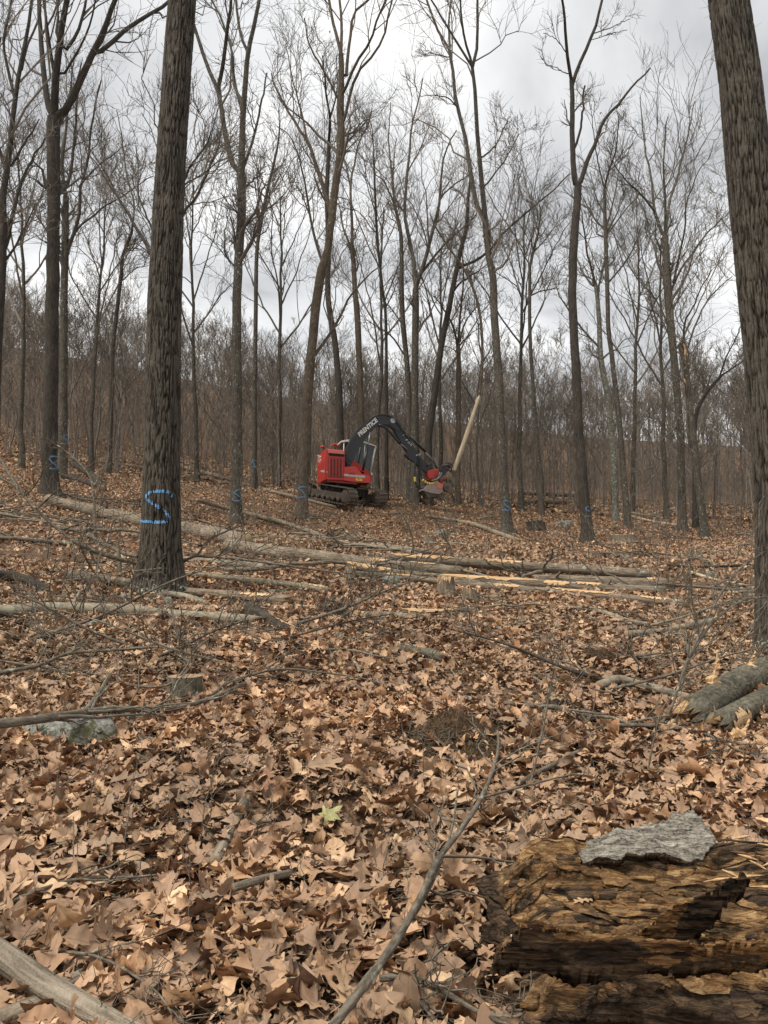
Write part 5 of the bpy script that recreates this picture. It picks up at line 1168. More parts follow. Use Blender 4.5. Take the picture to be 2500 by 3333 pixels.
# ------------------------------------------------------------------ rotten log in the lower right corner
def rotten():
    prof = np.array([(3.28, 0.18, 0.0), (3.19, 0.36, 0.0), (3.10, 0.55, 0.3), (3.03, 0.625, 0.9), (2.96, 0.60, 1.1), (2.90, 0.52, 0.95), (2.83, 0.42, 0.8), (2.75, 0.32, 0.6), (2.64, 0.24, 0.4), (2.53, 0.22, 0.1),
                     (2.45, 0.25, -0.2), (2.415, 0.36, -0.1), (2.405, 0.48, 0.75), (2.385, 0.515, 1.6), (2.355, 0.51, 1.5), (2.335, 0.46, 0.55), (2.345, 0.38, 0.1), (2.41, 0.335, -0.3), (2.54, 0.30, -0.5),  # lowest zones paint the shade of the undercut below the rim
                     (2.56, 0.265, -0.5), (2.44, 0.225, -0.3), (2.32, 0.18, 0.05), (2.27, 0.10, 0.3), (2.25, 0.0, 0.3), (2.25, -0.1, 0.3)])
    m = 140; pr = spline(prof, m); nx = 210
    xs = np.linspace(0, 1, nx)
    V = np.zeros((nx, m, 3)); zone = np.zeros((nx, m)); tcv = np.zeros((nx, m, 3))
    s = np.linspace(0, 1, m)
    # start of the log differs along the profile: back end reaches farther left, ragged
    x0 = np.interp(s, [0, 0.10, 0.2, 0.33, 0.45, 0.52, 0.60, 0.68, 0.8, 1.0], [0.42, 0.36, 0.34, 0.32, 0.38, 0.47, 0.44, 0.42, 0.52, 0.58]) + 0.10 * fbm(np.stack([s * 13, 0 * s, 0 * s], -1), 3, 4) + 0.05 * fbm(np.stack([s * 55, 0 * s, 0 * s], -1), 2, 14)
    x1 = 2.9
    X = x0[None] + (x1 - x0[None]) * xs[:, None] ** 1.15
    Y = pr[None, :, 0] - 0.05 * (X - 0.4) + 0 * X; Z = pr[None, :, 1] - 0.02 * (X - 0.4)
    gz0 = ground(np.full(1, 1.0), np.full(1, 2.6))[0] - 0.22
    Z = Z + gz0
    tp_ = np.clip((X - x0[None]) / 0.24, 0, 1); tp_ = tp_ * tp_ * (3 - 2 * tp_)
    Z = gz0 + 0.16 + (Z - gz0 - 0.16) * (0.58 + 0.42 * tp_ + 0.30 * (1 - tp_) * fbm(np.stack([X * 9, Y * 7, 0 * X], -1), 3, 37))
    q = np.stack([X * 2.2, Y * 16, Z * 16], -1)
    rdg = 1 - np.abs(vnoise(q * np.array([0.8, 1.0, 1.0]), 23)) * 2
    dsp = 0.028 * fbm(q, 4, 21) + 0.022 * np.clip(rdg, 0, 1) ** 2 + 0.050 * fbm(np.stack([X * 2.4, Y * 3, Z * 3], -1), 3, 31) + 0.010 * fbm(np.stack([X * 30, Y * 45, Z * 45], -1), 3, 41)
    fl_ = fbm(np.stack([X * 3.2, Y * 9, Z * 9], -1), 3, 47); dsp = dsp + 0.05 * (np.floor(fl_ * 7) / 7)
    pit = np.clip(fbm(np.stack([X * 17, Y * 34, Z * 34], -1), 2, 51) - 0.25, 0, 1) * 0.07
    nrm = np.gradient(pr[:, :2], axis=0); nrm = unit(np.stack([-nrm[:, 1], nrm[:, 0]], -1)); nrm = np.where((nrm[:, 1:2] + nrm[:, 0:1] * 0) * 1 > 0, nrm, nrm)
    # outward direction: profile runs far -> near over the top, so (dy,dz) rotated towards +z at the rim
    nrm = -nrm if nrm[25, 1] < 0 else nrm
    dsp = dsp + 0.03 * np.clip(fbm(np.stack([X * 6, Y * 5, Z * 5], -1), 2, 77), -0.6, 0.6)
    dsp = dsp - pit * np.clip(pr[None, :, 2], 0, 1)
    Y = Y + nrm[None, :, 0] * dsp; Z = Z + nrm[None, :, 1] * dsp
    # flakes at the broken end: pull the section inward
    V = np.stack([X, Y, Z], -1)
    zone = np.clip(pr[None, :, 2] + 0.0 * X, -0.2, 1.2)
    # dark crumbly left end
    zone = zone - 0.9 * np.exp(-((X - x0[None]) / 0.10) ** 2) * (s[None] < 0.55)
    i = np.arange(nx - 1)[:, None] * m + np.arange(m - 1)[None]
    Q = np.stack([i, i + 1, i + m + 1, i + m], -1).reshape(-1, 4)
    # end cap: inner rings of the left end
    c = V[0].mean(0) + np.array([0.10, 0, -0.05]); capV = [V[0]]
    rings = 10
    for f in range(1, rings + 1):
        t = f / rings
        p_ = V[0] + (c - V[0]) * t
        p_[:, 0] += 0.05 * fbm(p_ * 22, 3, 61) + 0.06 * math.sin(t * 3.1)
        capV.append(p_)
    cv = np.array(capV[1:]).reshape(-1, 3); base = nx * m
    idx = np.concatenate([np.arange(m)[None], base + np.arange(rings * m).reshape(rings, m)])
    Qc = np.stack([idx[:-1, :-1], idx[1:, :-1], idx[1:, 1:], idx[:-1, 1:]], -1).reshape(-1, 4)
    VV = np.concatenate([V.reshape(-1, 3), cv]); zz2 = np.concatenate([zone.ravel(), 0.25 + 0.5 * fbm(cv * 9, 2, 71)])
    O = np.array([1.2, 2.7, gz(1.2, 2.7)])
    root = empty('rotten_log', tuple(O), 'large hollow rotten log with crumbling orange wood in the lower right', 'log')
    link('shell', mesh('shell', VV - O, np.concatenate([Q, Qc]), attrs={'tc': VV, 'zone': zz2}, mats=('rotten_wood',)), root)
    # torn splinters and flakes lying along the grain, lifted off the shell
    Nn = np.cross(np.gradient(V, axis=0), np.gradient(V, axis=1)); Nn = unit(Nn); Nn = np.where(Nn[..., 2:3] < -0.2, -Nn, Nn); Nn[..., 2] = np.abs(Nn[..., 2])
    fv, fq, fz, o_ = [], [], [], 0
    for q_ in range(620):
        if q_ < 400: a = int(rng.integers(14, 56)); zr = rng.choice([0.25, 0.8, 1.1, 1.5])
        elif q_ < 540: a = int(rng.integers(70, 92)); zr = rng.choice([0.0, 0.4, 1.2])
        else: a = int(rng.integers(116, 136)); zr = rng.choice([-0.2, 0.2, 0.5])
        b_ = int(rng.integers(2, 120)); ln = int(rng.integers(5, 26)); dw = int(rng.integers(1, 4))
        ii = np.linspace(b_, b_ + ln, 7).astype(int); t = np.linspace(0, 1, 7)
        hh = (0.004 + 0.030 * rng.random() ** 2 * (t if rng.random() < .5 else 1 - t) ** 1.5)[:, None]
        w_ = np.clip(np.sin(np.linspace(0.25, 3.0, 7)) + rng.normal(size=7) * 0.25, 0.08, 1)[:, None]
        A_ = V[ii, a] ; B_ = V[ii, a + dw]; m_ = (A_ + B_) / 2; nn = Nn[ii, a]
        top = np.stack([m_ + (A_ - m_) * w_ + nn * hh, m_ + nn * (hh + 0.004), m_ + (B_ - m_) * w_ + nn * hh, m_ + nn * (hh - 0.005)], 1)
        top[:, :, 0] += rng.normal() * 0.004
        fv.append(top.reshape(-1, 3)); i = o_ + np.arange(6)[:, None] * 4; j = np.arange(4)[None]; j2 = (j + 1) % 4
        fq.append(np.stack([i + j, i + 4 + j, i + 4 + j2, i + j2], -1).reshape(-1, 4)); fz.append(np.full(28, zr)); o_ += 28
    fv = np.concatenate(fv)
    ff = link('splinters', mesh('splinters', fv - O, np.concatenate(fq), attrs={'tc': fv + np.repeat(rng.random((620, 3)) * 3, 28, 0), 'zone': np.concatenate(fz)}, mats=('rotten_wood',), smooth=False), root); ff['kind'] = 'stuff'
    return V
RV = rotten()

def slab(name, label, outline, dfun, thick, mat, bend, nx=110, ny=60, zone=None, disp=0.02, cat='bark', seed=3):
    """ragged plate: outline polygon in photo pixels, dfun(u, v) = depth; thickness downwards"""
    out = np.array(outline, float)
    u = np.linspace(out[:, 0].min(), out[:, 0].max(), nx); v = np.linspace(out[:, 1].min(), out[:, 1].max(), ny)
    U, Vv = np.meshgrid(u, v)
    jig = 7 * fbm(np.stack([U * 0.05, Vv * 0.05, 0 * U], -1), 3, seed); U2, V2 = U + jig, Vv + jig
    inside = np.zeros(U.shape, bool); x1, y1 = out[-1]
    for (x2, y2) in out:
        c = ((y1 > V2) != (y2 > V2)) & (U2 < (x2 - x1) * (V2 - y1) / (y2 - y1 + 1e-9) + x1); inside ^= c; x1, y1 = x2, y2
    W = P(U, Vv, dfun(U, Vv))
    q = np.stack([W[..., 0] * 9, W[..., 1] * 24, W[..., 2] * 24], -1)
    W[..., 2] += disp * fbm(q, 4, seed) + disp * 0.35 * fbm(q * 4, 2, seed + 1) + bend(U, Vv)
    B = W.copy(); B[..., 2] -= thick * (0.6 + 0.4 * (fbm(q * 0.6, 2, seed + 5) + 1)); B[..., 1] += thick * 0.5
    a, b_ = U.shape
    i = np.arange(a - 1)[:, None] * b_ + np.arange(b_ - 1)[None]
    m4 = inside[:-1, :-1] & inside[1:, :-1] & inside[:-1, 1:] & inside[1:, 1:]
    Q = np.stack([i, i + b_, i + b_ + 1, i + 1], -1)[m4]; o_ = a * b_; Qb = Q[:, ::-1] + o_
    ed = {}
    for f in Q:
        for e0, e1 in zip(f, np.roll(f, -1)):
            if (e1, e0) in ed: del ed[(e1, e0)]
            else: ed[(e0, e1)] = 1
    Qs = np.array([(e1, e0, e0 + o_, e1 + o_) for e0, e1 in ed])
    allQ = np.concatenate([Q, Qb, Qs]); VV = np.concatenate([W.reshape(-1, 3), B.reshape(-1, 3)])
    used, inv = np.unique(allQ, return_inverse=True); VV = VV[used]; O = VV.mean(0)
    at = {'tc': VV}
    if callable(zone):
        zz_ = zone(U, Vv).ravel(); at['zone'] = np.concatenate([zz_, zz_])[used]
    else: at['zone'] = np.full(len(VV), -0.1 if zone is None else zone)
    mi = np.concatenate([np.zeros(len(Q)), np.ones(len(Qb) + len(Qs))])
    o = link(name, mesh(name, VV - O, inv.reshape(-1, 4), attrs=at, mats=(mat, 'rotten_wood'), mi=mi), None, tuple(O)); tag(o, label, cat); return o
slab('bark_slab', 'pale grey flaky slab of bark lying on the rotten log', [(1885, 2770), (1900, 2735), (1990, 2715), (2060, 2705), (2130, 2690), (2190, 2650), (2262, 2636), (2290, 2680), (2325, 2722), (2330, 2752), (2290, 2790), (2210, 2806), (2120, 2800), (2040, 2808), (1960, 2812), (1900, 2805)],
     lambda u, v: 3.02 - (v - 2720) * 0.00135 + (u - 2100) * 0.00005, 0.03, 'slab_bark', lambda u, v: 0.018 * np.sin((u - 1885) / 440 * 3.1), disp=0.03, nx=150, ny=70)
def chunk(name, label, pts, w, d, mat, zone, cat, k=14, n=26, flat=0.6, parent=None):
    p = px_path(pts, n); ww = np.interp(np.linspace(0, 1, n), np.linspace(0, 1, len(w)), w)
    dd = np.interp(np.linspace(0, 1, n), np.linspace(0, 1, len(d)), d)
    W = P(p[:, 0], p[:, 1], dd); r = ww * dd / F / 2
    ang = np.arange(k) * 2 * np.pi / k
    jit = (1 - (1 - flat) * np.abs(np.sin(ang)))[None] * (1 + 0.35 * fbm(np.stack([np.cos(ang)[None] * 2 + 0 * r[:, None], np.sin(ang)[None] * 2 + 0 * r[:, None], np.arange(n)[:, None] * 0.3 + 0 * ang[None]], -1), 3, int(p[0, 0])))
    V, Q, A = tubes(W[None], r[None], k, jit[None]); 
    V = np.concatenate([V, [W[0]], [W[-1]]]); j = np.arange(k); j2 = (j + 1) % k
    F3 = np.concatenate([np.stack([np.full(k, n * k), j2, j], -1), np.stack([np.full(k, n * k + 1), (n - 1) * k + j, (n - 1) * k + j2], -1)])
    O = W[0]
    z = np.full(len(V), float(zone)); z[:n * k] += 0.45 * np.tile(np.sin(ang), n)
    o = link(name, mesh(name, V - O, Q, F3, attrs={'tc': V, 'zone': z}, mats=(mat,)), None, tuple(O)); tag(o, label, cat)
slab('wood_wedge', 'dark pointed wedge of wood sticking up out of the rotten log', [(1250 + a / 1.327, 2600 + b / 1.327) for a, b in [(1060, 590), (1130, 530), (1230, 470), (1350, 425), (1430, 380), (1550, 325), (1584, 338), (1576, 372), (1500, 430), (1440, 495), (1395, 570), (1280, 590)]],
     lambda u, v: 2.45 - (u - 2064) * 0.0001 + 0.0004 * (v - 2950), 0.035, 'rotten_wood', lambda u, v: 0 * u, disp=0.03, zone=lambda u, v: np.where(u + (v - 2950) * 0.6 < 2235, 1.6, 0.15), cat='wood', seed=14, nx=90, ny=60)
PT = np.array([(1700, 2996), (1760, 2990), (1830, 3018), (1920, 3042), (2080, 3048), (2250, 3064), (2380, 3052), (2560, 3040), (2720, 3036)], float)
PB = np.array([(2720, 3130), (2560, 3118), (2400, 3142), (2280, 3152), (2100, 3140), (1950, 3146), (1820, 3132), (1700, 3128), (1630, 3150), (1600, 3128), (1660, 3070)], float)
slab('split_plank', 'long split plank of dark rotten wood with bright orange upper edge fronting the rotten log', np.concatenate([PT, PB]), lambda u, v: 2.205 - 0.05 * ((u - 1250) * 0.0009 - 0.4) + (v - 3060) * 0.0004, 0.045, 'rotten_wood', lambda u, v: 0 * u, disp=0.035, seed=22, nx=230, ny=46, cat='wood',
     zone=lambda u, v: np.where(v - np.interp(u, PT[:, 0], PT[:, 1]) < 26 + 16 * np.sin(u * 0.021), 1.7, np.where(u > 2260, 0.62, 0.30)))
chunk('wood_splinter', 'short pale orange splinter at the front of the rotten log', [(1662, 3046), (1700, 3050), (1735, 3052), (1765, 3056)], (10, 22, 24, 12), (2.33, 2.31), 'fresh_wood', 1.0, 'splinter', flat=0.5, k=8, n=12)
for q_, (u, v, l_, a) in enumerate([(2290, 2870, 90, -0.15), (2370, 2860, 120, -0.1), (2440, 2885, 110, 0.05), (2330, 2905, 80, 0.1), (2400, 2780, 70, 0.3), (2440, 2800, 60, 0.6), (2465, 2745, 90, 0.2), (2390, 2730, 50, -.2), (2350, 2830, 60, .5), (2480, 2820, 70, -.4)]):
    chunk('wood_chip', 'pale yellow wood chip scattered at the right of the bark slab', [(u, v), (u + l_ * .5, v + l_ * .5 * math.sin(a)), (u + l_, v + l_ * math.sin(a))], (3, 11, 2), (2.92 - 0.0012 * (v - 2750), 2.90 - 0.0012 * (v - 2750)), 'fresh_wood', 1, 'chip', k=6, n=7, flat=0.35)
for o in bpy.data.objects:
    if o.name.startswith('wood_chip'): o['group'] = 'pale wood chips behind the rotten log'

# ------------------------------------------------------------------ tracked forestry machine
MD = 45.0
YAW = math.radians(15)
nL = np.array([-math.sin(YAW), math.cos(YAW), 0.0])          # the machine's left, away from the viewer
fH = np.array([math.cos(YAW), math.sin(YAW), 0.0])
O0 = P(980 + 430 / 3.072, 1320 + 900 / 3.072, MD)
gz_m = ground(O0[0], O0[1])
MROOT = empty('forestry_harvester', (O0[0], O0[1], float(gz_m)), 'red tracked forestry machine with black gooseneck boom and harvesting head', 'forestry machine')
MO = np.array(MROOT.location)
def M(c, y):
    """traced point of the side view (cx, cy) on the machine's plane y metres to its left"""
    c = np.asarray(c, float)
    r = ray(980 + c[..., 0] / 3.072, 1320 + c[..., 1] / 3.072)
    t = (y - (CAMP - O0) @ nL) / (r @ nL)
    return CAMP + r * t[..., None]
def mpart(name, V, Q=None, F3=None, mat='red_paint', parent=None, smooth=False, A=None, bevel=0.0, label=None):
    V = np.asarray(V, float)
    me = mesh(name, V - MO, Q, F3, attrs={'tc': V if A is None else A}, mats=(mat,), smooth=smooth)
    o = link(name, me, parent or MROOT)
    if bevel:
        b = o.modifiers.new('bevel', 'BEVEL'); b.width = bevel; b.segments = 2; b.limit_method = 'ANGLE'; b.angle_limit = math.radians(35)
    if label: o['label'] = label
    return o
def prism(name, poly, y0, y1, mat, parent=None, bevel=0.03, label=None, shrink=None):
    """side polygon traced in the photo on plane y0, pushed back to y1"""
    a = M(np.array(poly, float), y0); b = a + nL * (y1 - y0)
    if shrink is not None: b = b + (a.mean(0) - a) * shrink
    n = len(a); me = bpy.data.meshes.new(name); bm = bmesh.new()
    va = [bm.verts.new(p - MO) for p in a]; vb = [bm.verts.new(p - MO) for p in b]
    bm.faces.new(va); bm.faces.new(vb[::-1])
    for i in range(n): bm.faces.new((va[(i + 1) % n], va[i], vb[i], vb[(i + 1) % n]))
    bmesh.ops.recalc_face_normals(bm, faces=bm.faces); bm.to_mesh(me); bm.free(); me.materials.append(MAT[mat])
    o = link(name, me, parent or MROOT)
    if bevel:
        bv = o.modifiers.new('bevel', 'BEVEL'); bv.width = bevel; bv.segments = 2; bv.limit_method = 'ANGLE'; bv.angle_limit = math.radians(30)
    if label: o['label'] = label
    return o
def mtube(name, pts, y, w, mat, parent=None, k=10, n=None, label=None):
    """tube along traced points; w crop px diameter (scalar or pair)"""
    pts = np.array(pts, float); n = n or max(2, 6 * (len(pts) - 1)); p = spline(pts, n)
    yy = np.interp(np.linspace(0, 1, n), np.linspace(0, 1, np.size(y)), np.atleast_1d(y))
    W = np.array([M(p[i], yy[i]) for i in range(n)])
    r = np.interp(np.linspace(0, 1, n), [0, 1], np.atleast_1d(w) if np.size(w) == 2 else [w, w]) / 3.072 * MD / F / 2
    V, Q, A = tubes(W[None], r[None], k)
    V = np.concatenate([V, [W[0], W[-1]]]); j = np.arange(k); j2 = (j + 1) % k
    F3 = np.concatenate([np.stack([np.full(k, n * k), j2, j], -1), np.stack([np.full(k, n * k + 1), (n - 1) * k + j, (n - 1) * k + j2], -1)])
    return mpart(name, V, Q, F3, mat, parent, True, np.concatenate([A, A[:2]]), label=label)
def disc(name, c, y, rad_m, thick, mat, parent=None, k=20, axis=None, teeth=0):
    C = M(np.array(c, float), y); ax = nL if axis is None else axis
    u_ = unit(np.cross(ax, [0, 0, 1.0])); v_ = np.cross(ax, u_); ang = np.arange(k) * 2 * np.pi / k
    rr = rad_m * (1 + (0.14 * (np.arange(k) % 2) if teeth else 0 * ang))
    ring = (np.cos(ang)[:, None] * u_ + np.sin(ang)[:, None] * v_) * rr[:, None]
    V = np.concatenate([C + ring - ax * thick / 2, C + ring + ax * thick / 2, [C - ax * thick / 2, C + ax * thick / 2]])
    j = np.arange(k); j2 = (j + 1) % k
    Q = np.stack([j, j2, k + j2, k + j], -1); F3 = np.concatenate([np.stack([np.full(k, 2 * k), j2, j], -1), np.stack([np.full(k, 2 * k + 1), k + j, k + j2], -1)])
    return mpart(name, V, Q, F3, mat, parent)
def text(s, anchor, xdir, ydir, size, mat, parent=None, shear=0.0, name='lettering', extr=0.004, bold=0.0, fit=None):
    cu = bpy.data.curves.new(name, 'FONT'); cu.body = s; cu.size = size; cu.extrude = extr; cu.shear = shear; cu.offset = bold
    cu.align_x = 'CENTER'; cu.align_y = 'CENTER'; cu.materials.append(MAT[mat])
    tmp = bpy.data.objects.new(name, cu); me = bpy.data.meshes.new_from_object(tmp); bpy.data.objects.remove(tmp)
    co = np.zeros(len(me.vertices) * 3); me.vertices.foreach_get('co', co); co = co.reshape(-1, 3); lo, hi = co.min(0), co.max(0); co[:, :2] -= (lo[:2] + hi[:2]) / 2
    if fit: co[:, 0] *= fit[0] / (hi[0] - lo[0]); co[:, 1] *= fit[1] / (hi[1] - lo[1])
    me.vertices.foreach_set('co', co.ravel()); me.update()
    o = bpy.data.objects.new(name, me); COL.objects.link(o); o.parent = parent or MROOT
    x = Vector(unit(xdir)); z = x.cross(Vector(unit(ydir))).normalized(); y = z.cross(x)
    R = Matrix((x, y, z)).transposed().to_4x4()
    o.matrix_local = Matrix.Translation(Vector(np.asarray(anchor) - MO)) @ R
    return o

# --- undercarriage: its tracks point to the right and towards the viewer
tf = np.array([0.72, -0.69, 0.0]); tilt = -0.185; tf3 = unit(np.array([0.72, -0.69, tilt])); ts = unit(np.array([0.69, 0.72, 0.0])); tup = np.cross(ts, tf3); tup = tup if tup[2] > 0 else -tup
TL, TR, TW = 3.35, 0.44, 0.62
zc = P(980 + 300 / 3.072, 1320 + 880 / 3.072, 44.0)[2]
TC = np.array([O0[0], O0[1], 0.0])
nshoe = 44
per = 2 * TL + 2 * math.pi * TR
def loop_pt(s):
    s = s % per
    if s < TL: return (-TL / 2 + s, TR, 0.0)
    s -= TL
    if s < math.pi * TR: a = s / TR; return (TL / 2 + TR * math.sin(a), TR * math.cos(a), a)
    s -= math.pi * TR
    if s < TL: return (TL / 2 - s, -TR, math.pi)
    s -= TL; a = s / TR
    return (-TL / 2 - TR * math.sin(a), -TR * math.cos(a), math.pi + a)
L_ = per / nshoe * 0.92; hw = TW / 2
sv = np.array([(-L_ / 2, 0, 0), (L_ / 2, 0, 0), (L_ / 2, 0.03, 0), (L_ * 0.2, 0.03, 0), (L_ * 0.15, 0.075, 0), (-L_ * 0.05, 0.075, 0), (-L_ * 0.1, 0.03, 0), (-L_ / 2, 0.03, 0)])
V = np.concatenate([np.stack([sv[:, 0], np.full(8, -hw), sv[:, 1]], -1), np.stack([sv[:, 0], np.full(8, hw), sv[:, 1]], -1)])
j = np.arange(8); Q = np.stack([j, (j + 1) % 8, 8 + (j + 1) % 8, 8 + j], -1)
Fq = [(0, 7, 2, 1), (7, 6, 3, 2), (6, 5, 4, 3)]; Q = np.concatenate([Q, Fq, [(f[3] + 8, f[2] + 8, f[1] + 8, f[0] + 8) for f in Fq]])
shoe_me = mesh('shoe', V, Q, mats=('track_steel',), smooth=False)
B3 = np.stack([tf3, ts, tup], -1)
def tw_(c, a, b, side): return c + tf3 * a + tup * b + ts * side
for side in (-1, 1):
    C = TC + ts * side * 1.22 + np.array([0, 0, 0.0])
    C[2] = gz_m + TR + 0.03 + (0.12 if side < 0 else -0.08)
    C[2] = P(0, 1320 + (878 if side < 0 else 893) / 3.072, C[1])[2]
    Cc = C
    # track frame beam
    vb = np.array([tw_(Cc, a, b, s_) for a in (-TL / 2, TL / 2) for b in (-0.20, 0.14) for s_ in (-0.2, 0.2)])
    qb = [(0, 1, 3, 2), (4, 6, 7, 5), (0, 4, 5, 1), (2, 3, 7, 6), (0, 2, 6, 4), (1, 5, 7, 3)]
    tr_o = mpart('track', vb, qb, None, 'muddy_steel', bevel=0.03, label='muddy steel crawler track')
    for s_ in range(nshoe):
        a, b, th = loop_pt((s_ + 0.5) * per / nshoe)
        o = link('shoe', shoe_me, tr_o)
        x_ = tf3 * math.cos(th) - tup * math.sin(th); z_ = tup * math.cos(th) + tf3 * math.sin(th)
        R = Matrix((Vector(x_), Vector(ts), Vector(z_))).transposed().to_4x4()
        o.matrix_local = Matrix.Translation(Vector(tw_(Cc, a, b, 0) - MO)) @ R
    for a, rr in [(-TL / 2, 0.36), (TL / 2, 0.36)] + [(-TL / 2 + 0.55 + 0.45 * i_, 0.13) for i_ in range(6)]:
        k = 18; ang = np.arange(k) * 2 * np.pi / k; cb = 0 if rr > 0.3 else -0.24
        ring = np.cos(ang)[:, None] * tf3 * rr + np.sin(ang)[:, None] * tup * rr
        c0 = tw_(Cc, a, cb, -0.26); c1 = tw_(Cc, a, cb, 0.26)
        V = np.concatenate([c0 + ring, c1 + ring, c0 + ring * 0.55 - ts * 0.03, [c0 - ts * 0.05, c1]])
        j = np.arange(k); j2 = (j + 1) % k
        Q = np.concatenate([np.stack([j, j2, k + j2, k + j], -1), np.stack([j, 2 * k + j, 2 * k + j2, j2], -1)]); F3 = np.concatenate([np.stack([np.full(k, 3 * k), j2 + 2 * k, j + 2 * k], -1), np.stack([np.full(k, 3 * k + 1), k + j, k + j2], -1)])
        mpart('idler_wheel' if rr > .3 else 'roller', V, Q, F3, 'muddy_steel', tr_o)
cb = TC.copy(); cb[2] = P(0, 1320 + 850 / 3.072, 45)[2]
vb = np.array([tw_(cb, a, b, s_) for a in (-0.9, 0.9) for b in (-0.25, 0.22) for s_ in (-1.1, 1.1)])
mpart('chassis', vb, [(0, 1, 3, 2), (4, 6, 7, 5), (0, 4, 5, 1), (2, 3, 7, 6), (0, 2, 6, 4), (1, 5, 7, 3)], None, 'dark_gap', bevel=0.04)
prism('turntable', [(345, 742), (600, 765), (590, 815), (350, 800)], -0.75, 0.75, 'dark_gap', bevel=0.05)

# --- house
Y0, Y1 = -1.25, 1.20
body = prism('engine_housing', [(252, 748), (440, 755), (440, 452), (262, 428), (246, 470)], Y0, Y1, 'red_paint', bevel=0.07)
prism('deck_plate', [(250, 748), (560, 768), (560, 790), (255, 762)], Y0 + 0.06, Y1, 'dark_red', bevel=0.02)
gp = prism('grille', [(268, 512), (432, 522), (425, 722), (272, 712)], Y0 - 0.025, Y0 + 0.05, 'dark_red', bevel=0.01, label='dark red louvred radiator grille')
prism('grille_screen', [(288, 532), (418, 540), (412, 704), (290, 696)], Y0 - 0.032, Y0, 'dark_gap', gp, bevel=0)
for q in range(5):
    x = 288 + q * 31
    prism('bar', [(x - 4, 530), (x + 5, 531), (x + 4, 702), (x - 4, 701)], Y0 - 0.05, Y0 - 0.026, 'red_paint', gp, bevel=0.0)
V_, Q_ = [], []
for q in range(20):
    t = q / 19; z0 = 536 + t * 160
    a = M(np.array([(290, z0), (416, z0 + 8), (416, z0 + 11.5), (290, z0 + 3.5)]), Y0 - 0.042); b = a + nL * 0.012; i = len(V_) * 8
    V_.append(np.concatenate([a, b])); Q_ += [(i, i + 1, i + 2, i + 3), (i + 4, i + 7, i + 6, i + 5), (i, i + 4, i + 5, i + 1), (i + 2, i + 6, i + 7, i + 3)]
o = mpart('louvres', np.concatenate(V_), Q_, None, 'dark_red', gp); o['kind'] = 'stuff'
prism('air_intake', [(276, 472), (432, 486), (430, 512), (278, 502)], Y0 - 0.012, Y0 + 0.1, 'dark_gap', bevel=0.0)
prism('intake_hood', [(272, 438), (425, 446), (438, 488), (274, 474)], Y0 - 0.09, Y0 + 0.55, 'faded_red', bevel=0.015)
prism('rear_cover', [(250, 745), (262, 560), (262, 432), (248, 430), (232, 560), (238, 742)], Y0 - 0.004, Y1 - 0.05, 'red_paint', bevel=0.05)
prism('stripe', [(254, 655), (256, 676), (262, 676), (262, 655)], Y0 - 0.01, Y0, 'grey_paint', bevel=0)
mtube('exhaust_stack', [(345, 438), (345, 405)], -0.6, 20, 'dark_red')
prism('rain_cap', [(300, 392), (338, 372), (372, 396), (372, 404), (338, 382), (300, 402)], -0.75, -0.35, 'faded_red', bevel=0.005)
for x_ in (306, 368): mtube('cap_post', [(x_, 435), (x_, 398)], -0.6, 5, 'dark_red', n=2)
mtube('filler_cap', [(216, 424), (216, 404)], 0.2, 42, 'red_paint', n=2, k=16)
# rear-left lettering and stripe (rear face)
re0 = M(np.array([250., 545.]), Y0); rdir = -nL
rn = -fH
def rear(cx, cy):   # point on the rear plane seen at a traced pixel
    r = ray(980 + cx / 3.072, 1320 + cy / 3.072); pl = M(np.array([240., 560.]), Y0) + rn * 0.02
    t = ((pl - CAMP) @ fH) / (r @ fH); return CAMP + r * t
text('TICE', rear(183, 535), rear(205, 543) - rear(160, 527), np.array([0, 0, 1.0]), 0.62, 'letter_white', body)
text('FT', rear(178, 702), rear(205, 708) - rear(160, 697), np.array([0, 0, 1.0]), 0.55, 'dark_red', body)
a = np.array([rear(150, 628), rear(238, 648), rear(238, 672), rear(150, 650)]) + rn * 0.012
mpart('stripe', a, [(0, 1, 2, 3)], None, 'grey_paint')
# front box
fb = prism('front_box', [(428, 752), (428, 612), (545, 610), (618, 688), (692, 702), (695, 778), (560, 772)], Y0, -0.15, 'red_paint', bevel=0.04)
prism('stripe', [(428, 682), (640, 702), (640, 724), (428, 704)], Y0 - 0.010, Y0 + 0.02, 'grey_paint', fb, bevel=0)
prism('decal', [(548, 722), (612, 730), (612, 756), (548, 748)], Y0 - 0.012, Y0 + 0.02, 'yellow_rubber', fb, bevel=0)
prism('decal', [(560, 729), (592, 733), (592, 739), (560, 735)], Y0 - 0.016, Y0 + 0.01, 'dark_gap', fb, bevel=0)
text('2590', M(np.array([505., 680.]), Y0 - 0.012), M(np.array([540., 684.]), Y0) - M(np.array([470., 677.]), Y0), np.array([0, 0, 1.0]), 0.20, 'dark_red', fb, 0.3)
prism('front_deck', [(560, 772), (695, 778), (715, 690), (640, 660)], -0.15, Y1, 'red_paint', bevel=0.03)
prism('cab_ramp', [(470, 600), (535, 545), (715, 685), (695, 700), (560, 640)], -0.10, Y1, 'red_paint', bevel=0.02, label='sloping red panel under the cab')
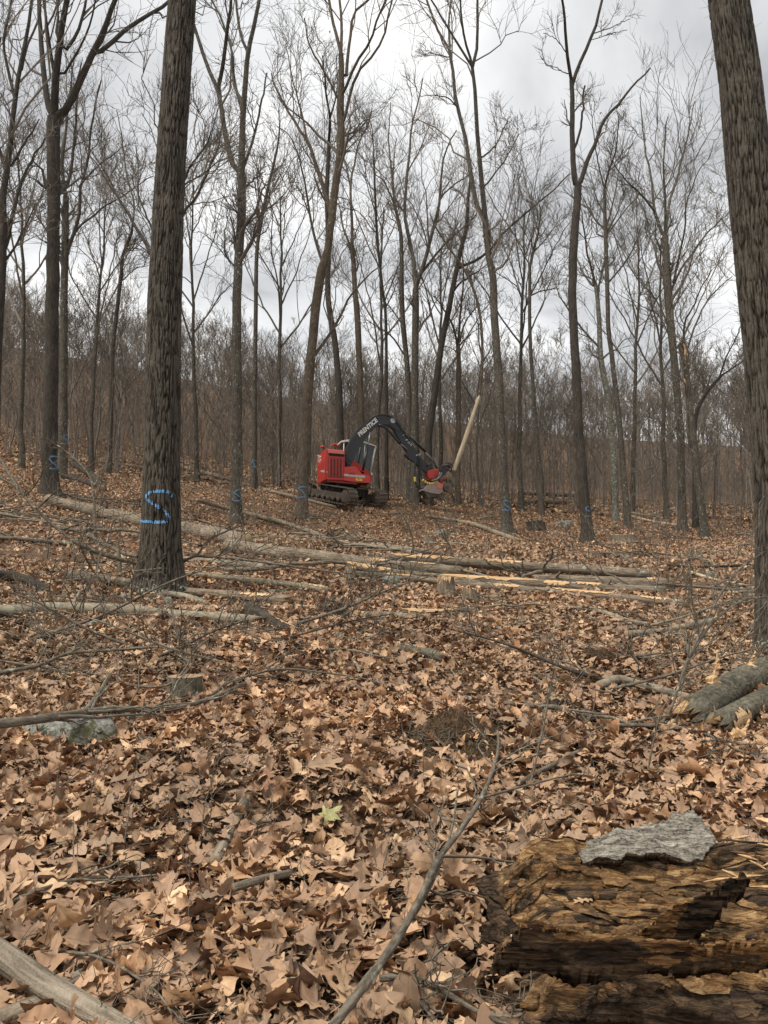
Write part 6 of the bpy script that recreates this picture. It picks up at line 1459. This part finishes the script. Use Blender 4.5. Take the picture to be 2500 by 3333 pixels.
# --- cab behind the boom
cabp = [(425, 372), (600, 358), (745, 412), (690, 690), (530, 545), (425, 560)]
cab = prism('cab', [(428, 376), (600, 366), (740, 416), (688, 682), (530, 540), (428, 555)], 0.02, 1.05, 'cab_glass', bevel=0.02, label='cab with dark glazing and white frame')
prism('cab_roof', [(400, 352), (470, 340), (605, 344), (752, 402), (752, 414), (600, 366), (470, 364), (400, 368)], -0.05, 1.12, 'white_paint', cab, bevel=0.02)
for pts, w in [([(745, 410), (688, 690)], 16), ([(428, 365), (428, 560)], 12), ([(602, 362), (565, 560)], 8), ([(530, 545), (690, 688)], 8), ([(640, 378), (625, 625)], 9)]:
    for y in (0.0, 1.07): mtube('cab_pillar', pts, y, w, 'white_paint' if w > 8.5 else 'grey_paint', cab, k=6, n=2)
prism('door_mirror', [(700, 668), (716, 676), (712, 696), (698, 690)], -0.2, -0.15, 'white_paint', cab, bevel=0)
mtube('operator_seat', [(640, 620), (650, 540), (655, 470)], 0.5, 40, 'dark_gap', cab)
# --- boom, stick, cylinders
def beam(name, line, widths, y0, y1, mat, n=30, label=None):
    p = spline(np.array(line, float), n); w = np.interp(np.linspace(0, 1, n), np.linspace(0, 1, len(widths)), widths)
    t = unit(np.gradient(p, axis=0)); nn = np.stack([-t[:, 1], t[:, 0]], -1)
    A0 = M(p + nn * w[:, None] / 2, y0); B0 = M(p - nn * w[:, None] / 2, y0); A1 = A0 + nL * (y1 - y0); B1 = B0 + nL * (y1 - y0)
    V = np.concatenate([A0, B0, B1, A1]); i = np.arange(n - 1); Q = []
    for r in range(4):
        o_, o2 = r * n, ((r + 1) % 4) * n
        Q.append(np.stack([o_ + i, o_ + i + 1, o2 + i + 1, o2 + i], -1))
    Q.append(np.array([[0, n, 2 * n, 3 * n], [n - 1, 4 * n - 1, 3 * n - 1, 2 * n - 1]]))
    return mpart(name, V, np.concatenate(Q), None, mat, label=label)
YB0, YB1 = -0.78, -0.28
boom = beam('boom', [(468, 605), (490, 500), (520, 425), (570, 335), (650, 235), (740, 160), (825, 136), (900, 150), (955, 196), (985, 240)], (60, 92, 112, 124, 122, 114, 106, 100, 90, 66), YB0, YB1, 'black_paint', 40, 'black curved gooseneck boom')
stick = beam('stick', [(930, 175), (960, 222), (1000, 285), (1060, 380), (1130, 490), (1210, 585), (1285, 665)], (40, 78, 84, 80, 78, 66, 46), YB0 + 0.06, YB1 - 0.06, 'black_paint', 30, 'straight black outer stick of the boom')
beam('stick_plate', [(1055, 470), (1110, 520), (1160, 560)], (46, 50, 20), YB0 + 0.05, YB1 - 0.05, 'black_paint', 8)
disc('boom_pin', (905, 160), (YB0 + YB1) / 2, 0.16, 0.62, 'bright_steel'); disc('boom_pin', (470, 575), (YB0 + YB1) / 2, 0.14, 0.66, 'black_paint')
mtube('lift_cylinder', [(618, 652), (662, 425)], -0.95, 26, 'black_paint', n=2); mtube('lift_rod', [(662, 425), (692, 268)], -0.95, 11, 'bright_steel', n=2)
mtube('stick_cylinder', [(775, 195), (850, 225), (990, 380)], YB0 - 0.1, 30, 'black_paint', n=12); mtube('stick_cylinder_rod', [(985, 375), (1065, 440)], YB0 - 0.1, 11, 'bright_steel', n=2)
mtube('head_cylinder', [(1095, 305), (1240, 462)], YB0 - 0.06, 28, 'black_paint', n=2); mtube('head_cylinder_rod', [(1240, 462), (1322, 548)], YB0 - 0.06, 12, 'bright_steel', n=2)
for y in (YB0 + 0.02, YB1 - 0.02):
    mtube('link_arm', [(1325, 552), (1362, 632)], y, 20, 'black_paint', n=2); mtube('link_arm', [(1330, 555), (1258, 605)], y, 16, 'black_paint', n=2)
# hoses
for q, (pts, y, w) in enumerate([
    ([(455, 600), (440, 500), (470, 400), (540, 300), (640, 190), (730, 110), (830, 92), (920, 130), (990, 210)], YB0 - 0.06, 8), ([(470, 590), (462, 480), (500, 380), (590, 270), (690, 150), (760, 96), (850, 100), (930, 120)], -0.5, 8),
    ([(480, 430), (455, 470), (470, 530), (500, 560)], YB0 - 0.12, 6), ([(850, 175), (870, 215), (905, 205), (890, 180)], YB0 - 0.1, 7), ([(980, 200), (1050, 290), (1120, 360), (1180, 420)], YB0 - 0.05, 8), ([(960, 180), (1040, 262), (1110, 320)], -0.5, 8),
    ([(1145, 560), (1136, 640), (1138, 720), (1150, 790), (1190, 830), (1235, 815), (1255, 785)], YB0 - 0.1, 15), ([(1190, 515), (1195, 610), (1198, 690), (1215, 735), (1260, 770), (1320, 775), (1360, 760)], YB0 - 0.12, 12), ([(1175, 500), (1185, 600), (1190, 690), (1225, 745)], YB0 - 0.04, 9), ([(1205, 520), (1210, 640), (1230, 720), (1290, 740)], YB0 - 0.2, 7)]):
    mtube('hose', pts, y, w, 'hose_rubber', k=7)
mtube('hose_sleeve', [(1137, 715), (1140, 765)], YB0 - 0.1, 24, 'yellow_rubber', label='yellow hose sleeve')
for q in range(7):
    t = q / 6; c_ = spline(np.array([(1222, 748), (1265, 778), (1315, 782), (1358, 765)]), 7)[q]
    d_ = spline(np.array([(1222, 748), (1265, 778), (1315, 782), (1358, 765)]), 60); i_ = min(58, int(t * 57)); tt = unit(d_[i_ + 1] - d_[i_])
    mtube('hose_sleeve', [c_ - tt * 10, c_ + tt * 10], YB0 - 0.16, 27, 'yellow_rubber', n=2, label='yellow segmented hose guard')
# lettering on the boom
bx = M(np.array([765., 130.]), YB0) - M(np.array([570., 300.]), YB0); by = np.cross(-nL, unit(bx))
text('PRENTICE', M(np.array([667., 216.]), YB0 - 0.012), bx, by, 0.60, 'letter_white', boom, 0.2, bold=0.02, fit=(1.52, 0.27))
for q, (a0, a1) in enumerate([((1018, 300), (1030, 292)), ((1045, 350), (1052, 335)), ((1058, 352), (1066, 340)), ((1066, 372), (1080, 360)), ((1076, 385), (1090, 368)), ((1090, 395), (1105, 382)), ((1098, 405), (1110, 392)), ((1150, 505), (1158, 492)), ((1166, 498), (1176, 488)), ((1182, 505), (1192, 480))]):
    mtube('paint_scrawl', [a0, a1], YB0 + 0.052, 5, 'letter_white', stick, k=5, n=2)
# --- harvesting head
HY = -0.55
head = prism('head_frame', [(1268, 655), (1310, 640), (1378, 630), (1390, 690), (1350, 745), (1300, 752), (1272, 715)], HY - 0.35, HY + 0.35, 'red_paint', bevel=0.03, label='red frame of the harvesting head')
prism('saw_box', [(1214, 848), (1262, 792), (1385, 765), (1425, 795), (1418, 862), (1388, 888), (1300, 878)], HY - 0.45, HY + 0.4, 'worn_box', bevel=0.03, label='worn grey saw box')
prism('saw_box_panel', [(1352, 786), (1388, 768), (1424, 796), (1412, 832), (1370, 828)], HY - 0.47, HY - 0.40, 'faded_red', bevel=0.01)
prism('saw_guard', [(1218, 850), (1300, 880), (1390, 888), (1384, 912), (1335, 918), (1270, 925), (1240, 880)], HY - 0.42, HY + 0.36, 'muddy_steel', bevel=0.03)
prism('saw_bar', [(1330, 905), (1400, 885), (1395, 930), (1375, 940)], HY - 0.05, HY + 0.05, 'track_steel', bevel=0.005)
for (c_, y_, rad, tk) in [((1492, 752), HY - 0.28, 0.23, 0.3), ((1462, 818), HY - 0.3, 0.24, 0.32), ((1500, 790), HY + 0.25, 0.2, 0.3)]:
    fw_ = disc('feed_wheel', c_, y_, rad, tk, 'track_steel', head, 28, None, 1)
    disc('hub', c_, y_ - tk / 2 - 0.02, rad * 0.45, 0.06, 'muddy_steel', fw_, 12)
mtube('wheel_arm', [(1385, 760), (1440, 740), (1490, 752)], HY - 0.1, (34, 26), 'red_paint', head); mtube('wheel_arm', [(1390, 820), (1430, 800), (1462, 818)], HY - 0.1, (30, 24), 'red_paint', head)
prism('knife_mount', [(1388, 640), (1412, 598), (1462, 562), (1498, 570), (1506, 612), (1470, 650), (1430, 700), (1395, 700)], HY - 0.3, HY + 0.3, 'black_paint', head, bevel=0.03)
mtube('delimbing_knife', [(1490, 575), (1515, 610), (1505, 655), (1530, 700), (1522, 712)], HY - 0.32, (22, 10), 'muddy_steel', head); mtube('delimbing_knife', [(1440, 640), (1490, 650), (1530, 690)], HY + 0.3, (24, 10), 'muddy_steel', head)
mtube('delimbing_knife', [(1420, 600), (1470, 590), (1500, 620), (1480, 660)], HY - 0.36, (18, 12), 'track_steel', head)
for q in range(9):
    a0 = (1385 + rng.uniform(-10, 40), 645 + rng.uniform(-10, 40)); a1 = (1310 + rng.uniform(-30, 50), 745 + rng.uniform(-15, 15)); md = ((a0[0] + a1[0]) / 2 + rng.uniform(-5, 45), (a0[1] + a1[1]) / 2 + rng.uniform(-5, 35))
    mtube('hose', [a0, md, a1], HY - 0.42 - 0.03 * q % 0.1, 6, 'hose_rubber' if q % 3 else 'grey_paint', head, k=6)
# --- pale dead stem held by the head
p_ = np.array([(1478, 1532, 13), (1500, 1470, 15), (1530, 1382, 14), (1562, 1284, 10)], float); q = spline(p_, 24); W0 = P(q[:, 0], q[:, 1], np.linspace(44.6, 45.2, 24)); r0_ = q[:, 2] * 45 / F / 2; r0_[-1] *= 0.3
p_ = np.array([(1555, 1310, 10), (1564, 1262, 10), (1570, 1156, 9.5), (1566, 1054, 9), (1548, 961, 9), (1507, 871, 8), (1456, 799, 7), (1415, 733, 6), (1399, 692, 3)], float)
q = spline(p_, 60); W = P(q[:, 0], q[:, 1], np.linspace(45.2, 46, 60)); r = q[:, 2] * 45 / F / 2
Oq = W0[0]
pole = empty('dead_stem', tuple(Oq), 'leaning snapped pale stem gripped by the harvesting head, its thin top bending left', 'dead tree')
V, Q, A = tubes(W0[None], r0_[None], 12); link('trunk', mesh('trunk', V - Oq, Q, attrs={'tc': A}, mats=('pale_pole',)), pole)['label'] = 'pale barkless lower stem'
V, Q, A = tubes(W[None], r[None], 10); link('upper_stem', mesh('upper_stem', V - Oq, Q, attrs={'tc': A}, mats=('bark_brown',)), pole)
Pn = np.concatenate([W, r[:, None]], 1)[::4][:16]; Pn = spline(Pn, 16)
P1, R1_ = spawn(Pn[None, :, :3], Pn[None, :, 3], 7, 0.35, 1.0, 0.10, 0.8, 0.3, 6, 0.15, 0.4, 0.01, 0.015, 0.4, 1.6)
v_, q_, a_ = tubes(P1, R1_, 5); link('crown', mesh('crown', v_ - Oq, q_, attrs={'tc': a_}, mats=('bark_brown',)), pole)

# ------------------------------------------------------------------ leaf litter
def leaf_shape(kind, S):
    """stations along the leaf: x, half width, forward sweep of the lobe tip"""
    t = np.linspace(0, 1, S)
    if kind == 0:      # lobed oak
        env = np.sin(np.pi * np.clip(t, 0, 1) ** 0.85) ** 0.7 * 0.36
        lob = np.where(np.arange(S) % 2 == 1, 1.0, 0.38); w = env * lob + 0.012; sw = np.where(np.arange(S) % 2 == 1, 0.09, -0.01)
    elif kind == 1:    # broad shallow lobes
        env = np.sin(np.pi * np.clip(t, 0, 1) ** 0.75) ** 0.6 * 0.38
        lob = np.where(np.arange(S) % 2 == 1, 1.0, 0.68); w = env * lob + 0.01; sw = np.where(np.arange(S) % 2 == 1, 0.05, 0)
    elif kind == 2:    # plain oval
        w = np.sin(np.pi * t ** 0.9) ** 0.8 * 0.27 + 0.006; sw = 0 * t
    else:              # maple like
        env = np.interp(t, [0, 0.12, 0.3, 0.45, 0.6, 0.8, 1], [0.05, 0.36, 0.26, 0.50, 0.24, 0.2, 0.0]); w = env * np.where(np.arange(S) % 2 == 1, 1.05, 0.66) + 0.01; sw = np.where(np.arange(S) % 2 == 1, 0.06, 0)
    return t, w, sw
def leaves(n, size, kindp, S, cols, curl, rndcol=None):
    """n leaves in their own frame (stem at 0, tip along +x) -> V (n,S,cols,3), lf"""
    kinds = rng.choice(4, n, p=kindp)
    out = np.zeros((n, S, cols, 3)); lf = np.zeros((n, S, cols, 3))
    side = np.linspace(-1, 1, cols)
    for kd in range(4):
        m_ = np.where(kinds == kd)[0]
        if not len(m_): continue
        t, w, sw = leaf_shape(kd, S)
        ww = w[None, :, None] * (1 + 0.22 * rng.normal(size=(len(m_), S, 1)))
        X = (t[None, :, None] + sw[None, :, None] * np.abs(side)[None, None]) * np.ones((len(m_), 1, 1)); Y = side[None, None] * ww
        out[m_, ..., 0] = X; out[m_, ..., 1] = Y
        lf[m_, ..., 1] = np.abs(side)[None, None]; lf[m_, ..., 2] = t[None, :, None]
    r = rng.random(n) if rndcol is None else rndcol; lf[..., 0] = r[:, None, None]
    # curl across and along
    hv_ = np.exp(rng.normal(size=n) * 0.55)[:, None, None]; k1 = rng.normal(size=n)[:, None, None] * curl * 2.2 * hv_; k1 = np.where(np.abs(k1) < 0.05, 0.05, k1)
    k2 = rng.normal(size=n)[:, None, None] * curl * 1.2 * hv_; k2 = np.where(np.abs(k2) < 0.05, 0.05, k2)
    Y = out[..., 1]; tw = rng.normal(size=n)[:, None, None] * curl * 0.7
    Z = (1 - np.cos(k1 * Y)) / k1 + tw * Y * (out[..., 0] - 0.5); Yn = np.sin(k1 * Y) / k1
    X = out[..., 0] - 0.5; a = k2 * X
    Xn = np.sin(a) / k2 - Z * np.sin(a); Zn = (1 - np.cos(a)) / k2 + Z * np.cos(a)
    Zn = Zn + 0.075 * curl * rng.normal(size=Zn.shape)
    V = np.stack([Xn, Yn, Zn], -1) * np.asarray(size)[:, None, None, None]
    return V, lf
def rot_place(V, pos, yaw, tiltx, tilty):
    cy, sy = np.cos(yaw)[:, None, None], np.sin(yaw)[:, None, None]; cx, sx = np.cos(tiltx)[:, None, None], np.sin(tiltx)[:, None, None]; ct, st = np.cos(tilty)[:, None, None], np.sin(tilty)[:, None, None]
    x, y, z = V[..., 0], V[..., 1], V[..., 2]
    y, z = y * cx - z * sx, y * sx + z * cx
    x, z = x * ct + z * st, -x * st + z * ct
    x, y = x * cy - y * sy, x * sy + y * cy
    return np.stack([x, y, z], -1) + pos[:, None, None, :]
def grid_faces(n, S, cols):
    i = (np.arange(n) * S * cols)[:, None, None] + (np.arange(S - 1) * cols)[None, :, None] + np.arange(cols - 1)[None, None]
    return np.stack([i, i + 1, i + cols + 1, i + cols], -1).reshape(-1, 4)
def scatter(n, y0, y1, pw, half=0.80, extra=1.0):
    y = y0 + (y1 - y0) * rng.random(n) ** pw; x = rng.uniform(-1, 1, n) * (half * y + extra)
    return x, y
def good_leaf(kind, S, cols, seed):
    """one well shaped leaf: kind 0 pointed oak, 1 round-lobed oak, 2 oval, 3 maple"""
    r = np.random.default_rng(seed)
    t = np.linspace(0, 1, S); side = np.linspace(-1, 1, cols)
    w = np.zeros((S, 2)); sw = np.zeros((S, 2))
    for q in range(2):
        ph = r.uniform(-0.05, 0.05); nl = r.integers(3, 5) + 0.5
        if kind == 0:
            c = 0.5 - 0.5 * np.cos(2 * np.pi * nl * (t + ph)); env = np.sin(np.pi * t ** 0.8) ** 0.6 * r.uniform(0.30, 0.42); w[:, q] = env * (0.30 + 0.70 * c ** 1.6); sw[:, q] = 0.10 * c ** 2
        elif kind == 1:
            c = 0.5 - 0.5 * np.cos(2 * np.pi * nl * (t + ph)); env = np.sin(np.pi * t ** 0.65) ** 0.7 * r.uniform(0.28, 0.40); w[:, q] = env * (0.55 + 0.45 * c ** 0.6); sw[:, q] = 0.04 * c
        elif kind == 2:
            w[:, q] = np.sin(np.pi * t ** 0.9) ** 0.85 * r.uniform(0.22, 0.34) * (1 + 0.05 * np.sin(t * 60)); sw[:, q] = 0
        else:
            w[:, q] = np.interp(t, [0, 0.1, 0.2, 0.32, 0.44, 0.52, 0.64, 0.74, 0.84, 1], [0.06, 0.36, 0.20, 0.40, 0.62, 0.24, 0.30, 0.34, 0.16, 0]) * r.uniform(0.85, 1.05); sw[:, q] = 0.10 * (w[:, q] / 0.6) ** 2
    w += 0.006; w[:2] = np.minimum(w[:2], 0.03)
    X = np.zeros((S, cols)); Y = np.zeros((S, cols))
    for j, sd_ in enumerate(side):
        q = 0 if sd_ < 0 else 1; X[:, j] = t + sw[:, q] * abs(sd_) - 0.5; Y[:, j] = sd_ * w[:, q]
    mode = r.integers(0, 5); Z = 0 * X
    if mode == 0: Z = np.abs(Y) * r.uniform(-0.7, 0.9)                     # folded on the midrib
    k1 = r.normal() * (1.2 if mode != 1 else 4.5); k2 = r.normal() * (0.8 if mode != 2 else 2.8)
    k1 = k1 if abs(k1) > 0.05 else 0.05; k2 = k2 if abs(k2) > 0.05 else 0.05
    Z = Z * np.cos(k1 * Y) + (1 - np.cos(k1 * Y)) / k1; Yn = np.sin(k1 * Y) / k1
    if mode == 3: Z = Z + r.uniform(0.5, 1.4) * Y * X * 1.5
    if mode == 4: Z = Z + 0.35 * np.clip(np.abs(Y) - 0.10, 0, 1) * np.sign(r.normal()) + 0.5 * np.clip(X - 0.2, 0, 1) ** 1.2
    nzv = 0.045 * fbm(np.stack([X * 5 + seed, Yn * 7, 0 * X], -1), 3, seed); Z = Z + nzv + 0.02 * np.sin(t * 26)[:, None] * np.abs(side)[None] * r.uniform(0.3, 1)
    a_ = k2 * X; Xn = np.sin(a_) / k2 - Z * np.sin(a_); Zn = (1 - np.cos(a_)) / k2 + Z * np.cos(a_)
    V = np.stack([Xn, Yn, Zn], -1).reshape(-1, 3)
    lf = np.stack([np.full(X.shape, r.random()), np.abs(side)[None] + 0 * X, t[:, None] + 0 * X], -1).reshape(-1, 3)
    return V, lf
def leaf_set(name, count, S, cols, seed0):
    col = bpy.data.collections.new(name); out = []
    for q in range(count):
        kd = [0, 0, 1, 0, 2, 1, 3, 0, 2, 1][q % 10]
        V, lf = good_leaf(kd, S, cols, seed0 + q); F4 = grid_faces(1, S, cols)
        me = mesh('leaf', V, F4, attrs={'lf': lf}, mats=('dry_leaf',)); out.append(me)
        o = bpy.data.objects.new('leaf_%02d' % q, me); col.objects.link(o)
    return col, out
NEARSET, NEARMESH = leaf_set('near_leaves', 40, 17, 7, 100)
MIDSET, _ = leaf_set('mid_leaves', 24, 9, 5, 300)
FARSET, _ = leaf_set('far_leaves', 12, 5, 3, 500)
def scatter_points(n, y0, y1, pw):
    x, y = scatter(n, y0, y1, pw)
    den = fbm(np.stack([x * 0.9, y * 0.9, 0 * x], -1), 3, 91)
    keep = rng.random(n) < np.clip(0.95 + 1.2 * (den + 0.12), 0.25, 1)
    keep &= ~((x > 0.42) & (y > 2.22) & (y < 3.12))
    for (u, v, a) in ((1480, 2450, 0.36), (1080, 2012, 0.3), (1960, 2160, 0.3)):       # the root mounds stay mostly bare
        g = G(u, v)[0]; keep &= ~((((x - g[0]) / (a * 1.15)) ** 2 + ((y - g[1] - a * 0.35) / (a * 0.7)) ** 2 < 1) & (rng.random(n) < 0.6))
    return x[keep], y[keep]
def litter(name, label, n, y0, y1, pw, smin, smax, tilt, layer, coll, count):
    x, y = scatter_points(n, y0, y1, pw); n = len(x)
    size = smin + (smax - smin) * rng.random(n) ** 1.5; z = ground(x, y); e_ = 0.05
    sx_ = (ground(x + e_, y) - z) / e_; sy_ = (ground(x, y + e_) - z) / e_
    tl = tilt * np.exp(rng.normal(size=n) * 0.45)
    me = mesh(name, np.stack([x, y, z + rng.random(n) ** 1.3 * layer + size * np.minimum(tl, 1) * 0.22 + 0.012], -1))
    rot = np.stack([rng.normal(size=n) * tl + np.arctan(sy_), rng.normal(size=n) * tl - np.arctan(sx_), rng.uniform(0, 6.28, n)], -1)
    me.attributes.new('rot', 'FLOAT_VECTOR', 'POINT').data.foreach_set('vector', rot.astype(np.float32).ravel())
    me.attributes.new('scl', 'FLOAT', 'POINT').data.foreach_set('value', size.astype(np.float32))
    me.attributes.new('idx', 'INT', 'POINT').data.foreach_set('value', rng.integers(0, count, n).astype(np.int32))
    o = link(name, me); tag(o, label, 'leaf litter', None, 'stuff')
    ng = bpy.data.node_groups.new(name, 'GeometryNodeTree'); ng.interface.new_socket('Geometry', in_out='INPUT', socket_type='NodeSocketGeometry'); ng.interface.new_socket('Geometry', in_out='OUTPUT', socket_type='NodeSocketGeometry')
    N_ = ng.nodes.new; gi, go = N_('NodeGroupInput'), N_('NodeGroupOutput'); ip = N_('GeometryNodeInstanceOnPoints'); ci = N_('GeometryNodeCollectionInfo')
    ci.inputs['Collection'].default_value = coll; ci.inputs['Separate Children'].default_value = True; ci.inputs['Reset Children'].default_value = True
    def na(nm, t):
        q = N_('GeometryNodeInputNamedAttribute'); q.data_type = t; q.inputs['Name'].default_value = nm; return q.outputs['Attribute']
    er = N_('FunctionNodeEulerToRotation'); lk = ng.links.new
    lk(gi.outputs[0], ip.inputs['Points']); lk(ci.outputs[0], ip.inputs['Instance']); ip.inputs['Pick Instance'].default_value = True
    lk(na('idx', 'INT'), ip.inputs['Instance Index']); lk(na('rot', 'FLOAT_VECTOR'), er.inputs[0]); lk(er.outputs[0], ip.inputs['Rotation']); lk(na('scl', 'FLOAT'), ip.inputs['Scale'])
    lk(ip.outputs[0], go.inputs[0])
    md = o.modifiers.new('leaves', 'NODES'); md.node_group = ng
litter('leaf_litter', 'dense brown oak leaf litter covering the near ground', 26000, 1.7, 6.4, 0.75, 0.055, 0.17, 0.42, 0.05, NEARSET, 40)
litter('leaf_litter', 'brown leaf litter of the middle ground around the small stump and logs', 77000, 6.2, 15.2, 0.75, 0.055, 0.16, 0.45, 0.05, MIDSET, 24)
litter('leaf_litter', 'brown leaf litter of the far slope under the S trees', 113000, 15, 50, 0.72, 0.10, 0.22, 0.5, 0.05, FARSET, 12)
litter('leaf_litter', 'brown leaf litter fading into the background thicket', 32000, 48, 90, 0.8, 0.28, 0.5, 0.5, 0.06, FARSET, 12)
def crumbs(n, label):
    x, y = scatter_points(n, 1.8, 9, 0.8); n = len(x)
    V, lf = leaves(n, rng.uniform(0.018, 0.05, n), [0.2, 0.4, 0.4, 0.0], 3, 2, 0.8)
    V = rot_place(V, np.stack([x, y, ground(x, y) + 0.015 + 0.075 * rng.random(n)], -1), rng.uniform(0, 6.28, n), rng.normal(size=n) * 0.6, rng.normal(size=n) * 0.6)
    o = link('leaf_crumbs', mesh('leaf_crumbs', V.reshape(-1, 3), grid_faces(n, 3, 2), attrs={'lf': lf.reshape(-1, 3)}, mats=('dry_leaf',), smooth=False)); tag(o, label, 'leaf crumbs', None, 'stuff')
crumbs(30000, 'small torn leaf crumbs between the near leaves')

# fine twig and straw debris mixed into the litter
def debris(n, y0, y1, l0, l1, r0, label):
    x, y = scatter(n, y0, y1, 0.8); k = ~((x > 0.42) & (y > 2.22) & (y < 3.12)); x, y = x[k], y[k]; n = len(x)
    a = rng.uniform(0, 6.28, n); ln = rng.uniform(l0, l1, n); s = np.linspace(-.5, .5, 4)[None, :, None]
    D = np.stack([np.cos(a), np.sin(a), rng.normal(size=n) * 0.15], -1)
    z = ground(x, y)
    W = np.stack([x, y, z + 0.03 + 0.05 * rng.random(n)], -1)[:, None] + D[:, None] * s * ln[:, None, None] + rng.normal(size=(n, 4, 3)) * 0.05 * ln[:, None, None]
    W[..., 2] += (ground(W[..., 0], W[..., 1]) - z[:, None])
    R = (r0 * rng.uniform(0.5, 1.6, n))[:, None] * np.array([1, .9, .75, .4])[None]
    V, Q, A = tubes(W, R, 3)
    tag(link('twig_litter', mesh('twig_litter', V, Q, attrs={'tc': A}, mats=('bark_branch',))), label, 'twig litter', None, 'stuff')
debris(2100, 1.9, 7, 0.05, 0.32, 0.0022, 'fine dry twigs and stalks mixed into the near leaf litter')
debris(4600, 7, 26, 0.15, 0.9, 0.006, 'scattered thin twigs mixed into the middle leaf litter')

# the largest leaves of the foreground, each a thing of its own
variants = NEARMESH[:26]
cnt = 0; tr_ = 0
while cnt < 290 and tr_ < 4000:
    tr_ += 1
    y = 2.15 + 2.9 * rng.random() ** 1.5; x = rng.uniform(-0.53, 0.53) * y
    if x > 0.36 and 2.15 < y < 3.2: continue
    o = link('oak_leaf', variants[rng.integers(0, 26)])
    s = rng.uniform(0.12, 0.21)
    o.location = (x, y, gz(x, y) + 0.045 + 0.04 * rng.random()); o.scale = (s, s, s)
    o.rotation_euler = (rng.normal() * 0.35 + 0.12, rng.normal() * 0.35, rng.uniform(0, 6.28))
    tag(o, 'large dry brown lobed leaf lying on top of the foreground litter', 'leaf', 'large leaves on the foreground litter'); cnt += 1
# leaves that came to rest on the rotten log
for q in range(9):
    i_, j_ = int(rng.integers(20, 150)), int(rng.integers(18, 70)); p0 = RV[i_, j_]
    o = link('fallen_leaf', variants[rng.integers(0, 26)]); s = rng.uniform(0.05, 0.10); o.scale = (s, s, s); o.location = (p0[0], p0[1], p0[2] + 0.025); o.rotation_euler = (rng.normal() * .4, rng.normal() * .4, rng.uniform(0, 6))
    tag(o, 'small brown leaf resting on the rotten log', 'leaf', 'small leaves on the rotten log')
# the pale green leaf
def green():
    g = G(1062, 2716)[0]
    ang = np.array([-2.7, -2.2, -1.75, -1.35, -1.05, -0.72, -0.42, -0.18, 0, 0.18, 0.42, 0.72, 1.05, 1.35, 1.75, 2.2, 2.7]); rad = np.array([.22, .52, .34, .78, .52, .92, .50, .78, 1.1, .78, .50, .92, .52, .78, .34, .52, .22])
    R_ = 0.088; V = [np.array([0, 0, 0.0])]
    for f in (0.5, 1.0):
        for a, r_ in zip(ang, rad):
            rr = R_ * (r_ * f if f == 1 else min(r_, 0.55) * 0.8); x, y = rr * math.cos(a), rr * math.sin(a)
            V.append(np.array([x, y, 0.05 * math.sin(x * 28) * abs(y) * 6 + 0.010 * math.cos(a * 5) * f - 6.0 * (y * y) * 0.5 + 0.012 * rng.normal() * f]))
    n = len(ang); F3 = [(0, 1 + i, 2 + i) for i in range(n - 1)]; Q = [(1 + i, 1 + n + i, 2 + n + i, 2 + i) for i in range(n - 1)]
    V = np.array(V); lf = np.stack([np.full(len(V), 0.3), np.concatenate([[0], np.tile(np.abs(np.sin(ang * 2.5)), 2)]), np.hypot(V[:, 0], V[:, 1]) / R_], -1)
    o = link('green_leaf', mesh('green_leaf', V, Q, F3, attrs={'lf': lf}, mats=('green_leaf',)), None, (g[0], g[1] - 0.02, g[2] + 0.10))
    o.rotation_euler = (0.55, -0.25, 0.5)
    tag(o, 'pale yellow-green maple leaf standing out among the brown leaves', 'leaf')
green()
